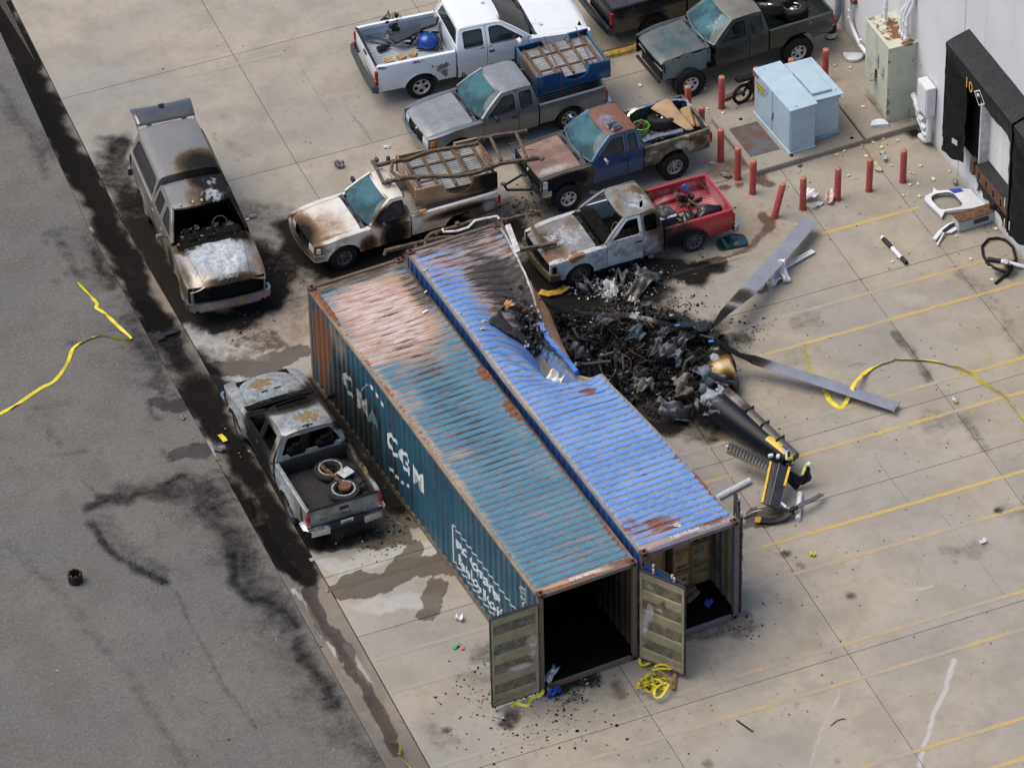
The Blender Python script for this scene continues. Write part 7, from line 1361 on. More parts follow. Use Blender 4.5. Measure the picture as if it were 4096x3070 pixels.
def chassis_frame(label,near,far,cross,lr=.038,hr=.085):
 t=thing('chassis_frame',label,'vehicle frame',near[0],0,'rusty ladder frames');o=Vector(near[0])
 for k,r in enumerate((near,far)):
  P=[Vector(p)-o for p in r];Q=[]
  for a,b in zip(P[:-1],P[1:]):Q+=[a.lerp(b,i/4)for i in range(4)]
  Q.append(P[-1]);Q=[Q[0]]+[(Q[i-1]+Q[i]*2+Q[i+1])/4 for i in range(1,len(Q)-1)]+[Q[-1]]
  m=MB();m.sweep(Q,[(-lr,-hr/2),(lr,-hr/2),(lr,hr/2),(-lr,hr/2)]);m.build('rail',M_frame,t,30)
  rg=random.Random(k+len(r));
  for q in range(9):
   i=rg.randrange(1,len(Q)-1);p=Q[i]+Vector((rg.uniform(-.1,.1),rg.uniform(-.09,.09),rg.uniform(-.04,.1)));m=MB();m.box(p,(rg.uniform(.06,.14),rg.uniform(.05,.12),rg.uniform(.05,.16)),rg.uniform(-.6,.6),.01);m.build('bracket',M_frame,t)
 for c in cross:
  P=[Vector(p)-o for p in c];m=MB();m.tube([P[0].lerp(P[-1],i/6)+Vector((0,0,.03*sin(pi*i/6)))for i in range(7)]if len(P)==2 else P,.045,8);m.build('cross_member',M_frame,t)
 return t
near=[(3.87,16.29,1.78),(4.09,16.31,1.78),(4.38,16.27,1.78),(5,16,1.8),(5.54,15.66,1.84),(5.98,15.54,1.86),(6.39,15.52,1.9),(6.7,15.56,1.9),(7.2,15.42,1.9),(7.71,15.3,1.9)]
far=[(4,17.24,1.78),(4.03,17.02,1.78),(4.5,16.97,1.8),(4.79,16.83,1.82),(5.09,16.86,1.84),(5.48,16.86,1.84),(6.01,16.7,1.86),(6.55,16.57,1.88),(6.92,16.66,1.9),(7.4,16.55,1.9),(7.86,16.44,1.9)]
cf=chassis_frame('rusty ladder frame lying on top of the tan upturned bed',near,far,[(near[0],far[0]),((4.37,16.87,1.82),(4.24,16.64,1.8),(4.28,16.2,1.8)),((5.89,16.64,1.86),(5.88,16.23,1.82),(5.8,15.68,1.84)),((6.93,16.61,1.9),(6.75,15.64,1.9)),((7.57,16.46,1.9),(7.36,15.46,1.9)),((6.59,16.52,1.88),(6.5,15.55,1.9))])
o_=Vector(near[0])
for a,b in(((7.18,16.12,1.95),(7.39,16.07,1.95)),((7.16,15.74,1.95),(7.34,15.71,1.95)),((7.52,16.07,1.95),(7.71,16.03,1.95)),((7.46,15.69,1.95),(7.64,15.64,1.95))):MB().cyl(Vector(a)-o_,Vector(b)-o_,.012,None,6).build('bolt_rod',M_brown,cf)
near2=[(5.81,13.38,0.95),(6.14,13.32,0.98),(6.56,13.17,1.02),(6.97,13.07,1.05)]
near2=[(3.16,14.77,1),(3.66,14.72,1)]+[(4.85,14.63,0.97)]+near2
far2=[(4.21,14.69,1),(4.43,14.87,1),(5.12,14.83,1),(5.69,14.85,1),(6.17,14.52,1),(6.65,14.49,1),(7.16,14.33,1.05)]
cf2=chassis_frame('rusty ladder frame behind the containers, its end resting over the burnt pickup hood',near2,far2,[((6.81,14.41,1.02),(6.61,13.12,1.04)),((3.2,14.78,1),(3.1,14.68,0.95)),((4.21,14.69,1),(4.14,14.55,0.9)),((6.16,14.51,1),(5.9,13.26,1))])
o2=Vector(near2[0])
m=MB();P=[Vector(p)-o2 for p in((6.16,14.27,1.05),(6.31,14.28,1.05),(6.06,13.22,1.05),(5.89,13.19,1.05))];m.add(P+[p-Vector((0,0,.05))for p in P],[(0,1,2,3),(0,4,5,1),(1,5,6,2),(2,6,7,3),(3,7,4,0),(7,6,5,4)]);m.build('white_channel',simple('scuffed_white',(.48,.47,.44),.6,0,.35,8),cf2,30)
for a,b in(((6.48,14.01,1.05),(6.66,13.97,1.05)),((6.44,13.6,1.05),(6.61,13.58,1.05)),((6.72,13.54,1.05),(6.91,13.49,1.05))):MB().cyl(Vector(a)-o2,Vector(b)-o2,.012,None,6).build('bolt_rod',M_brown,cf2)
m=MB();P=[(4.75,14.86,1.05),(4.72,14.73,1.05),(5.01,14.61,1.05),(5.33,14.61,1.05),(5.57,14.74,1.08),(5.84,14.71,1.08),(6.12,14.63,1.1),(6.14,14.53,1.08)];m.sweep(P,[(-.03,-.012),(.03,-.012),(.03,.02),(-.03,.02)]);tag(m.build('bent_trim',simple('pale_trim',(.50,.50,.48),.5,0,.4,12),None),'bent pale metal trim strip beside the tan truck wheel arch','metal strip')
m=MB();m.cyl((7.03,16.08,0.75),(7.68,16.29,0.75),.03);m.cyl((7.09,16.06,0.6),(7.77,15.73,0.6),.035);m.cyl((7.03,16.08,0.75),(7.09,16.06,0.6),.03)
tag(m.build('tow_bar',M_black,None),'black A-frame tow bar linking the tan truck to the blue pickup','tow bar')
tag(MB().box((6.98,16.04,0.85),(.12,.09,.08),.2,.015).build('tow_hitch',M_chrome,None),'small chrome hitch coupler at the tail of the tan truck','hitch')
t=thing('exercise_bench','black folding exercise bench with chrome rail in the white pickup bed','gym bench',(7.27,22.66,0.82))
o=Vector(t.location)
def L(p):return Vector(p)-o
m=MB();m.sweep([L((6.97,22.44,1.12)),L((7.44,22.52,1.14)),L((7.84,22.63,1.16))],[(-.15,-.035),(.15,-.035),(.15,.03),(.11,.04),(-.11,.04),(-.15,.03)]);m.build('seat_pad',simple('bench_vinyl',(.022,.024,.028),.4),t,40)
m=MB();m.sweep([L((7.85,22.57,1.2)),L((8.2,22.32,1.42))],[(-.16,-.035),(.16,-.035),(.16,.035),(-.16,.035)]);m.build('back_pad',simple('bench_vinyl',(.022,.024,.028),.4),t,40)
m=MB();m.sweep([L((6.56,23.07,0.95)),L((7.05,22.65,0.92)),L((7.42,22.36,0.9))],[(-.05,-.03),(.05,-.03),(.05,.03),(-.05,.03)]);m.build('chrome_rail',M_chrome,t)
for a,b in(((7.36,22.37,0.85),(7.77,22.35,1.3)),((7.78,22.55,1.05),(8.16,22.19,1.15)),((7.51,22.15,0.9),(8,21.86,0.88)),((8.11,22.23,1.1),(8.06,21.83,0.88)),((7.32,22.77,0.86),(7.53,22.25,1.12))):MB().tube([L(a),L(lerp3(a,b,.5)),L(b)],.035,8).build('frame_tube',M_black,t)
for p in((7.93,22.27,1.18),(7.92,22.2,1.16)):MB().box(L(p),(.10,.03,.02),-.1,.004).build('yellow_label',ym,t)
t=thing('water_drum','round blue plastic drum under the bench frame in the white pickup bed','drum',(7.85,22.2,0.84))
MB().lathe([(0,.36),(.10,.35),(.22,.29),(.27,.2),(.27,.14),(.285,.12),(.285,.10),(.27,.08),(.24,.02),(0,0)],None,28).build('shell',simple('blue_plastic',(.008,.05,.25),.12,0,.2,6),t)
MB().lathe([(.289,.10),(.292,.11),(.289,.12)],None,28).build('seam_band',simple('blue_band',(.02,.10,.35),.2),t)
t=thing('engine_block','greasy black small engine with wires at the tail end of the white pickup bed','engine',(7.26,23.12,0.82));rg=random.Random(4)
for k in range(16):MB().box((rg.uniform(-.2,.2),rg.uniform(-.18,.18),rg.uniform(.05,.45)),(rg.uniform(.06,.2),rg.uniform(.06,.2),rg.uniform(.05,.18)),rg.uniform(0,1.5),.015).build('casting',M_black if k%3 else M_steel,t)
for k in range(8):a=rg.uniform(0,6);MB().tube([(.18*cos(a),.16*sin(a),.3),(.25*cos(a),.2*sin(a),.5+rg.uniform(0,.1)),(.2*cos(a+1),.2*sin(a+1),.42)],.01,5).build('wire',M_black,t)
for k,p in enumerate(((6.66,22.03,0.85),(7,22.02,0.85),(7.33,22,0.85))):
 m=MB();m.prism([(-.12,-.08),(.14,-.06),(.10,.10),(-.08,.10)],-.04,.05);o=m.build('wood_block',simple('pale_timber',(.40,.25,.11),.7,0,.3,8),None);o.location=p;o.rotation_euler=(.2,.1,.4*k);tag(o,['timber wedge nearest the tailgate in the white pickup bed','timber wedge in the middle of three in the white pickup bed','timber wedge nearest the cab in the white pickup bed'][k],'timber','timber wedges in the white pickup bed')
t=thing('cylinder_can','short black cylinder lying on the white pickup bed floor','cylinder',(6.74,22.55,0.9));MB().cyl((-.14,0,0),(.08,.02,0),.085,None,18).build('body',M_black,t);MB().cyl((.08,.02,0),(.2,.03,0),.055,.05,16).build('neck',M_black,t)
m=MB();m.tube([(6.64,23.22,1.15),(6.63,23.17,1),(6.68,23.04,0.9)],.012,5);tag(m.build('red_cord',simple('red_cord',(.28,.03,.03),.7),None),'red cord hanging inside the tailgate corner of the white pickup','cord')
t=thing('spare_wheel','large spare wheel with chrome rim lying on the dark blue pickup bed','wheel',(11.62,16.38,.98));w_=wheel(t,0,0,0,.40,.26,.20,'six',-1,M_chrome);w_.rotation_euler=(R(-14),R(8),.4)
t=thing('laundry_basket','lime green plastic basket of wood scraps on the dark blue pickup bed','basket',(11.02,16.42,.66),.3);gm=simple('lime_plastic',(.18,.50,.03),.4)
for z,r in((.02,.15),(.10,.162),(.18,.174),(.26,.186)):MB().lathe([(r,z-.008),(r+.008,z),(r,z+.008)],None,24).build('hoop',gm,t)
MB().lathe([(.198,.32),(.215,.33),(.218,.35),(.20,.355),(.195,.33)],None,24).build('rim',gm,t)
for k in range(20):a=2*pi*k/20;MB().cyl((.148*cos(a),.148*sin(a),0),(.197*cos(a),.197*sin(a),.33),.008,None,5).build('slat',gm,t)
MB().lathe([(.15,.006),(0,.006)],None,20).build('base',gm,t)
rg=random.Random(2)
for k,(x,y)in enumerate(((-.05,.05),(.06,.02),(.0,-.07),(.08,.09))):MB().box((x,y,.27),(.07,.05,.36),Matrix.Rotation(rg.uniform(-.4,.4),4,'X')@Matrix.Rotation(rg.uniform(-.4,.4),4,'Y'),.006).build('wood_scrap',M_wood if k%2 else simple('dark_timber',(.09,.06,.035),.8),t)
cbm=simple('cardboard',(.33,.225,.115),.85,0,.2,3)
def sheet(name,pts4,n,bend,mat,label,cat,group=None,th=.012,seed=1):
 rg=random.Random(seed);a,b,c,d=[Vector(p)for p in pts4];rows=[]
 for j in range(n+1):
  v=j/n;r=[]
  for i in range(n+1):u=i/n;p=a.lerp(b,u).lerp(d.lerp(c,u),v);p=p+Vector((0,0,bend*sin(pi*u)*cos(v*2)+rg.uniform(-.1,.1)*abs(bend)));r.append(tuple(p))
  rows.append(r)
 m=MB();m.grid(rows);o=m.build(name,mat,None,60);q=o.modifiers.new('t','SOLIDIFY');q.thickness=th;return tag(o,label,cat,group)
sheet('cardboard_sheet',[(11.42,16.68,1.22),(11.97,16.74,1.3),(12.04,15.53,1.12),(11.87,15.62,1.08)],8,.05,cbm,'big torn cardboard sheet leaning over the spare wheel in the dark blue pickup','cardboard','cardboard sheets in the camouflage bed')
sheet('cardboard_sheet',[(12.09,16.38,1.15),(12.34,16.3,1.2),(12.2,15.75,1),(11.99,15.92,1)],6,.04,cbm,'folded cardboard flap in the middle of the camouflage bed','cardboard','cardboard sheets in the camouflage bed')
sheet('cardboard_sheet',[(12.37,16.31,1.1),(12.45,16.22,1.15),(12.43,15.69,1),(12.22,15.71,1)],6,.03,simple('cardboard_dark',(.25,.16,.08),.85),'long cardboard strip against the camouflage bed tailgate','cardboard','cardboard sheets in the camouflage bed')
m=MB();P=[(10.84,16.77,1),(10.91,16.83,1.12),(11.06,16.81,1.18),(11.39,16.79,1.2),(11.75,16.79,1.2),(12.14,16.68,1.2),(12.36,16.54,1.2),(12.32,16.32,1.15)];m.sweep(P,[(-.035,-.06),(.03,-.05),(.04,.05),(-.035,.06)]);fixn(m.build('loose_bumper',M_chrome,None));tag(bpy.data.objects['loose_bumper'],'dented chrome bumper along the far side of the camouflage bed','bumper')
m=MB();m.sweep([(10.67,15.69,1.1),(11.07,15.7,1.12),(11.48,15.64,1.12),(11.76,15.61,1.12)],[(-.06,-.04),(.06,-.04),(.07,.02),(.0,.05),(-.06,.03)]);tag(fixn(m.build('chrome_strip',M_chrome,None)),'chrome bumper bar lying along the near side of the camouflage bed','bumper')
scraps('black_plastic_scrap',None,26,lambda r:(r.uniform(11.0,11.9),r.uniform(15.75,16.1),r.uniform(.78,.98)),.16,[M_black,simple('silver_bag',(.35,.37,.40),.4,.4),M_black],8,.12);tag(bpy.data.objects['black_plastic_scrap'],'black plastic car panels piled in the camouflage bed','plastic scrap')
for k,(px,rz)in enumerate((((9.87,15.79,1.83),.35),((9.93,15.63,1.83),.3))):
 t=thing('shoe',['left one of the grey running shoes on the rusty pickup roof','right one of the grey running shoes on the rusty pickup roof'][k],'shoe',px,rz,'running shoes on the roof')
 m=MB();m.grid([[(x,w*cos(a),h*max(0,sin(a))+.02)for a in np.linspace(0,pi,9)]for x,w,h in((-.145,.02,.02),(-.13,.042,.085),(-.06,.045,.09),(0,.046,.08),(.06,.05,.06),(.11,.046,.045),(.145,.02,.02))]);m.build('upper',simple('shoe_grey',(.12,.14,.18),.7,0,.5,40),t)
 m=MB();m.prism([(x,y)for x,y in((-.15,-.035),(-.05,-.042),(.06,-.054),(.14,-.035),(.155,0),(.14,.035),(.06,.054),(-.05,.042),(-.15,.035))],0,.026);m.build('sole',simple('shoe_sole',(.5,.5,.48),.7),t)
 m=MB();m.add([(-.12+.03*cos(a),.028*sin(a),.10)for a in[2*pi*k2/8 for k2 in range(8)]],[tuple(range(8))]);m.build('opening',M_dark,t)
for k,(x,y,z,ax,ay,lab,st)in enumerate(((15.99,19.02,1.30,-.42,.25,'spare off-road wheel leaning on the green pickup cab','offroad_chrome'),(16.72,18.95,1.06,-.06,.1,'spare wheel lying flat in the middle of the green pickup bed','six'),(16.72,19.5,1.12,-.1,.2,'spare off-road wheel against the far side of the green pickup bed','offroad_chrome'))):
 t=thing('spare_wheel',lab,'wheel',(x,y,z),0,'spare wheels in the green pickup');w_=wheel(t,0,0,0,.41,.26,.20,st,-1,M_chrome);w_.rotation_euler=(ax,ay,k)
t=thing('cooler','blue and white cooler box under a black bag in the red pickup bed','cooler',(9.93,13.02,.60),-.03);MB().box((0,0,.14),(.46,.32,.28),None,.03).build('body',simple('cooler_blue',(.01,.03,.12),.4),t);MB().box((0,0,.30),(.48,.34,.05),None,.02).build('lid',simple('cooler_white',(.5,.55,.56),.4),t)
def bag(label,c,r,mat,seed,group='black plastic bags in the red pickup bed'):
 rg=random.Random(seed);rows=[];ph=[rg.uniform(0,6)for _ in range(6)]
 for j in range(9):
  v=j/8*pi*.55;row=[]
  for i in range(17):a=2*pi*i/16;k=1+.16*sin(3*a+ph[0]+v)+.12*sin(5*a+ph[1]-2*v)+.08*sin(9*a+ph[2]+4*v);row.append((r[0]*k*sin(v+.02)*cos(a),r[1]*k*sin(v+.02)*sin(a),r[2]*(cos(v)*(1+.1*sin(4*a+ph[3])))))
  rows.append(row)
 m=MB();m.grid(rows,flip=True);o=fixn(m.build('plastic_bag',mat,None,70));o.location=c;o.rotation_euler=(0,0,rg.uniform(0,3));return tag(o,label,'bag',group)
bm2=simple('black_bag_film',(.014,.014,.016),.3,0,.3,10)
bag('black bag slumped on top of the cooler in the red pickup bed',(9.93,13.1,.90),(.26,.22,.16),simple('grey_bag_film',(.06,.062,.062),.5,0,.5,10),1);bag('black bag by the timber piece in the red pickup bed',(10.45,12.95,.60),(.27,.24,.20),bm2,2);bag('long black bag in the rear corner of the red pickup bed',(11.05,12.92,.60),(.36,.20,.22),bm2,3)
tag(MB().box((10.26,13.12,.67),(.10,.50,.06),.1,.008).build('timber_piece',simple('orange_timber',(.38,.20,.05),.7),None),'short yellow timber piece standing on the red bed floor','timber')
t=thing('scrap_axle','greasy brake and suspension scrap heaped on the red bed floor','axle scrap',(10.80,13.50,.60));rg=random.Random(9)
for k in range(14):MB().box((rg.uniform(-.3,.2),rg.uniform(-.25,.25),rg.uniform(.05,.28)),(rg.uniform(.08,.24),rg.uniform(.06,.16),rg.uniform(.05,.14)),rg.uniform(0,3),.02).build('casting',[M_black,M_rustm,M_dark][k%3],t)
MB().lathe([(0,.1),(.17,.1),(.18,.0),(0,0)],Matrix.Translation((-.25,.1,.2))@Matrix.Rotation(1.0,4,'Y'),18).build('brake_drum',M_black,t);MB().tube([(-.1,-.2,.3),(.05,-.45,.2),(.1,-.7,.1),(.25,-.85,.06)],.03,8).build('pipe',M_rustm,t);MB().cyl((.05,.05,.3),(-.05,.12,.52),.035).build('blue_shock',simple('blue_shock',(.02,.12,.38),.3),t)
MB().tube([(.35,.45,.35),(.55,.35,.2),(.65,.1,.06),(.8,-.1,.05)],.018,6).build('linkage',M_rustm,t)
ring=simple('ash_ring',(.30,.31,.31),.9,0,.5,18)
for k,(x,y)in enumerate(((-1.33,8.16),(-1.36,7.36))):
 t=thing('burnt_wheel',['burnt wheel with white ash ring in the burnt bed, nearer the cab','burnt wheel with white ash ring in the burnt bed, nearer the tailgate'][k],'wheel',(x,y,.73),0,'burnt wheels in the charred truck bed')
 MB().lathe([(.20,.0),(.36,.02),(.39,.09),(.37,.15),(.30,.165),(.20,.14),(.17,.08)],None,32).build('tyre',M_burnt_tyre,t);MB().lathe([(.245,.165),(.255,.172),(.268,.172),(.283,.168)],None,32).build('ash_ring',ring,t);MB().lathe([(.20,.06),(.1,.05),(.06,.1),(0,.1)],None,24).build('hub',M_char,t)
t=thing('scorched_bracket','scorched metal bracket and plate lying across the two burnt wheels','metal frame',(-1.30,7.78,.92));MB().box((-.1,.05,.0),(.10,.95,.04),.22,.01).build('arm',M_rustm,t);MB().box((.18,-.02,.05),(.34,.28,.03),.3,.01).build('plate',simple('ashen_plate',(.36,.38,.39),.8,0,.4,10),t);MB().tube([(.35,.3,-.02),(.45,-.1,.02),(.5,-.4,-.02),(.3,-.5,0)],.025,6).build('tube',M_char,t);MB().lathe([(0,.05),(.14,.05),(.16,0)],Matrix.Translation((-.02,-.42,.0)),18).build('drum',M_rustm,t)
for k in range(4):MB().box((-.16+.015*k,.35-.18*k,.022),(.05,.05,.004),.22,.001).build('hole',M_dark,t)
t=thing('motorbike','black dirt bike half hidden behind the front blue cabinet','motorbike',(14.35,17.28,0),R(5))
for x in(.02,.62):
 q=MB();th=[Vector((x+.26*cos(a),-.0,.28+.26*sin(a)))for a in[2*pi*k/24 for k in range(24)]];q.tube(th,.045,8,closed=True);w_=q.build('wheel',M_rubber,t)
 for k in range(10):a=2*pi*k/10;MB().cyl((x,0,.28),(x+.23*cos(a),0,.28+.23*sin(a)),.006,None,4).build('spoke',M_steel,w_)
 MB().cyl((x,-.06,.28),(x,.06,.28),.05).build('hub',M_black,w_)
MB().sweep([(-.18,0,.78),(.1,0,.74),(.4,0,.70),(.55,0,.78)],[(-.09,-.04),(.09,-.04),(.08,.05),(-.08,.05)]).build('seat',M_black,t);MB().tube([(.02,0,.28),(.25,0,.55),(.5,0,.62),(.62,0,.28)],.035,8).build('frame',M_black,t);MB().box((.3,0,.42),(.24,.2,.24),None,.04).build('engine',M_black,t);MB().box((.12,.06,.52),(.2,.06,.06),.1,.01).build('orange_panel',M_orange,t)
m=MB();m.box((14.25,17.62,.05),(.55,.12,.10),.2,.01);tag(m.build('timber_beam',simple('dark_beam',(.10,.07,.05),.85,0,.4,6),None),'short dark timber beam on the ground behind the dirt bike','timber')
wsf=S5['dims']['ws'];m=MB();rg=random.Random(3);c0=(.55,.55)
for k in range(26):
 a=rg.uniform(0,6.28);r0=rg.uniform(0,.1);r1=rg.uniform(.15,.42);P=[Vector(wsf(max(-.98,min(.98,c0[0]+r*cos(a)*.9)),max(.03,min(.97,c0[1]+r*sin(a)))))+Vector((.006,0,.006))for r in np.linspace(r0,r1,5)];m.tube([p+Vector((0,rg.uniform(-.01,.01),0))for p in P],.004,4)
for r in(.12,.2,.28,.36):m.tube([Vector(wsf(max(-.98,min(.98,c0[0]+r*.9*cos(a))),max(.03,min(.97,c0[1]+r*sin(a)))))+Vector((.006,rg.uniform(-.012,.012),.006))for a in np.linspace(0,5.8,15)],.003,4)
o=m.build('crack_web',simple('cracked_glass',(.42,.55,.55),.5),T_green,0);o['kind']='stuff'
dG=S5['dims'];m=MB();rows=[]
for j in range(5):
 rows.append([(x,.70+.04*j/4-.02*sin(x*9),1.24-.04*j-.02*abs(x-1.6)-(.10*j if j>2 else 0)+.02*sin(x*13))for x in np.linspace(.9,2.25,14)])
m.grid(rows,flip=False);wear(m.build('inner_fender',paint('grey_inner_fender',(.12,.16,.16),.5,0,0,.5),T_green,60),[('rust',(1.6,.7,1.2),(.3,.1,.2),.5)])
m=MB();m.box((dG['xn']-.06,0,.92),(.06,1.36,.05),None,.01);m.build('radiator_support',paint('grey_inner_fender',(.12,.16,.16)),T_green);m=MB();m.box((dG['xn']-.09,0,.72),(.05,1.1,.34),None,.01);m.build('radiator',M_black,T_green);m=MB();m.box((dG['xn']+.02,0,.58),(.08,1.3,.08),None,.02);m.build('front_beam',M_black,T_green)
for k in range(6):
 m=MB();x=1.0+.2*k;m.lathe([(.022,.002),(0,.002)],Matrix.Translation((x,.735,1.2-.02*abs(x-1.6))),10);m.build('hole',M_dark,T_green,0)
m=MB();m.cyl((0,0,0),(0,0,.5),.16,None,20);o=m.build('dark_barrel',M_black,None);o.location=(17.75,18.75,0);tag(o,'dark barrel with a white band behind the green pickup tail','barrel');MB().lathe([(.163,.05),(.165,.08),(.165,.16),(.163,.2)],None,20).build('band',M_white,o)
# ================================================================== HELICOPTER WRECK
p_boom=paint('black_blue_boom',(.005,.008,.015),.4,0,.0,.06,(.004,.006,.011),spec=.22,ashc=(.42,.45,.48),scorch=(.05,.035,.02))
p_blade=paint('grey_blade_paint',(.21,.225,.27),.45,0,0,.35,(.17,.185,.225),scorch=(.10,.08,.07),dirtc=(.2,.19,.18),spec=.2)
M_bladeedge=simple('blade_edge',(.34,.31,.26),.5,.3,.3,10)
M_yel=simple('fin_yellow',(.62,.42,.01),.35,0,.2,8)
def wearw(o,blobs):return wear(o,blobs)
rotor=thing('main_rotor','burnt helicopter main rotor hub with three long grey blades, roots charred black','rotor',(8.634,8.675,0))
ro_=Vector(rotor.location)
def blade(pts,chords,rolls,thick,wr,tipmark=None):
 n=len(pts);rows=[]
 prof=[(-.5,.0),(-.46,.35),(-.25,.5),(.1,.38),(.5,.06),(.5,-.06),(.1,-.3),(-.25,-.4),(-.46,-.3)]
 P=[Vector(p)-ro_ for p in pts];Q,Cc,Rr=[],[],[]
 for i in range(n-1):
  for k in range(8):u=k/8;Q.append(P[i].lerp(P[i+1],u));Cc.append(chords[i]+(chords[i+1]-chords[i])*u);Rr.append(rolls[i]+(rolls[i+1]-rolls[i])*u)
 Q.append(P[-1]);Cc.append(chords[-1]);Rr.append(rolls[-1]);m=MB()
 for i,q in enumerate(Q):
  d,s,u=frame(Q[min(i+1,len(Q)-1)]-Q[max(0,i-1)]);a=Rr[i];s2=s*cos(a)+u*sin(a);u2=u*cos(a)-s*sin(a);th=thick*min(1,Cc[i]/.2)
  rows.append([q+s2*(c[0]*Cc[i])+u2*(c[1]*th)for c in prof])
 rows2=[r+[r[0]]for r in rows];m.grid(rows2);m.add(rows[-1],[tuple(range(9))]);m.add(rows[0],[tuple(range(8,-1,-1))])
 o=fixn(m.build('blade',p_blade,rotor,40));wear(o,[(b[0],tuple(Vector(b[1])-ro_),b[2],b[3])for b in wr]);return o
bA=blade([(8.7,8.53,0.88),(9.09,8.8,0.8),(9.56,9.22,0.68),(10.44,9.79,0.55),(11.9,10.8,.42),(13.33,11.84,.30)],[.12,.20,.28,.43,.43,.43],[.9,.6,.2,.05,.05,.05],.075,[('soot',(9.22,8.91,0.75),(.75,.75,.6),1.1),('soot',(10.21,9.65,0.55),(.45,.4,.4),.55),('rust',(10.93,10.05,0.5),(.4,.3,.3),.3)])
bB=blade([(8.68,8.29,0.9),(8.77,8.13,0.85),(9.11,7.7,0.62),(9.39,7.53,0.5),(10.61,6.27,0.26),(11.75,4.83,.14)],[.14,.18,.24,.36,.37,.36],[.5,.3,.3,.1,.05,.05],.065,[('soot',(9.06,7.84,0.7),(.75,.7,.5),1.1),('soot',(9.45,7.49,0.48),(.45,.4,.4),.6)])
q=MB();d_,s_2,u_2=frame(Vector((11.75,4.83,.14))-Vector((10.61,6.27,0.26)));c_2=Vector((11.765,4.81,.14))-ro_;q.box(c_2,(.03,.37,.075),math.atan2(d_.y,d_.x),.006);q.build('tip_cap',M_bladeedge,rotor)
bC=blade([(8.4,8.83,0.92),(7.99,9.12,0.95),(7.64,9.44,1),(7.29,9.78,1),(6.5,10.28,1.02),(5.85,10.64,1.08),(5.6,10.77,1.25),(5.4,10.77,1.5)],[.09,.10,.13,.10,.09,.08,.08,.08],[.5]*8,.06,[('soot',(8.13,9.04,0.95),(.6,.6,.5),1.0),('soot',(6.78,10.14,1),(1.6,1.6,.8),.55),('soot',(5.84,10.63,1.1),(.8,.8,.6),.8),('soot',(5.47,10.85,1.4),(.6,.6,.6),1.0),('ash',(7.52,9.56,1),(.5,.5,.4),.5)])
HUB=[('box',(8.63,8.67,0.9),(.36,.30,.24),.3),('box',(8.66,8.39,0.86),(.42,.20,.16),-.9),('box',(8.42,8.87,0.92),(.45,.18,.16),-.35),('box',(8.78,8.63,0.92),(.30,.16,.16),.8),('box',(8.28,9,0.92),(.24,.15,.14),-.3)]
for k,(_,p,d,a)in enumerate(HUB):MB().box(Vector(p)-ro_,d,a,.03).build('hub_plate' if k==0 else 'blade_grip',simple('oily_black',(.012,.013,.015),.35,.2,.4,12),rotor)
MB().cyl(Vector((8.62,9.03,0.45))-ro_,Vector((8.54,8.5,1.08))-ro_,.085,.07,14).build('mast',M_char,rotor);MB().lathe([(0,.06),(.12,.05),(.16,.0),(.14,-.05)],Matrix.Translation(Vector((8.58,8.55,1.05))-ro_),18).build('hub_cap',M_black,rotor)
for p in((8.09,8.9,1.05),(8.56,8.08,0.98)):MB().box(Vector(p)-ro_,(.12,.05,.04),-.4,.008).build('blue_fitting',simple('blue_fitting',(.03,.25,.6),.4),rotor)
for a,b in(((8.52,8.79,0.5),(8.29,9.02,0.9)),((8.59,8.78,1),(8.65,8.78,1.12)),((8.26,9.09,0.7),(8.51,8.5,0.95)),((8.44,8.9,0.45),(8.52,8.52,0.7))):MB().tube([Vector(a)-ro_,Vector(b)-ro_],.022,6).build('pitch_link',M_steel if a[2]>.8 else M_char,rotor)
boom=thing('tail_boom','black helicopter tail boom with yellow flash, torn off and lying toward the parking lines','tail boom',(8.0,5.5,0));bo=Vector(boom.location)
A,Bq=Vector((7.78,6.62,.52))-bo,Vector((8.46,4.02,.36))-bo;m=MB();rows=[]
d,s,u=frame(Bq-A);rg=random.Random(5)
for i in range(25):
 t_=i/24;c=A.lerp(Bq,t_);rw,rh=.43*(1-t_)+.22*t_,.46*(1-t_)+.26*t_;r=[]
 for k in range(25):
  a=2*pi*k/24;e=(rg.uniform(-.12,.02)if i==0 else 0);r.append(c+s*(rw*cos(a)*(1+.02*sin(3*a)))+u*(rh*sin(a)*(1 if sin(a)>0 else .85))-d*e*2)
 rows.append(r)
m.grid(rows);o=fixn(m.build('boom_skin',p_boom,boom,60));wear(o,[('ash',tuple(A+Vector((.0,.0,.3))),(.55,.55,.5),.75),('ash',tuple(A+s*-.3),(.3,.5,.6),.7)])
m=MB();m.add([tuple(A+d*.25+s*(.40*cos(a))+u*(.42*sin(a)))for a in[2*pi*k/16 for k in range(16)]],[tuple(range(16))]);m.build('boom_inside',M_dark,boom,0)
S0,S1,S2_=Vector((8.03,6.37,0.92))-bo,Vector((8.24,5.56,0.8))-bo,Vector((8.59,3.94,0.52))-bo
m=MB();m.sweep([S0,S0.lerp(S1,.5),S1],[(-.12,-.1),(.12,-.1),(.11,.05),(.05,.10),(-.05,.10),(-.11,.05)]);o=m.build('drive_cover',paint('silver_cover',(.36,.34,.31),.4,.5,0,.4,scorch=(.08,.06,.05)),boom,30);wear(o,[('soot',tuple(S1),(.5,.5,.5),.5),('soot',tuple(S0),(.2,.2,.3),.5)])
m=MB();m.sweep([S1,S1.lerp(S2_,.25),S1.lerp(S2_,.5),S1.lerp(S2_,.75),S2_],[(-.10,-.12),(.13,-.12),(.13,.05),(.05,.09),(-.05,.09),(-.10,.04)]);wear(m.build('drive_cover',paint('dark_cover',(.05,.045,.042),.4,.2,.1,.5),boom,30),[('ash',tuple(S1),(.2,.2,.2),.3)])
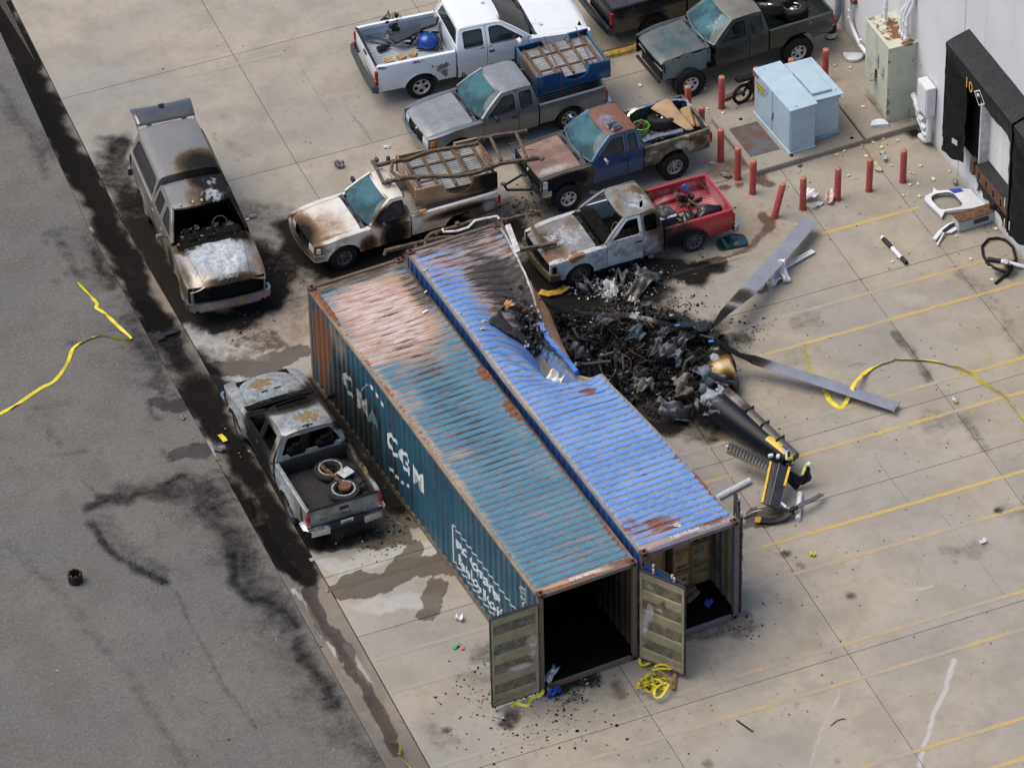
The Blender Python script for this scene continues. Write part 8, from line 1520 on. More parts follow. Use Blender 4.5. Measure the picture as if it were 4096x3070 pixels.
for q in(.0,.33,.66):p=S1.lerp(S2_,q);MB().box(p+Vector((0,0,.02)),(.28,.03,.20),math.atan2(d.y,d.x)+pi/2,.006).build('cover_band',M_black,boom)
def torn(c,r,seed,mat,name='torn_skin',tilt=(0,0,0)):
 rg=random.Random(seed);n=8;ph=[rg.uniform(0,6)for _ in range(6)];rows=[]
 for j in range(n+1):
  row=[]
  for i in range(n+1):
   x,y=(i/n-.5)*2,(j/n-.5)*2;k=1-.10*abs(sin(2*math.atan2(y,x)+ph[0]))-.07*sin(9*math.atan2(y,x)+ph[1])*sin(5*math.atan2(y,x));z=.34*abs(sin(2.2*x+1.3*y+ph[2]))+.30*abs(sin(3.1*y-1.2*x+ph[3]))+.16*sin(5*x*y+ph[4])+.12*abs(sin(9*x+7*y+ph[5]))-.3;row.append(Vector((x*r[0]*k,y*r[1]*k,z*r[2])))
  rows.append(row)
 M=Matrix.Translation(c)@Matrix.Rotation(tilt[2],4,'Z')@Matrix.Rotation(tilt[1],4,'Y')@Matrix.Rotation(tilt[0],4,'X');m=MB();m.grid([[tuple(M@p)for p in r]for r in rows]);return m,name,mat
def torn_obj(c,r,seed,mat,label,cat='torn panel',group=None,tilt=(0,0,0),name='torn_panel',parent=None):
 m,_,_=torn((0,0,0),r,seed,mat,name,tilt);o=m.build(name,mat,parent,55);o.location=c;q=o.modifiers.new('t','SOLIDIFY');q.thickness=.012
 return tag(o,label,cat,group)if label else o
M_greyp=paint('burnt_grey_panel',(.15,.16,.17),.6,.2,0,.8,(.06,.063,.067),dirtc=(.05,.048,.045));M_bluegp=paint('bluish_burnt_panel',(.13,.165,.20),.6,.2,0,.7,(.08,.10,.12),dirtc=(.05,.05,.05));M_beigep=paint('beige_burnt_panel',(.24,.22,.18),.7,.1,0,.7,(.12,.11,.09),dirtc=(.06,.05,.045))
torn_obj(Vector((7.66,6.35,0.62))-bo,(.22,.42,.4),3,M_greyp,None,tilt=(.6,.9,.4),name='torn_skin',parent=boom);torn_obj(Vector((7.48,6.46,0.4))-bo,(.2,.3,.4),8,M_greyp,None,tilt=(.2,1.2,.2),name='torn_skin',parent=boom)
m=MB();e=d*.0;p0=A.lerp(Bq,.80);rows=[]
for i in range(7):
 t_=.74+.235*i/6;c=A.lerp(Bq,t_);rw,rh=.43*(1-t_)+.22*t_+.006,.46*(1-t_)+.26*t_+.006;a0,a1_=1.05,1.5+1.55*i/6
 rows.append([c+s*(rw*cos(a))+u*(rh*sin(a))for a in np.linspace(a0,a1_,8)])
m.grid(rows);m.build('yellow_flash',M_yel,boom,60)
m=MB();rows=[[A.lerp(Bq,t_)+s*((.43*(1-t_)+.22*t_+.010)*cos(a))+u*((.46*(1-t_)+.26*t_+.010)*sin(a))for a in(1.5,1.75,2.0)]for t_ in(.90,.93,.965)];m.grid(rows);m.build('blue_emblem',simple('emblem_blue',(.02,.06,.25),.4),boom,60)
def slab(name,quad,th,mat,parent,off,n=10,camber=.03,bevel=0):
 a,b,c,dd=[Vector(p)-off for p in quad];nn=(b-a).cross(dd-a).normalized();rows=[];up_=[]
 for j in range(5):
  v=j/4;rows.append([a.lerp(b,i/n).lerp(dd.lerp(c,i/n),v)+nn*(th/2*sin(pi*v)**.6)for i in range(n+1)]);up_.append([a.lerp(b,i/n).lerp(dd.lerp(c,i/n),v)-nn*(th/2*sin(pi*v)**.6)for i in range(n+1)])
 m=MB();m.grid(rows);m.grid(up_,flip=True)
 for r0,r1 in((0,0),):pass
 for i_ in(0,n):pr=[r[i_]for r in rows]+[r[i_]for r in up_[::-1]];m.add(pr,[tuple(range(len(pr)))])
 return m.build(name,mat,parent,50),(a,b,c,dd,nn)
fin,(fa,fb,fc,fd,fn)=slab('vertical_fin',[(7.91,3.92,0.62),(7.21,3.03,0.34),(7.45,2.7,0.3),(8.25,3.63,0.55)],.06,simple('fin_black',(.014,.014,.015),.35,0,.5,6),boom,bo)
sg=1 if fn.z>0 else-1
for e0,e1 in(((fa,fb),.10),((fd,fd.lerp(fc,.45)),-.10)):
 m=MB();a,b=e0;m.sweep([a+fn*sg*.012,a.lerp(b,.5)+fn*sg*.014,b+fn*sg*.012],[(-.026,-.03),(.026,-.03),(.026,.03),(-.026,.03)]);m.build('yellow_edge',M_yel,fin)
m=MB();m.sweep([fa.lerp(fd,.45)+fn*sg*.055,fb.lerp(fc,.45)+fn*sg*.05],[(-.012,0),(.012,0),(.012,.012),(-.012,.012)]);m.build('fin_crease',simple('fin_grey',(.10,.10,.10),.4),fin)
stb,(sa,sb,sc_,sd_2,sn)=slab('stabiliser',[(7.43,5.02,0.6),(8.02,3.97,0.52),(7.79,3.8,0.42),(7.24,4.82,0.48)],.07,simple('stabiliser_black',(.028,.027,.026),.5,0,.3,8),boom,bo);sg2=1 if sn.z>0 else-1
for k in range(12):
 u_=.10+.075*k;p,q_=sa.lerp(sb,u_).lerp(sd_2.lerp(sc_,u_),.16),sa.lerp(sb,u_).lerp(sd_2.lerp(sc_,u_),.84);m=MB();m.tube([p+sn*sg2*.022,p.lerp(q_,.5)+sn*sg2*.044,q_+sn*sg2*.022],.011,5);m.build('rib',M_black,stb)
MB().lathe([(0,.07),(.03,.05),(.04,0)],Matrix.Translation(Vector((7.3,4.9,0.58))-bo),12).build('position_light',M_glass_lamp,stb)
MB().tube([Vector((8.31,4.09,0.75))-bo,Vector((8.3,3.88,0.8))-bo,Vector((8.22,3.72,0.72))-bo],.03,8).build('pale_hose',simple('pale_hose',(.45,.48,.47),.5),boom)
for k,(p,c)in enumerate((((8.39,3.85,0.6),M_yel),((8.42,3.79,0.5),M_steel),((8.28,3.73,0.55),M_black),((8.01,4.1,0.65),M_white),((8.12,3.95,0.7),M_white))):MB().box(Vector(p)-bo,(.12,.08,.08),k,.015).build('torn_bracket',c,boom)
t=thing('broken_fin','crumpled black fin piece with yellow-green torn edge beside the tail boom','fin',(8.41,3.59,0.1));o0=Vector(t.location)
m=MB();P=[[(8.11,3.55,0.25),(8.29,3.66,0.42),(8.45,3.41,0.38),(8.28,3.42,0.05)]];
def patch(q,n,amp,mat,name,parent,off,seed):
 rg=random.Random(seed);a,b,c,dd=[Vector(p)-off for p in q];m=MB();m.grid([[a.lerp(b,i/n).lerp(dd.lerp(c,i/n),j/n)+Vector((rg.uniform(-1,1),rg.uniform(-1,1),rg.uniform(-1,1)))*amp for i in range(n+1)]for j in range(n+1)]);o=m.build(name,mat,parent,40);q=o.modifiers.new('t','SOLIDIFY');q.thickness=.03;return o
patch([(8.11,3.58,0.25),(8.28,3.65,0.45),(8.45,3.39,0.4),(8.3,3.41,0.04)],6,.02,p_boom,'skin',t,o0,1);patch([(8.3,3.42,0.04),(8.45,3.42,0.4),(8.68,3.55,0.6),(8.74,3.49,0.12)],6,.025,p_boom,'skin',t,o0,2)
MB().tube([Vector((8.43,3.35,0.46))-o0,Vector((8.53,3.42,0.55))-o0,Vector((8.63,3.49,0.64))-o0],[.03,.04,.03],6).build('torn_edge',simple('yellow_green_edge',(.50,.52,.10),.5,0,.5,25),t);MB().box(Vector((8.65,3.45,0.64))-o0,(.12,.10,.05),.4,.015).build('pale_cap',simple('pale_cap',(.5,.52,.44),.6),t)
t=thing('tail_rotor','tail rotor with two bent dark blades, one yellow tipped, lying on an oil patch','rotor',(7.84,2.75,0.1));o0=Vector(t.location)
def strip(pts,w,th,mat,name,parent,off,up=(0,0,1),scale=None):
 m=MB();m.sweep([Vector(p)-off for p in pts],[(-w,-th),(w,-th),(w,th*.6),(0,th),(-w,th*.6)],up,0,True,scale);return m.build(name,mat,parent,40)
strip([(7.83,2.63,0.22),(8.06,2.67,0.26),(8.36,2.71,0.24),(8.67,2.84,0.18)],.06,.015,simple('rotor_grey',(.09,.10,.11),.4,.2),'blade',t,o0);strip([(7.72,2.62,0.2),(7.53,2.59,0.12),(7.3,2.63,0.08),(6.96,2.87,0.06)],.085,.02,M_black,'blade',t,o0)
strip([(7.04,2.78,0.085),(6.94,2.86,0.085)],.088,.022,simple('tip_orange',(.45,.24,.04),.5,0,.3,8),'yellow_tip',t,o0);MB().box(Vector((8.72,2.86,0.18))-o0,(.10,.06,.04),.5,.01).build('torn_tip',simple('tip_wood',(.35,.25,.12),.7),t)
for k,(p,dm)in enumerate((((7.78,2.65,0.2),(.22,.10,.12)),((7.73,2.64,0.16),(.10,.22,.10)),((7.83,2.61,0.26),(.08,.2,.05)))):MB().box(Vector(p)-o0,dm,.4+k*.7,.02).build('hub',M_black,t)
MB().cyl(Vector((7.6,2.97,0.3))-o0,Vector((7.69,2.75,0.24))-o0,.035).build('white_shaft',M_white,t);MB().cyl(Vector((7.69,2.75,0.24))-o0,Vector((7.77,2.64,0.22))-o0,.022).build('shaft',M_steel,t)
MB().tube([Vector((7.26,3.11,0.12))-o0,Vector((7.03,3.08,0.03))-o0,Vector((6.76,3.07,0.02))-o0],.012,5).build('cable',M_black,t);MB().tube([Vector((7.21,3.05,0.12))-o0,Vector((7.04,3.17,0.03))-o0,Vector((6.77,3.11,0.02))-o0],.012,5).build('cable',M_steel,t)
M_cowl_b=paint('scorched_white_cowl',(.62,.56,.40),.35,0,.3,.15,(.62,.50,.26),scorch=(.42,.22,.02),ashc=(.36,.36,.37))
cl=thing('engine_cowling','engine cowling half, white scorched yellow to black, beside the rotor hub','cowling',(8.9,8.05,0.1));o0=Vector(cl.location)
a_,b_=Vector((8.72,8.22,0.62))-o0,Vector((8.52,7.05,0.42))-o0;d,s,u=frame(b_-a_);m=MB();rows=[]
for i in range(15):
 t_=i/14;w=.36*math.sin(pi*(.16+.80*t_))**.8;h=.34*math.sin(pi*(.2+.76*t_))**.8;c=a_.lerp(b_,t_)-Vector((0,0,.10));rows.append([c+s*(w*cos(a))+u*(h*sin(a))for a in np.linspace(-.5,pi+.45,19)])
m.grid(rows);o=fixn(m.build('shell',M_cowl_b,cl,60));q=o.modifiers.new('t','SOLIDIFY');q.thickness=.02
wear(o,[('soot',tuple(a_.lerp(b_,.22)),(.60,.40,.6),.95),('soot',tuple(a_.lerp(b_,.92)-u*.0),(.3,.3,.5),.7),('soot',tuple(a_.lerp(b_,.55)-s*.36),(.22,.3,.35),.85),('soot',tuple(a_.lerp(b_,.6)),(.6,.6,.5),.22),('ash',tuple(a_.lerp(b_,.38)+s*.16+u*.24),(.14,.2,.2),.75),('ash',tuple(a_.lerp(b_,.08)+u*.2),(.3,.2,.2),.55)])
m=MB();rows=[]
for i in range(8):
 t_=i/7;c=Vector((8.57,7.36,0.26)).lerp(Vector((8.81,7.17,0.22)),t_)-o0;w=.26*math.sin(pi*(.2+.6*t_));rows.append([c+Vector((w*.3*cos(a),w*cos(a),.20*sin(a)))for a in np.linspace(-.6,pi+.6,12)])
m.grid(rows);m.build('dark_liner',simple('brown_black',(.02,.016,.014),.4),cl,60)
TP=[((7.84,7.14,0.75),(.24,.36,.5),21,M_bluegp,(.9,.5,.2),'bluish torn panel standing below the engine cowling'),((8.19,7.07,0.62),(.16,.34,.5),22,M_greyp,(.8,-.4,.7),'narrow grey torn strip of skin at the top of the tail boom'),((7.4,7.33,0.55),(.26,.28,.5),23,M_beigep,(.5,.2,.3),'beige crumpled panel left of the broken boom end'),((6.95,6.97,0.25),(.42,.24,.6),24,M_greyp,(.3,.4,-.5),'large crumpled grey sheet at the lower edge of the wreck'),((7.46,8.48,0.7),(.3,.24,.6),25,M_greyp,(.2,.6,.1),'curled grey panel in the middle of the wreck'),((7.73,8.26,0.62),(.12,.24,.4),26,M_bluegp,(.8,.3,.1),'small bluish panel left of the cowling'),((8.26,8.85,0.62),(.28,.16,.4),27,M_greyp,(.3,-.3,.2),'grey domed panel under the rotor hub'),((7.95,9.25,0.6),(.2,.12,.3),28,M_greyp,(.1,.2,.4),'small pale panel by the rotor blade grip'),((5.93,9.86,0.3),(.24,.26,.6),29,M_greyp,(.4,.3,.8),'crumpled grey lump at the container side of the wreck'),((7.82,7.47,0.7),(.2,.4,.6),30,M_char,(.9,.7,.2),'dark torn sheet standing near the cowling'),((6.67,7.92,0.4),(.26,.16,.5),31,M_beigep,(.2,.3,.1),'brown-grey crumpled panel in the lower middle of the wreck'),((6.84,10.07,0.85),(.30,.12,.3),32,M_greyp,(.2,.2,-.2),'pale curled strip beside the long rotor blade'),((7.23,9.39,0.75),(.22,.18,.4),33,M_bluegp,(.6,.2,.4),'silver crumpled panel near the upper middle of the wreck')]
for c,r,sd,mt_,tl,lab in TP:torn_obj(c,r,sd,mt_,lab,'torn panel','torn skin panels in the helicopter wreck',tl)
PIPES=[([(5.69,9.45,0.25),(5.73,9.18,0.55),(6.32,8.92,0.6)],.04,'bent pipe at the container edge of the wreck'),([(6.56,8.29,0.45),(6.96,7.88,0.4)],.05,'straight grey tube in the lower middle of the wreck'),([(7.6,7.76,0.4),(7.79,7.88,0.8),(7.99,7.85,0.9)],.045,'upright bent tube left of the cowling'),([(6.59,8.83,0.8),(6.48,8.57,0.55)],.03,'thin upright rod in the wreck centre'),([(6.03,8.96,0.6),(6.01,8.74,0.45),(6.2,8.6,0.4),(6.33,8.67,0.5)],.018,'thin looped wire rod left of the wreck centre'),([(6,10.31,0.75),(6.04,10.06,0.6)],.03,'short tilted rod near the plywood-coloured torn wall'),([(6.19,9.2,0.6),(6.48,9.08,0.7)],.035,'short pale rod in the wreck centre left')]
for P,r,lab in PIPES:m=MB();m.tube(P,r,8);o=m.build('bent_tube',simple('burnt_tube',(.07,.062,.058),.6,.4,.5,14,.2),None);tag(o,lab,'tube','tubes and rods in the helicopter wreck')
GA=[((6.19,10.92,0),.75,.45),((6.55,10.4,0),.9,.55),((7.11,10.11,0),.9,.6),((7.3,9.46,0),1.0,.62),((7.67,8.82,0),.9,.65),((8.25,9.07,0),.8,.62),((8.02,8.09,0),.6,.55),((7.1,7.75,0),.6,.38),((6.5,9.26,0),.8,.5),((6.78,8.46,0),.7,.45),((7.12,7.31,0),.35,.25),((6.05,10.1,0),.6,.4),((8.07,9.94,0),.7,.45),((7.37,10.76,0),.6,.35)]
def mound(x,y):return max(0.0,max(h*math.exp(-((x-c[0])**2+(y-c[1])**2)/(r*r))for c,r,h in GA)-.035)
xs=np.arange(5.15,9.6,.07);ys=np.arange(5.6,11.6,.07);rows=[];rg=random.Random(1)
for y in ys:
 rows.append([(x,y,(mound(x,y)*.82+.10*noise.noise((x*3,y*3,1))*min(1,mound(x,y)*6)+.05*noise.noise((x*9,y*9,4))*min(1,mound(x,y)*6))-(.03 if mound(x,y)<.02 else 0))for x in xs])
m=MB();m.grid(rows)
m.f=[f for f in m.f if max(m.v[i][2]for i in f)>-.01]
wr_obj=m.build('burnt_mound',simple('mound_soot',(.018,.017,.017),.9,0,.6,9,.6),None,0);tag(wr_obj,'blackened heap of burnt helicopter debris between the containers and the boom','debris',None,'stuff')
FM=[M_char,simple('soot_flake',(.010,.010,.011),.6,0,.4,20),simple('dark_grey_scrap',(.055,.057,.06),.6,.3,.5,18),simple('grey_scrap',(.17,.18,.19),.6,.3,.5,18),simple('ash_scrap',(.40,.40,.40),.9,0,.3,18),simple('brown_scrap',(.075,.045,.03),.8,.1,.5,18),simple('bright_scrap',(.55,.56,.57),.35,.6,.3,18)]
def debris(name,pts,sizes,weights,seed,flat=.5,rods=.18,chunk=.25):
 rg=random.Random(seed);m=MB();cw=np.cumsum(weights)/sum(weights)
 for(x,y,z)in pts:
  mi=int(np.searchsorted(cw,rg.random()));s=rg.uniform(*sizes)*(1.5 if rg.random()<.08 else 1);Rm=Matrix.Translation((x,y,z))@Matrix.Rotation(rg.uniform(0,6.3),4,'Z')@Matrix.Rotation(rg.gauss(0,flat),4,'X')@Matrix.Rotation(rg.gauss(0,flat),4,'Y');k=rg.random()
  if k<rods:
   L_=s*rg.uniform(2,4.5);r=s*rg.uniform(.05,.13);b=rg.uniform(-.3,.3)*L_;V=[]
   for(px,py)in((-L_/2,0),(0,b),(L_/2,rg.uniform(-.2,.2)*L_)):V+=[Rm@Vector((px,py+r*cos(a),r*sin(a)))for a in(0,2.1,4.2)]
   m.add(V,[(i*3+j,i*3+(j+1)%3,i*3+3+(j+1)%3,i*3+3+j)for i in range(2)for j in range(3)],mi)
  elif k<rods+chunk:
   V=[Rm@Vector((sx*s*rg.uniform(.25,.6),sy*s*rg.uniform(.25,.6),sz*s*rg.uniform(.15,.4)))for sx in(-1,1)for sy in(-1,1)for sz in(-1,1)]
   m.add(V,[(0,1,3,2),(4,6,7,5),(0,4,5,1),(2,3,7,6),(0,2,6,4),(1,5,7,3)],mi)
  else:
   V=[Rm@Vector(((i-1)*s*rg.uniform(.4,.75),(j-1)*s*rg.uniform(.25,.65),rg.uniform(-.3,.3)*s))for j in range(3)for i in range(3)]
   m.add(V,[(0,1,4,3),(1,2,5,4),(3,4,7,6),(4,5,8,7)],mi)
 return m.build(name,FM,None,0)
rg=random.Random(11);pts=[]
while len(pts)<11000:
 x,y=rg.uniform(5.15,9.5),rg.uniform(5.6,11.5);h=mound(x,y)
 if rg.random()<h*2.2+.004*(h>0):pts.append((x,y,h*.82+rg.uniform(-.02,.12)))
o=debris('burnt_debris',pts,(.016,.07),(46,32,12,4,1.5,7,.8),12,.7,.34,.10);tag(o,'tangle of burnt fragments, wires and ash covering the helicopter wreck heap','debris',None,'stuff')
def crumples(name,n,fpos,rr,weights,seed,label,cat):
 rg=random.Random(seed);m=MB();cw=np.cumsum(weights)/sum(weights)
 for k in range(n):
  p=fpos(rg)
  if p is None:continue
  q,_,_=torn(p,(rg.uniform(*rr),rg.uniform(*rr),rg.uniform(.15,.4)),seed*999+k,None,'',(rg.gauss(0,.7),rg.gauss(0,.7),rg.uniform(0,6)));m.add(q.v,q.f,int(np.searchsorted(cw,rg.random())))
 return tag(m.build(name,FM,None,50),label,cat,None,'stuff')
def _mp(rg):
 for _ in range(60):
  x,y=rg.uniform(5.2,9.4),rg.uniform(5.7,11.4);h=mound(x,y)
  if rg.random()<h*2:return(x,y,h*.85+rg.uniform(-.02,.12))
crumples('crumpled_skins',210,_mp,(.05,.20),(50,30,14,4,1,5,.4),5,'dark crumpled metal skins mixed through the burnt helicopter heap','debris')
rg=random.Random(17);m=MB()
for k in range(170):
 p=_mp(rg)
 if p:a=rg.uniform(0,6.3);L_=rg.uniform(.15,.7);m.tube([Vector(p)+Vector((cos(a)*L_*t_+.12*sin(3*t_+k),sin(a)*L_*t_+.1*sin(4*t_+k*2),.10*sin(pi*t_)*rg.uniform(0,2)))for t_ in(0,.3,.6,1)],rg.uniform(.005,.016),4,rg.randrange(3))
tag(m.build('burnt_wires',[M_char,FM[5],FM[2]],None,50),'burnt wires, hoses and thin tubes sticking out of the wreck heap','debris',None,'stuff')
def spill(center_line,r,n,seed):
 rg=random.Random(seed);out=[]
 for _ in range(n):
  k=rg.random()*(len(center_line)-1);i=min(int(k),len(center_line)-2);a,b=center_line[i],center_line[i+1];u_=k-i;out.append((a[0]+(b[0]-a[0])*u_+rg.gauss(0,r),a[1]+(b[1]-a[1])*u_+rg.gauss(0,r),rg.uniform(.005,.05)))
 return out
ptw=spill([(7.25,12.47,0),(7.58,12.06,0),(8.04,11.94,0),(8.42,11.63,0)],.22,420,3)+spill([(8.28,12.39,0),(8.98,12.02,0)],.28,200,4)
o=debris('ash_scraps',[(p[0],p[1],p[2]+.03)for p in ptw],(.025,.085),(20,12,14,16,34,4,4),13,.5,.06);tag(o,'pale ash and burnt paper scraps on the ground in front of the red-bedded pickup','ash',None,'stuff')
for c,r,sd,lab in(((7.35,12.24,0.12),(.16,.2,.5),41,'grey folded scrap left end of the pale ash patch'),((7.86,11.86,0.12),(.26,.16,.4),42,'white crumpled sheet in the middle of the pale ash patch'),((8.38,11.56,0.14),(.16,.40,.5),43,'long curled pale sheet right end of the ash patch'),((8.82,11.85,0.14),(.34,.2,.4),44,'grey flattened box in the ash near the burnt pickup door'),((8.09,11.26,0.08),(.22,.12,.3),45,'white torn sheet lowest in the ash patch'),((8.28,12.13,0.1),(.2,.14,.5),46,'dark grey folded scrap under the burnt pickup door')):
 torn_obj(c,r,sd,[M_greyp,simple('white_ash_sheet',(.52,.52,.50),.9,0,.3,8),M_beigep,M_greyp,simple('white_ash_sheet',(.5,.5,.5)),M_greyp][sd-41],lab,'burnt sheet','burnt sheets in the ash patch',(.4,.5,sd))
m=MB();m.sweep([(6.3,12.69,0.05),(6.45,12.48,0.08),(6.68,12.46,0.06),(6.93,12.49,0.1)],[(-.10,-.015),(.10,-.015),(.10,.015),(-.10,.015)]);tag(m.build('yellow_bar',simple('scorched_yellow',(.40,.25,.03),.5,0,.5,8),None),'scorched yellow metal bar under the burnt pickup bumper','bar')
m=MB();m.sweep([(6.37,11.83,0.12),(7.11,11.49,0.1),(7.72,11.11,0.08)],[(-.10,-.015),(.10,-.015),(.10,.02),(-.10,.02)]);tag(m.build('black_plank',M_char,None),'charred plank lying above the long rotor blade','plank')
edge=[(4.78,10.09,2.72),(4.68,9.6,2.55),(4.53,9.05,2.35),(4.5,8.54,2.2),(4.56,7.95,2.15),(4.52,7.14,2.25)]
outer=[(4.81,10.1,2.7),(4.98,9.97,2.3),(5.12,9.76,1.95),(5.1,9.4,1.8),(4.98,8.85,1.75),(4.78,8.02,1.85)]
rows=[]
for j in range(9):
 v=j/8;rows.append([tuple(Vector(edge[i]).lerp(Vector(outer[i]),v)+Vector((0,0,.06*sin(pi*v)+.03*sin(i*2+v*5)))-Vector(A0+(0,)))for i in range(6)])
def refine(rows,k=4):
 R2=[]
 for r in rows:
  q=[]
  for a,b in zip(r[:-1],r[1:]):q+=[tuple(Vector(a).lerp(Vector(b),i/k))for i in range(k)]
  R2.append(q+[r[-1]])
 return R2
m=MB();m.grid(refine(rows));pw=m.build('peeled_wall',paint('scorched_peeled_wall',(.36,.205,.10),.7,0,0,.5,(.24,.13,.065),dirtc=(.10,.06,.04),ashc=(.42,.3,.2)),T_c2,60);q=pw.modifiers.new('t','SOLIDIFY');q.thickness=.02
m=MB();rows=[[tuple(Vector(outer[i])-Vector(A0+(0,)))for i in range(6)],[(CW,outer[i][1]-A0[1]+.1,.25)for i in range(6)]];m.grid(refine(rows));m.build('peeled_wall',M_aplw,T_c2,60)
m=MB();E2=[tuple(Vector(p)-Vector(A0+(0,)))for p in[edge[2],edge[3],edge[4],edge[5]]];E3=[]
for a,b in zip(E2[:-1],E2[1:]):E3+=[Vector(a).lerp(Vector(b),i/6)+Vector((.02*sin(i*2.1),0,.02*sin(i*3)))for i in range(6)]
m.sweep(E3+[Vector(E2[-1])],[(-.07,-.05),(.05,-.07),(.06,.04),(-.04,.06)]);m.build('bent_rail',paint('blue_bent_rail',(.03,.16,.52),.4,0,.1,.6,(.02,.08,.30),dirtc=(.10,.10,.11)),T_c2,40)
def on_roof(u_,v_,dz=.03):p=crumple(Vector((u_,v_,CH-.03)));return(p[0]+A0[0],p[1]+A0[1],p[2]+dz)
def roof_patch(name,quad,mat,label,cat,lift=.05,n=8,amp=.03,seed=1,th=.02):
 rg=random.Random(seed);m=MB();rows=[]
 for j in range(n+1):
  r=[]
  for i in range(n+1):
   a=[quad[0][k]+(quad[1][k]-quad[0][k])*i/n for k in(0,1)];b=[quad[3][k]+(quad[2][k]-quad[3][k])*i/n for k in(0,1)];p=on_roof(a[0]+(b[0]-a[0])*j/n,a[1]+(b[1]-a[1])*j/n,lift+rg.uniform(-amp,amp));r.append(p)
  rows.append(r)
 m.grid(rows);o=m.build(name,mat,None,50);q=o.modifiers.new('t','SOLIDIFY');q.thickness=th;return tag(o,label,cat)
roof_patch('charred_board',[(.62,8.96),(1.16,9.5),(1.45,9.0),(.95,8.52)],simple('charred_board',(.014,.015,.014),.7,0,.4,10),'charred black board lying on the crushed blue roof','board',.06)
roof_patch('broken_board',[(.90,8.52),(1.49,9.10),(2.15,8.72),(1.55,8.55)],simple('charred_panel',(.03,.032,.028),.6,0,.5,10),'dark broken panel with a pale edge on the crushed blue roof','panel',.10,8,.05,2)
rg=random.Random(6);o=debris('roof_debris',[on_roof(2.0+rg.gauss(0,.18),9.2+rg.gauss(0,.3),rg.uniform(.02,.14))for _ in range(330)],(.03,.10),(36,24,16,8,3,6,2),14,.7);tag(o,'small burnt fragments heaped in the dent of the blue roof','debris',None,'stuff')
torn_obj(on_roof(1.61,9.7,.06),(.13,.11,.2),51,simple('orange_foam',(.50,.24,.09),.9,0,.4,10),'orange scorched foam lump on the blue roof','foam')
torn_obj(on_roof(1.55,7.25,.10),(.26,.2,.4),52,simple('white_foam_panel',(.66,.64,.58),.8,0,.15,6),'white torn piece with yellow edge on the crushed blue roof','torn panel',None,(.15,-.1,.4))
torn_obj(on_roof(1.49,8.57,.06),(.06,.10,.2),53,simple('pale_scrap',(.5,.5,.52),.7),'small pale scrap at the edge of the dark roof panel','scrap')
for k,(p,a)in enumerate((((2.05,10.04,2.91),.28),((2.38,10.7,2.91),.5))):tag(MB().box(p,(.16-.06*k,.05-.02*k,.012),a,.003).build('paper_scrap',M_white,None),['white paper strip on the teal container roof','thin white strip on the teal container roof edge'][k],'paper')
for k,p in enumerate((on_roof(.12,11.31,.01),on_roof(.12,9.45,.01),on_roof(.54,9.01,.02),on_roof(.37,8.72,.02))):torn_obj(p,(.06,.035,.08),60+k,simple('cream_foam',(.55,.48,.30),.9,0,.2,10),['cream foam chip near the far left corner of the blue roof','cream foam chip at the left edge of the blue roof','cream foam chip next to the charred board on the blue roof','cream foam chip below the charred board on the blue roof'][k],'foam chip','foam chips scattered over the scene')
m=MB();q=[(4.0,9.1,1.74),(4.42,9.0,1.74),(4.5,8.2,1.74),(4.5,7.3,1.74),(4.0,7.0,1.74),(3.6,7.3,1.74),(3.7,8.6,1.74)];m.add(q,[tuple(range(7))]);tag(m.build('roof_puddle',M_water,None,0),'grey puddle standing in the dent of the blue container roof','puddle')
# ================================================================== TAPES, STRAPS, LITTER
M_tape=simple('barrier_tape',(.62,.53,.015),.5,0,.12,9)
def ribbon(name,pts,w,mat,label,cat,twist=.9,seed=1,z=.012,group=None):
 rg=random.Random(seed);P=[Vector(p)+Vector((0,0,z))for p in pts];Q=[]
 for i in range(len(P)-1):
  a,b,c,d=P[max(0,i-1)],P[i],P[i+1],P[min(len(P)-1,i+2)];n=max(3,int((c-b).length/.09))
  for k in range(n):u=k/n;Q.append(.5*((2*b)+(c-a)*u+(2*a-5*b+4*c-d)*u*u+(3*b-a-3*c+d)*u**3))
 Q.append(P[-1]);rows=[];ang=rg.uniform(0,1)
 for i,q in enumerate(Q):
  d,s,u=frame(Q[min(i+1,len(Q)-1)]-Q[max(0,i-1)]);ang+=rg.uniform(-1,1)*twist*.35;ang*=.96;wv=w*(.55+.45*abs(cos(ang*2)));rows.append([q+(s*cos(ang)+u*sin(ang))*wv*k+Vector((0,0,abs(sin(ang))*wv))for k in(-1,1)])
 m=MB();m.grid(rows);return tag(m.build(name,mat,None,60),label,cat,group)
tg_='yellow barrier tapes'
ribbon('barrier_tape',[(-3.54,18.26,0),(-3.48,17.77,0),(-3.43,17.3,0),(-3.51,17.16,0),(-3.41,16.86,0),(-3.3,16.19,0),(-3.22,15.72,0),(-3.26,15.62,0),(-3.54,15.84,0),(-3.82,16.1,0),(-4.21,16.1,0),(-4.6,15.97,0),(-4.96,15.48,0),(-5.46,15.04,0),(-5.89,14.92,0),(-6.55,14.65,0),(-7.21,14.46,0)],.045,M_tape,'long yellow barrier tape lying zigzag on the asphalt road','tape',1,1,.012,tg_)
ribbon('barrier_tape',[(11.03,7.97,0),(10.83,7.43,0),(10.65,6.95,0)],.065,M_tape,'short yellow tape piece upright above the right rotor blade','tape',.4,2,.012,tg_)
ribbon('barrier_tape',[(10.57,6.26,0.04),(10.62,6.15,0),(10.57,5.86,0),(10.64,5.54,0),(10.88,5.64,0),(11.07,5.74,0.22),(11.36,6,0.2),(11.98,6.44,0),(12.58,6.47,0),(12.7,6.48,0),(13.18,6.2,0),(13.5,5.98,0),(13.75,5.63,0),(13.99,5.2,0),(14.05,4.79,0),(14.28,4.1,0),(14.27,3.62,0),(14.26,2.81,0)],.06,M_tape,'long yellow tape arching across the parking bays over the rotor blade','tape',.8,3,.012,tg_)
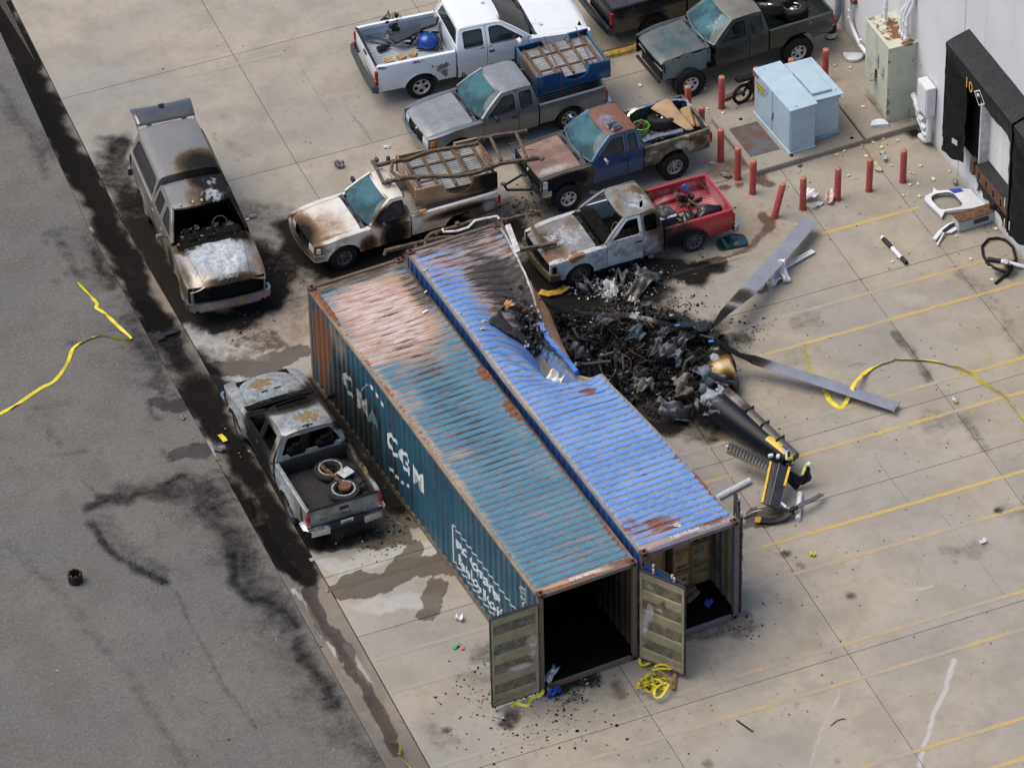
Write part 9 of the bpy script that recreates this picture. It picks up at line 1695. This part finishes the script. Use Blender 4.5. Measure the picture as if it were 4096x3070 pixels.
ribbon('barrier_tape',[(-2.75,11.39,0),(-2.73,11.24,0),(-2.73,11.11,0)],.06,M_tape,'tiny yellow tape scrap in the gutter beside the burnt crew cab','tape',.4,4,.012,tg_)
ribbon('barrier_tape',[(-3.63,0.12,0),(-3.5,0.01,0),(-3.48,-0.14,0),(-3.62,-0.39,0),(-3.61,-0.64,0),(-3.56,-0.85,0)],.07,M_tape,'yellow tape piece in the gutter at the bottom edge of the photo','tape',.8,5,.012,tg_)
ribbon('barrier_tape',[(0.08,0.06,0.15),(0.05,-0.04,0.05),(-0.1,-0.09,0),(-0.27,-0.08,0),(-0.43,-0.25,0),(-0.58,-0.11,0),(-0.65,-0.04,0),(-0.78,-0.13,0)],.05,M_tape,'yellow tape trailing out under the left door of the teal container','tape',.7,6,.012,tg_)
t=thing('strap_heap','heap of yellow ratchet straps with black buckles under the middle open door','strap heap',(2.5,-0.87,0));o0=Vector(t.location);rg=random.Random(8)
for k in range(13):
 c=Vector((rg.gauss(0,.22),rg.gauss(0,.18),.03+.014*k));rx_,ry_=rg.uniform(.10,.3),rg.uniform(.06,.16);a0=rg.uniform(0,3);P=[c+Vector((rx_*cos(a)*cos(a0)-ry_*sin(a)*sin(a0),rx_*cos(a)*sin(a0)+ry_*sin(a)*cos(a0),.04*sin(2*a+k)+.03))for a in np.linspace(0,5.6,22)]
 m=MB();up=Vector((0,0,1))if k%3 else Vector((.6,.3,.4));m.sweep(P,[(-.032,-.003),(.032,-.003),(.032,.003),(-.032,.003)],up);m.build('strap_loop',M_yellow if k%4 else simple('olive_webbing',(.36,.34,.04),.7),t)
for p in((-.3,-.02,.05),(-.12,-.14,.06)):MB().box(p,(.16,.10,.06),.5,.012).build('buckle',M_black,t)
def item(name,lab,cat,mb,mat,loc=None,group=None,sm=35):
 o=mb.build(name,mat,None,sm)
 if loc is not None:o.location=loc
 return tag(o,lab,cat,group)
item('timber_block','reddish timber block leaning on the yellow strap heap','timber',MB().box((0,0,.05),(.50,.09,.07),1.0,.008),M_wood,(2.78,-1.07,0))
t=thing('road_ring','black rusty ring standing alone on the asphalt road','metal ring',(-7.73,8.18,0));MB().lathe([(.13,0),(.165,0),(.17,.02),(.17,.24),(.155,.26),(.14,.25),(.13,.22),(.13,.0)],None,22).build('ring',simple('black_ring',(.016,.013,.013),.45,.2,.4,12),t)
for k in range(7):a=2*pi*k/7;MB().box((.13*cos(a),.13*sin(a),.25),(.03,.05,.03),a,.008).build('notch',M_rustm,t)
pv=simple('white_pipe',(.56,.58,.58),.4,0,.2,7)
item('plastic_pipe','long white pipe poking out behind the blue container','pipe',MB().cyl((6.51,3.95,0.07),(7.49,4.14,0.07),.07,None,16),pv,None,'white plastic pipes')
item('plastic_pipe','short white pipe standing off beside the tail rotor','pipe',MB().cyl((8.31,3.22,0.06),(7.83,2.45,0.06),.065,None,16),pv,None,'white plastic pipes')
item('plastic_pipe','white pipe piece on the ground between blue and burnt pickups','pipe',MB().cyl((9.18,15.67,0.06),(9.44,15.43,0.06),.055,None,14),pv,None,'white plastic pipes')
dp=lambda q:[(p[0],p[1])for p in q]
do=dp([(16.81,11.8,0),(16.82,11.63,0),(17.14,11.5,0),(17.56,11.3,0),(17.58,10.52,0),(17.21,10.6,0),(16.72,10.79,0),(16.58,10.84,0),(16.39,10.66,0),(16.41,10.83,0),(16.38,11.5,0),(16.47,11.61,0),(16.71,11.64,0)]);dh=dp([(16.58,11.51,0),(16.73,11.56,0),(17.02,11.46,0),(17.12,11.34,0),(17.11,10.86,0),(17,10.79,0),(16.51,10.93,0),(16.52,11.4,0)])
ppw=paint('helicopter_white',(.64,.66,.69),.3,0,.4,.1)
t=thing('helicopter_door','white helicopter door frame with empty window and blue corner by the dock wall','door',(0,0,0));f_=lambda x,y:(x,y,.10+.05*(x-16.2));ccw=lambda q:q if sum(a[0]*b[1]-b[0]*a[1]for a,b in zip(q,q[1:]+q[:1]))>0 else q[::-1]
panel('door_skin',rounded(ccw(do),.04,2),f_,ppw,t,(rounded(ccw(dh),.12,3),),.08,lambda p,v:(p[0],p[1],p[2]-.06))
panel('blue_corner',ccw(dp([(17.08,11.54,0),(17.36,11.42,0),(17.38,11.27,0),(17.13,11.32,0)])),lambda x,y:(x,y,f_(x,y)[2]+.004),simple('blue_livery',(.01,.05,.30),.3),t,(),.1,lambda p,v:(p[0],p[1],p[2]-.01))
m=MB();hq=rounded(dh,.12,3);m.tube([(p[0],p[1],f_(*p)[2]-.02)for p in hq],.022,6,closed=True);m.build('window_rubber',simple('taupe_rubber',(.10,.09,.08),.7),t)
t=thing('window_frame','bent white and black window frame piece beside the fallen dock box','frame',(0,0,0));P=[(17.01,10.48,0.06),(16.67,10.34,0.1),(16.35,10.3,0.1),(16.08,10.2,0.08),(15.82,10.04,0.05)]
m=MB();m.sweep(P,[(-.05,-.03),(.05,-.03),(.05,.03),(-.05,.03)]);m.build('white_frame',ppw,t);m=MB();m.sweep([Vector(p)+Vector((.06,-.04,.02))for p in P[:4]],[(-.03,-.03),(.03,-.03),(.03,.03),(-.03,.03)]);m.build('black_seal',M_black,t)
m=MB();m.tube([(16.13,10.11,0.1),(15.95,9.97,0.05),(15.78,9.83,0.04)],.03,6);m.build('broken_strut',M_white,t);m=MB();m.sweep([(16.13,10.22,0.05),(16.33,10.13,0.06),(16.65,10.22,0.05)],[(-.06,-.02),(.06,-.02),(.06,.02),(-.06,.02)]);m.build('side_arc',M_white,t)
t=thing('dock_box','fallen white metal dock box with rusty top lying at the wall foot','metal box',(17.04,10.08,0),WRZ+1.62);MB().box((.0,.12,.17),(1.05,.34,.32),None,.015).build('body',paint('dock_box_paint',(.42,.44,.44),.6,0,0,.5),t);MB().box((.0,.12,.335),(1.07,.36,.03),None,.008).build('rusty_top',M_rustm,t);MB().box((.1,-.055,.2),(.42,.01,.14),None,.002).build('label',simple('black_label',(.05,.05,.05),.6,0,.9,50),t)
t=thing('white_strut','white tube with black sleeves lying alone on the bays','strut',(14.73,10.71,0.06));o0=Vector(t.location);a,b=Vector((0,0,0)),Vector((14.75,9.54,0.06))-o0
for u0,u1,mt_,r,nm in((0,.06,M_white,.06,'cap'),(.06,.42,M_black,.055,'sleeve'),(.42,.80,M_white,.058,'tube'),(.80,1,M_black,.055,'sleeve')):MB().cyl(a.lerp(b,u0),a.lerp(b,u1),r,None,14).build(nm,mt_,t)
item('hose','black hose looped on the ground below the dock corner','hose',MB().tube([(16.28,7.88,0.03),(16.74,8.07,0.05),(17.22,8.48,0.04),(17.39,8.92,0.04),(17.37,9.23,0.04),(17.24,9.4,0.04),(17.02,9.46,0.04),(16.74,9.29,0.04),(16.58,8.97,0.04),(16.51,8.65,0.04),(16.57,8.4,0.04),(16.71,8.11,0.08)],.035,8),M_rubber)
t=thing('rotor_link','white T-shaped part with black sleeve lying in the hose loop','metal part',(16.59,8.77,0.05));o0=Vector(t.location);MB().cyl((0,0,0),Vector((16.84,8.55,0.05))-o0,.06).build('sleeve',M_black,t);MB().cyl(Vector((16.84,8.55,0.05))-o0,Vector((17.31,8.01,0.05))-o0,.055).build('tube',M_white,t);MB().cyl(Vector((16.92,8.46,0.06))-o0,Vector((16.68,8.07,0.42))-o0,.075,.05).build('stub',M_white,t)
t=thing('white_bracket','white perforated bracket with a torn fairing beside the upper rotor blade','bracket',(11.91,10.66,0));o0=Vector(t.location)
for e in([(12.03,10.76,0.1),(12.97,11.02,0.05)],):a,b=[Vector(p)-o0 for p in e];q=MB().sweep([a,b],[(-.07,-.02),(.07,-.02),(.07,.02),(-.07,.02)]).build('perforated_strip',M_white,t);[MB().lathe([(.016,.002),(0,.002)],Matrix.Translation(a.lerp(b,.12+.085*k)+Vector((0,0,.021))),8).build('hole',M_dark,q,0)for k in range(10)]
for k,(c,r,tl)in enumerate((((11.61,10.46,0.1),(.30,.16,.25),(.2,.1,.5)),((11.8,10.46,0.25),(.10,.3,.3),(.9,.3,.2)),((11.12,10.38,0.08),(.22,.12,.15),(.1,.1,.6)))):torn_obj(Vector(c)-o0,r,70+k,M_white if k<2 else simple('honeycomb_tan',(.42,.28,.15),.8),None,tilt=tl,name='torn_fairing',parent=t)
t=thing('green_glass','broken dark green window glass behind the red pickup rear wheel','glass',(11.35,12.28,0.02));m=MB();oo=rounded([(-.42,-.16),(.34,-.30),(.42,.12),(.1,.26),(-.3,.2)],.12,3);o=panel('glass_sheet',oo,lambda x,y:(x,y,.03+.04*x*x),simple('green_glass',(.004,.045,.040),.06,0,.5,3),t,([(.0,-.14),(.16,-.16),(.2,.06),(.1,.0)],),.08,lambda p,v:(p[0],p[1],p[2]-.01));m.tube([(p[0],p[1],.03+.04*p[0]**2)for p in oo],.014,5,closed=True);m.build('rubber_edge',M_black,t)
for k,(c,r,s,mt_,lab)in enumerate((((13.92,12.96,0.14),(.20,.30,.3),80,M_white,'white curved panel behind the second bollard of the dock row'),((14.36,12.69,0.12),(.16,.34,.2),81,simple('printed_wrap',(.50,.38,.34),.5,0,.6,30),'crumpled printed wrapper at the foot of a bollard'),((13.97,12.59,0.05),(.26,.06,.2),82,M_white,'thin white scrap below the second bollard'),((16.4,13.59,0.05),(.34,.08,.2),83,simple('grey_film',(.33,.38,.38),.4),'grey plastic strip by the pad corner'),((-0.54,2.99,0.06),(.14,.10,.2),84,M_white,'white foam block on the slab left of the teal container'),((-0.98,2.2,0.03),(.16,.05,.1),85,simple('green_scrap',(.05,.40,.12),.5),'small green scrap left of the open teal door'),((-0.9,2.11,0.03),(.08,.05,.1),86,simple('pink_scrap',(.55,.22,.2),.6),'small pink scrap left of the open teal door'),((0.35,0.15,0.3),(.12,.34,.3),87,simple('silver_pack',(.42,.46,.5),.4,.2,.5,10),'silver-blue bag standing inside the mouth of the teal container'),((0.24,-0.17,0.08),(.24,.14,.4),88,simple('blue_film',(.01,.05,.32),.35),'crumpled blue plastic bag on the ground before the teal container'),((4.12,19.63,0.04),(.22,.18,.2),89,simple('dark_scrap',(.10,.10,.095),.8),'dark grey scrap lying alone beyond the tan truck'),((7.55,1.25,0.03),(.10,.08,.2),90,M_yellow,'small yellow scrap right of the blue container'),((11.22,-0.16,0.03),(.12,.08,.2),91,M_white,'small white and brown scrap at the right edge bays'),((-2.97,10.89,0.03),(.12,.2,.2),92,M_greyp,'grey rag in the gutter beside the burnt crew cab'),((2.1,17.28,0.05),(.22,.12,.3),93,M_bluegp,'pale melted piece below the tan truck bumper'),((5.51,19.76,0.03),(.12,.08,.1),94,pv,'pale chip on the slab by the tan truck'),((-3.27,12.36,0.02),(.14,.08,.1),95,M_beigep,'beige chip at the edge of the road by the gutter'),((12.53,14.76,0.04),(.24,.14,.1),96,M_beigep,'beige torn sheet near the close pair of bollards'),((17.46,11.85,0.04),(.08,.2,.2),97,simple('grey_green_scrap',(.24,.26,.18),.6),'grey-green curled scrap at the foot of the wall'),((14.37,14.25,0.03),(.1,.06,.1),98,M_greyp,'small grey scrap below the pad'),((16.02,13.26,0.05),(.26,.10,.2),99,simple('cream_strip',(.42,.38,.26),.7),'cream torn strip behind the fourth bollard'))):torn_obj(c,[q*.72 for q in r],s,mt_,lab,'scrap',None,(.2,.15,s))
item('wet_board','black wet board lying across the gutter','board',MB().box((0,0,0),(.62,.15,.05),.0,.01).box((-.22,.0,.0),(.22,.32,.06),.1,.02),M_black,(-2.35,15.46,-0.01))
item('black_rod','thin black rod on the slabs near the bottom edge','rod',MB().cyl((3.44,-2.76,0.02),(3.58,-3.23,0.02),.02,None,6),M_black)
item('twig','dry curved twig on the slabs at the bottom','twig',MB().tube([(5.19,-3.85,0.01),(5.39,-3.77,0.02),(5.53,-3.78,0.02),(5.58,-3.82,0.01)],.012,5),M_brown)
t=thing('plastic_bottle','clear bottle with orange cap lying on the right bays','bottle',(13.17,4.57,0.05));q=Vector((13.17,4.4,0.05))-Vector(t.location);MB().tube([(0,0,0),q*.75,q*.85],[.05,.05,.025],12).build('body',simple('clear_plastic',(.4,.46,.5),.15),t);MB().cyl(q*.85,q*1.1,.03).build('cap',M_orange,t)
fm_=simple('foam_cream',(.60,.54,.36),.9,0,.12,8);rg=random.Random(21);fme=[]
for k in range(5):
 m=MB();n=rg.randint(4,6);m.prism([(.09*cos(2*pi*i/n+rg.uniform(-.3,.3))*rg.uniform(.6,1.2),.06*sin(2*pi*i/n)*rg.uniform(.6,1.2))for i in range(n)],0,.025);me=m.mesh('foam_chip');me.materials.append(fm_);fme.append(me)
CH_=[(16.17,14.28,0),(16.78,14.25,0),(16.66,14.2,0),(16.47,14.25,0),(15.66,14.26,0),(16.56,13.97,0),(16.03,13.82,0),(15.41,14.2,0),(16.05,11.98,0),(16.73,12.64,0),(16.42,12.29,0),(16.62,12.23,0),(17.06,12.22,0),(17.67,13.66,0),(17.06,14.02,0),(15.26,13.32,0),(16.06,13.32,0),(13.82,12.59,0),(13.11,12.17,0),(16.12,10.09,0),(15.82,9.85,0),(17.56,12.31,0),(16.39,9.94,0),(17.41,9.76,0),(16.68,12.72,0),(16.4,13.2,0),(17.05,12.85,0),(14.85,14.65,0),(17.52,17.32,0),(17.23,17.58,0),(16.1,14.17,0),(14.5,9.79,0),(15.75,8.95,0),(16.3,8.05,0),(16.25,9,0),(16.43,12.31,0),(17.06,12.22,0),(16.13,10.09,0),(16.38,9.95,0),(12.39,19.14,0),(13.71,17.09,0),(14.08,16.93,0),(13.79,18.22,0),(17.16,17.79,0),(16.52,8.48,0),(16.4,11.77,0),(17.4,9.75,0),(13.45,17.44,0),(14.14,17.18,0),(16.62,16.11,0),(16.89,15.49,0),(14.09,16.9,0),(13.41,17.32,0),(12.48,15.36,0),(12.27,15.32,0)]
for k,p in enumerate(CH_):
 o=bpy.data.objects.new('foam_chip',fme[k%5]);COL.objects.link(o);s=rg.uniform(.35,.95);o.scale=(s,s,1);o.rotation_euler=(rg.uniform(-.2,.2),rg.uniform(-.2,.2),rg.uniform(0,6));o.location=(p[0],p[1],.01 if not(13.2<p[0]<18 and 14.4<p[1]<16.9)else .17);tag(o,'pale cream foam chip scattered on the ground near bollards and dock','foam chip','foam chips scattered over the scene')
def grit(name,regions,seed,sizes,w,label,cat='litter',flat=.3):
 rg=random.Random(seed);pts=[]
 for(c,r,n)in regions:
  for _ in range(n):x,y=c[0]+rg.gauss(0,r),c[1]+rg.gauss(0,r*.8);pts.append((x,y,.006))
 o=debris(name,pts,sizes,w,seed,flat,.25,.2);tag(o,label,cat,None,'stuff')
grit('charred_flakes',[((0.33,0.04,0),.25,60),((0.81,-0.1,0),.3,80),((1.18,-0.08,0),.2,40),((0.46,-0.56,0),.35,60),((-0.58,-0.34,0),.9,130),((-0.45,1.03,0),.5,50),((-0.95,0.38,0),.7,60),((-0.4,6.73,0),.35,70),((-0.28,7.83,0),.2,40),((-1.15,6.32,0),.4,90),((7.38,15.95,0),.5,120),((7.6,15.94,0),.3,60),((-0.38,14.98,0),.35,60),((0.86,16.47,0),.5,90),((9.16,10.67,0),.35,110),((8.54,10.49,0),.3,60),((10.11,9.16,0),.35,60),((9.82,11.91,0),.5,90),((-2.31,10.96,0),.5,90),((4.99,-0.21,0),.3,40),((0.4,-1.27,0),1.0,70)],31,(.015,.055),(40,20,12,6,4,3,0),'scattered charred flakes and specks on the concrete around the fire')
grit('yard_grit',[((13,3),4.5,150),((9,0),4,130),((14,13.5),2,120),((6,22),4,130),((3,-3),3.5,120),((11,8),3,120),((-6,6),3.5,100),((14,15.5),2.0,80)],32,(.012,.04),(14,10,16,12,8,22,0),'fine grit, leaves and paper specks scattered over the yard')
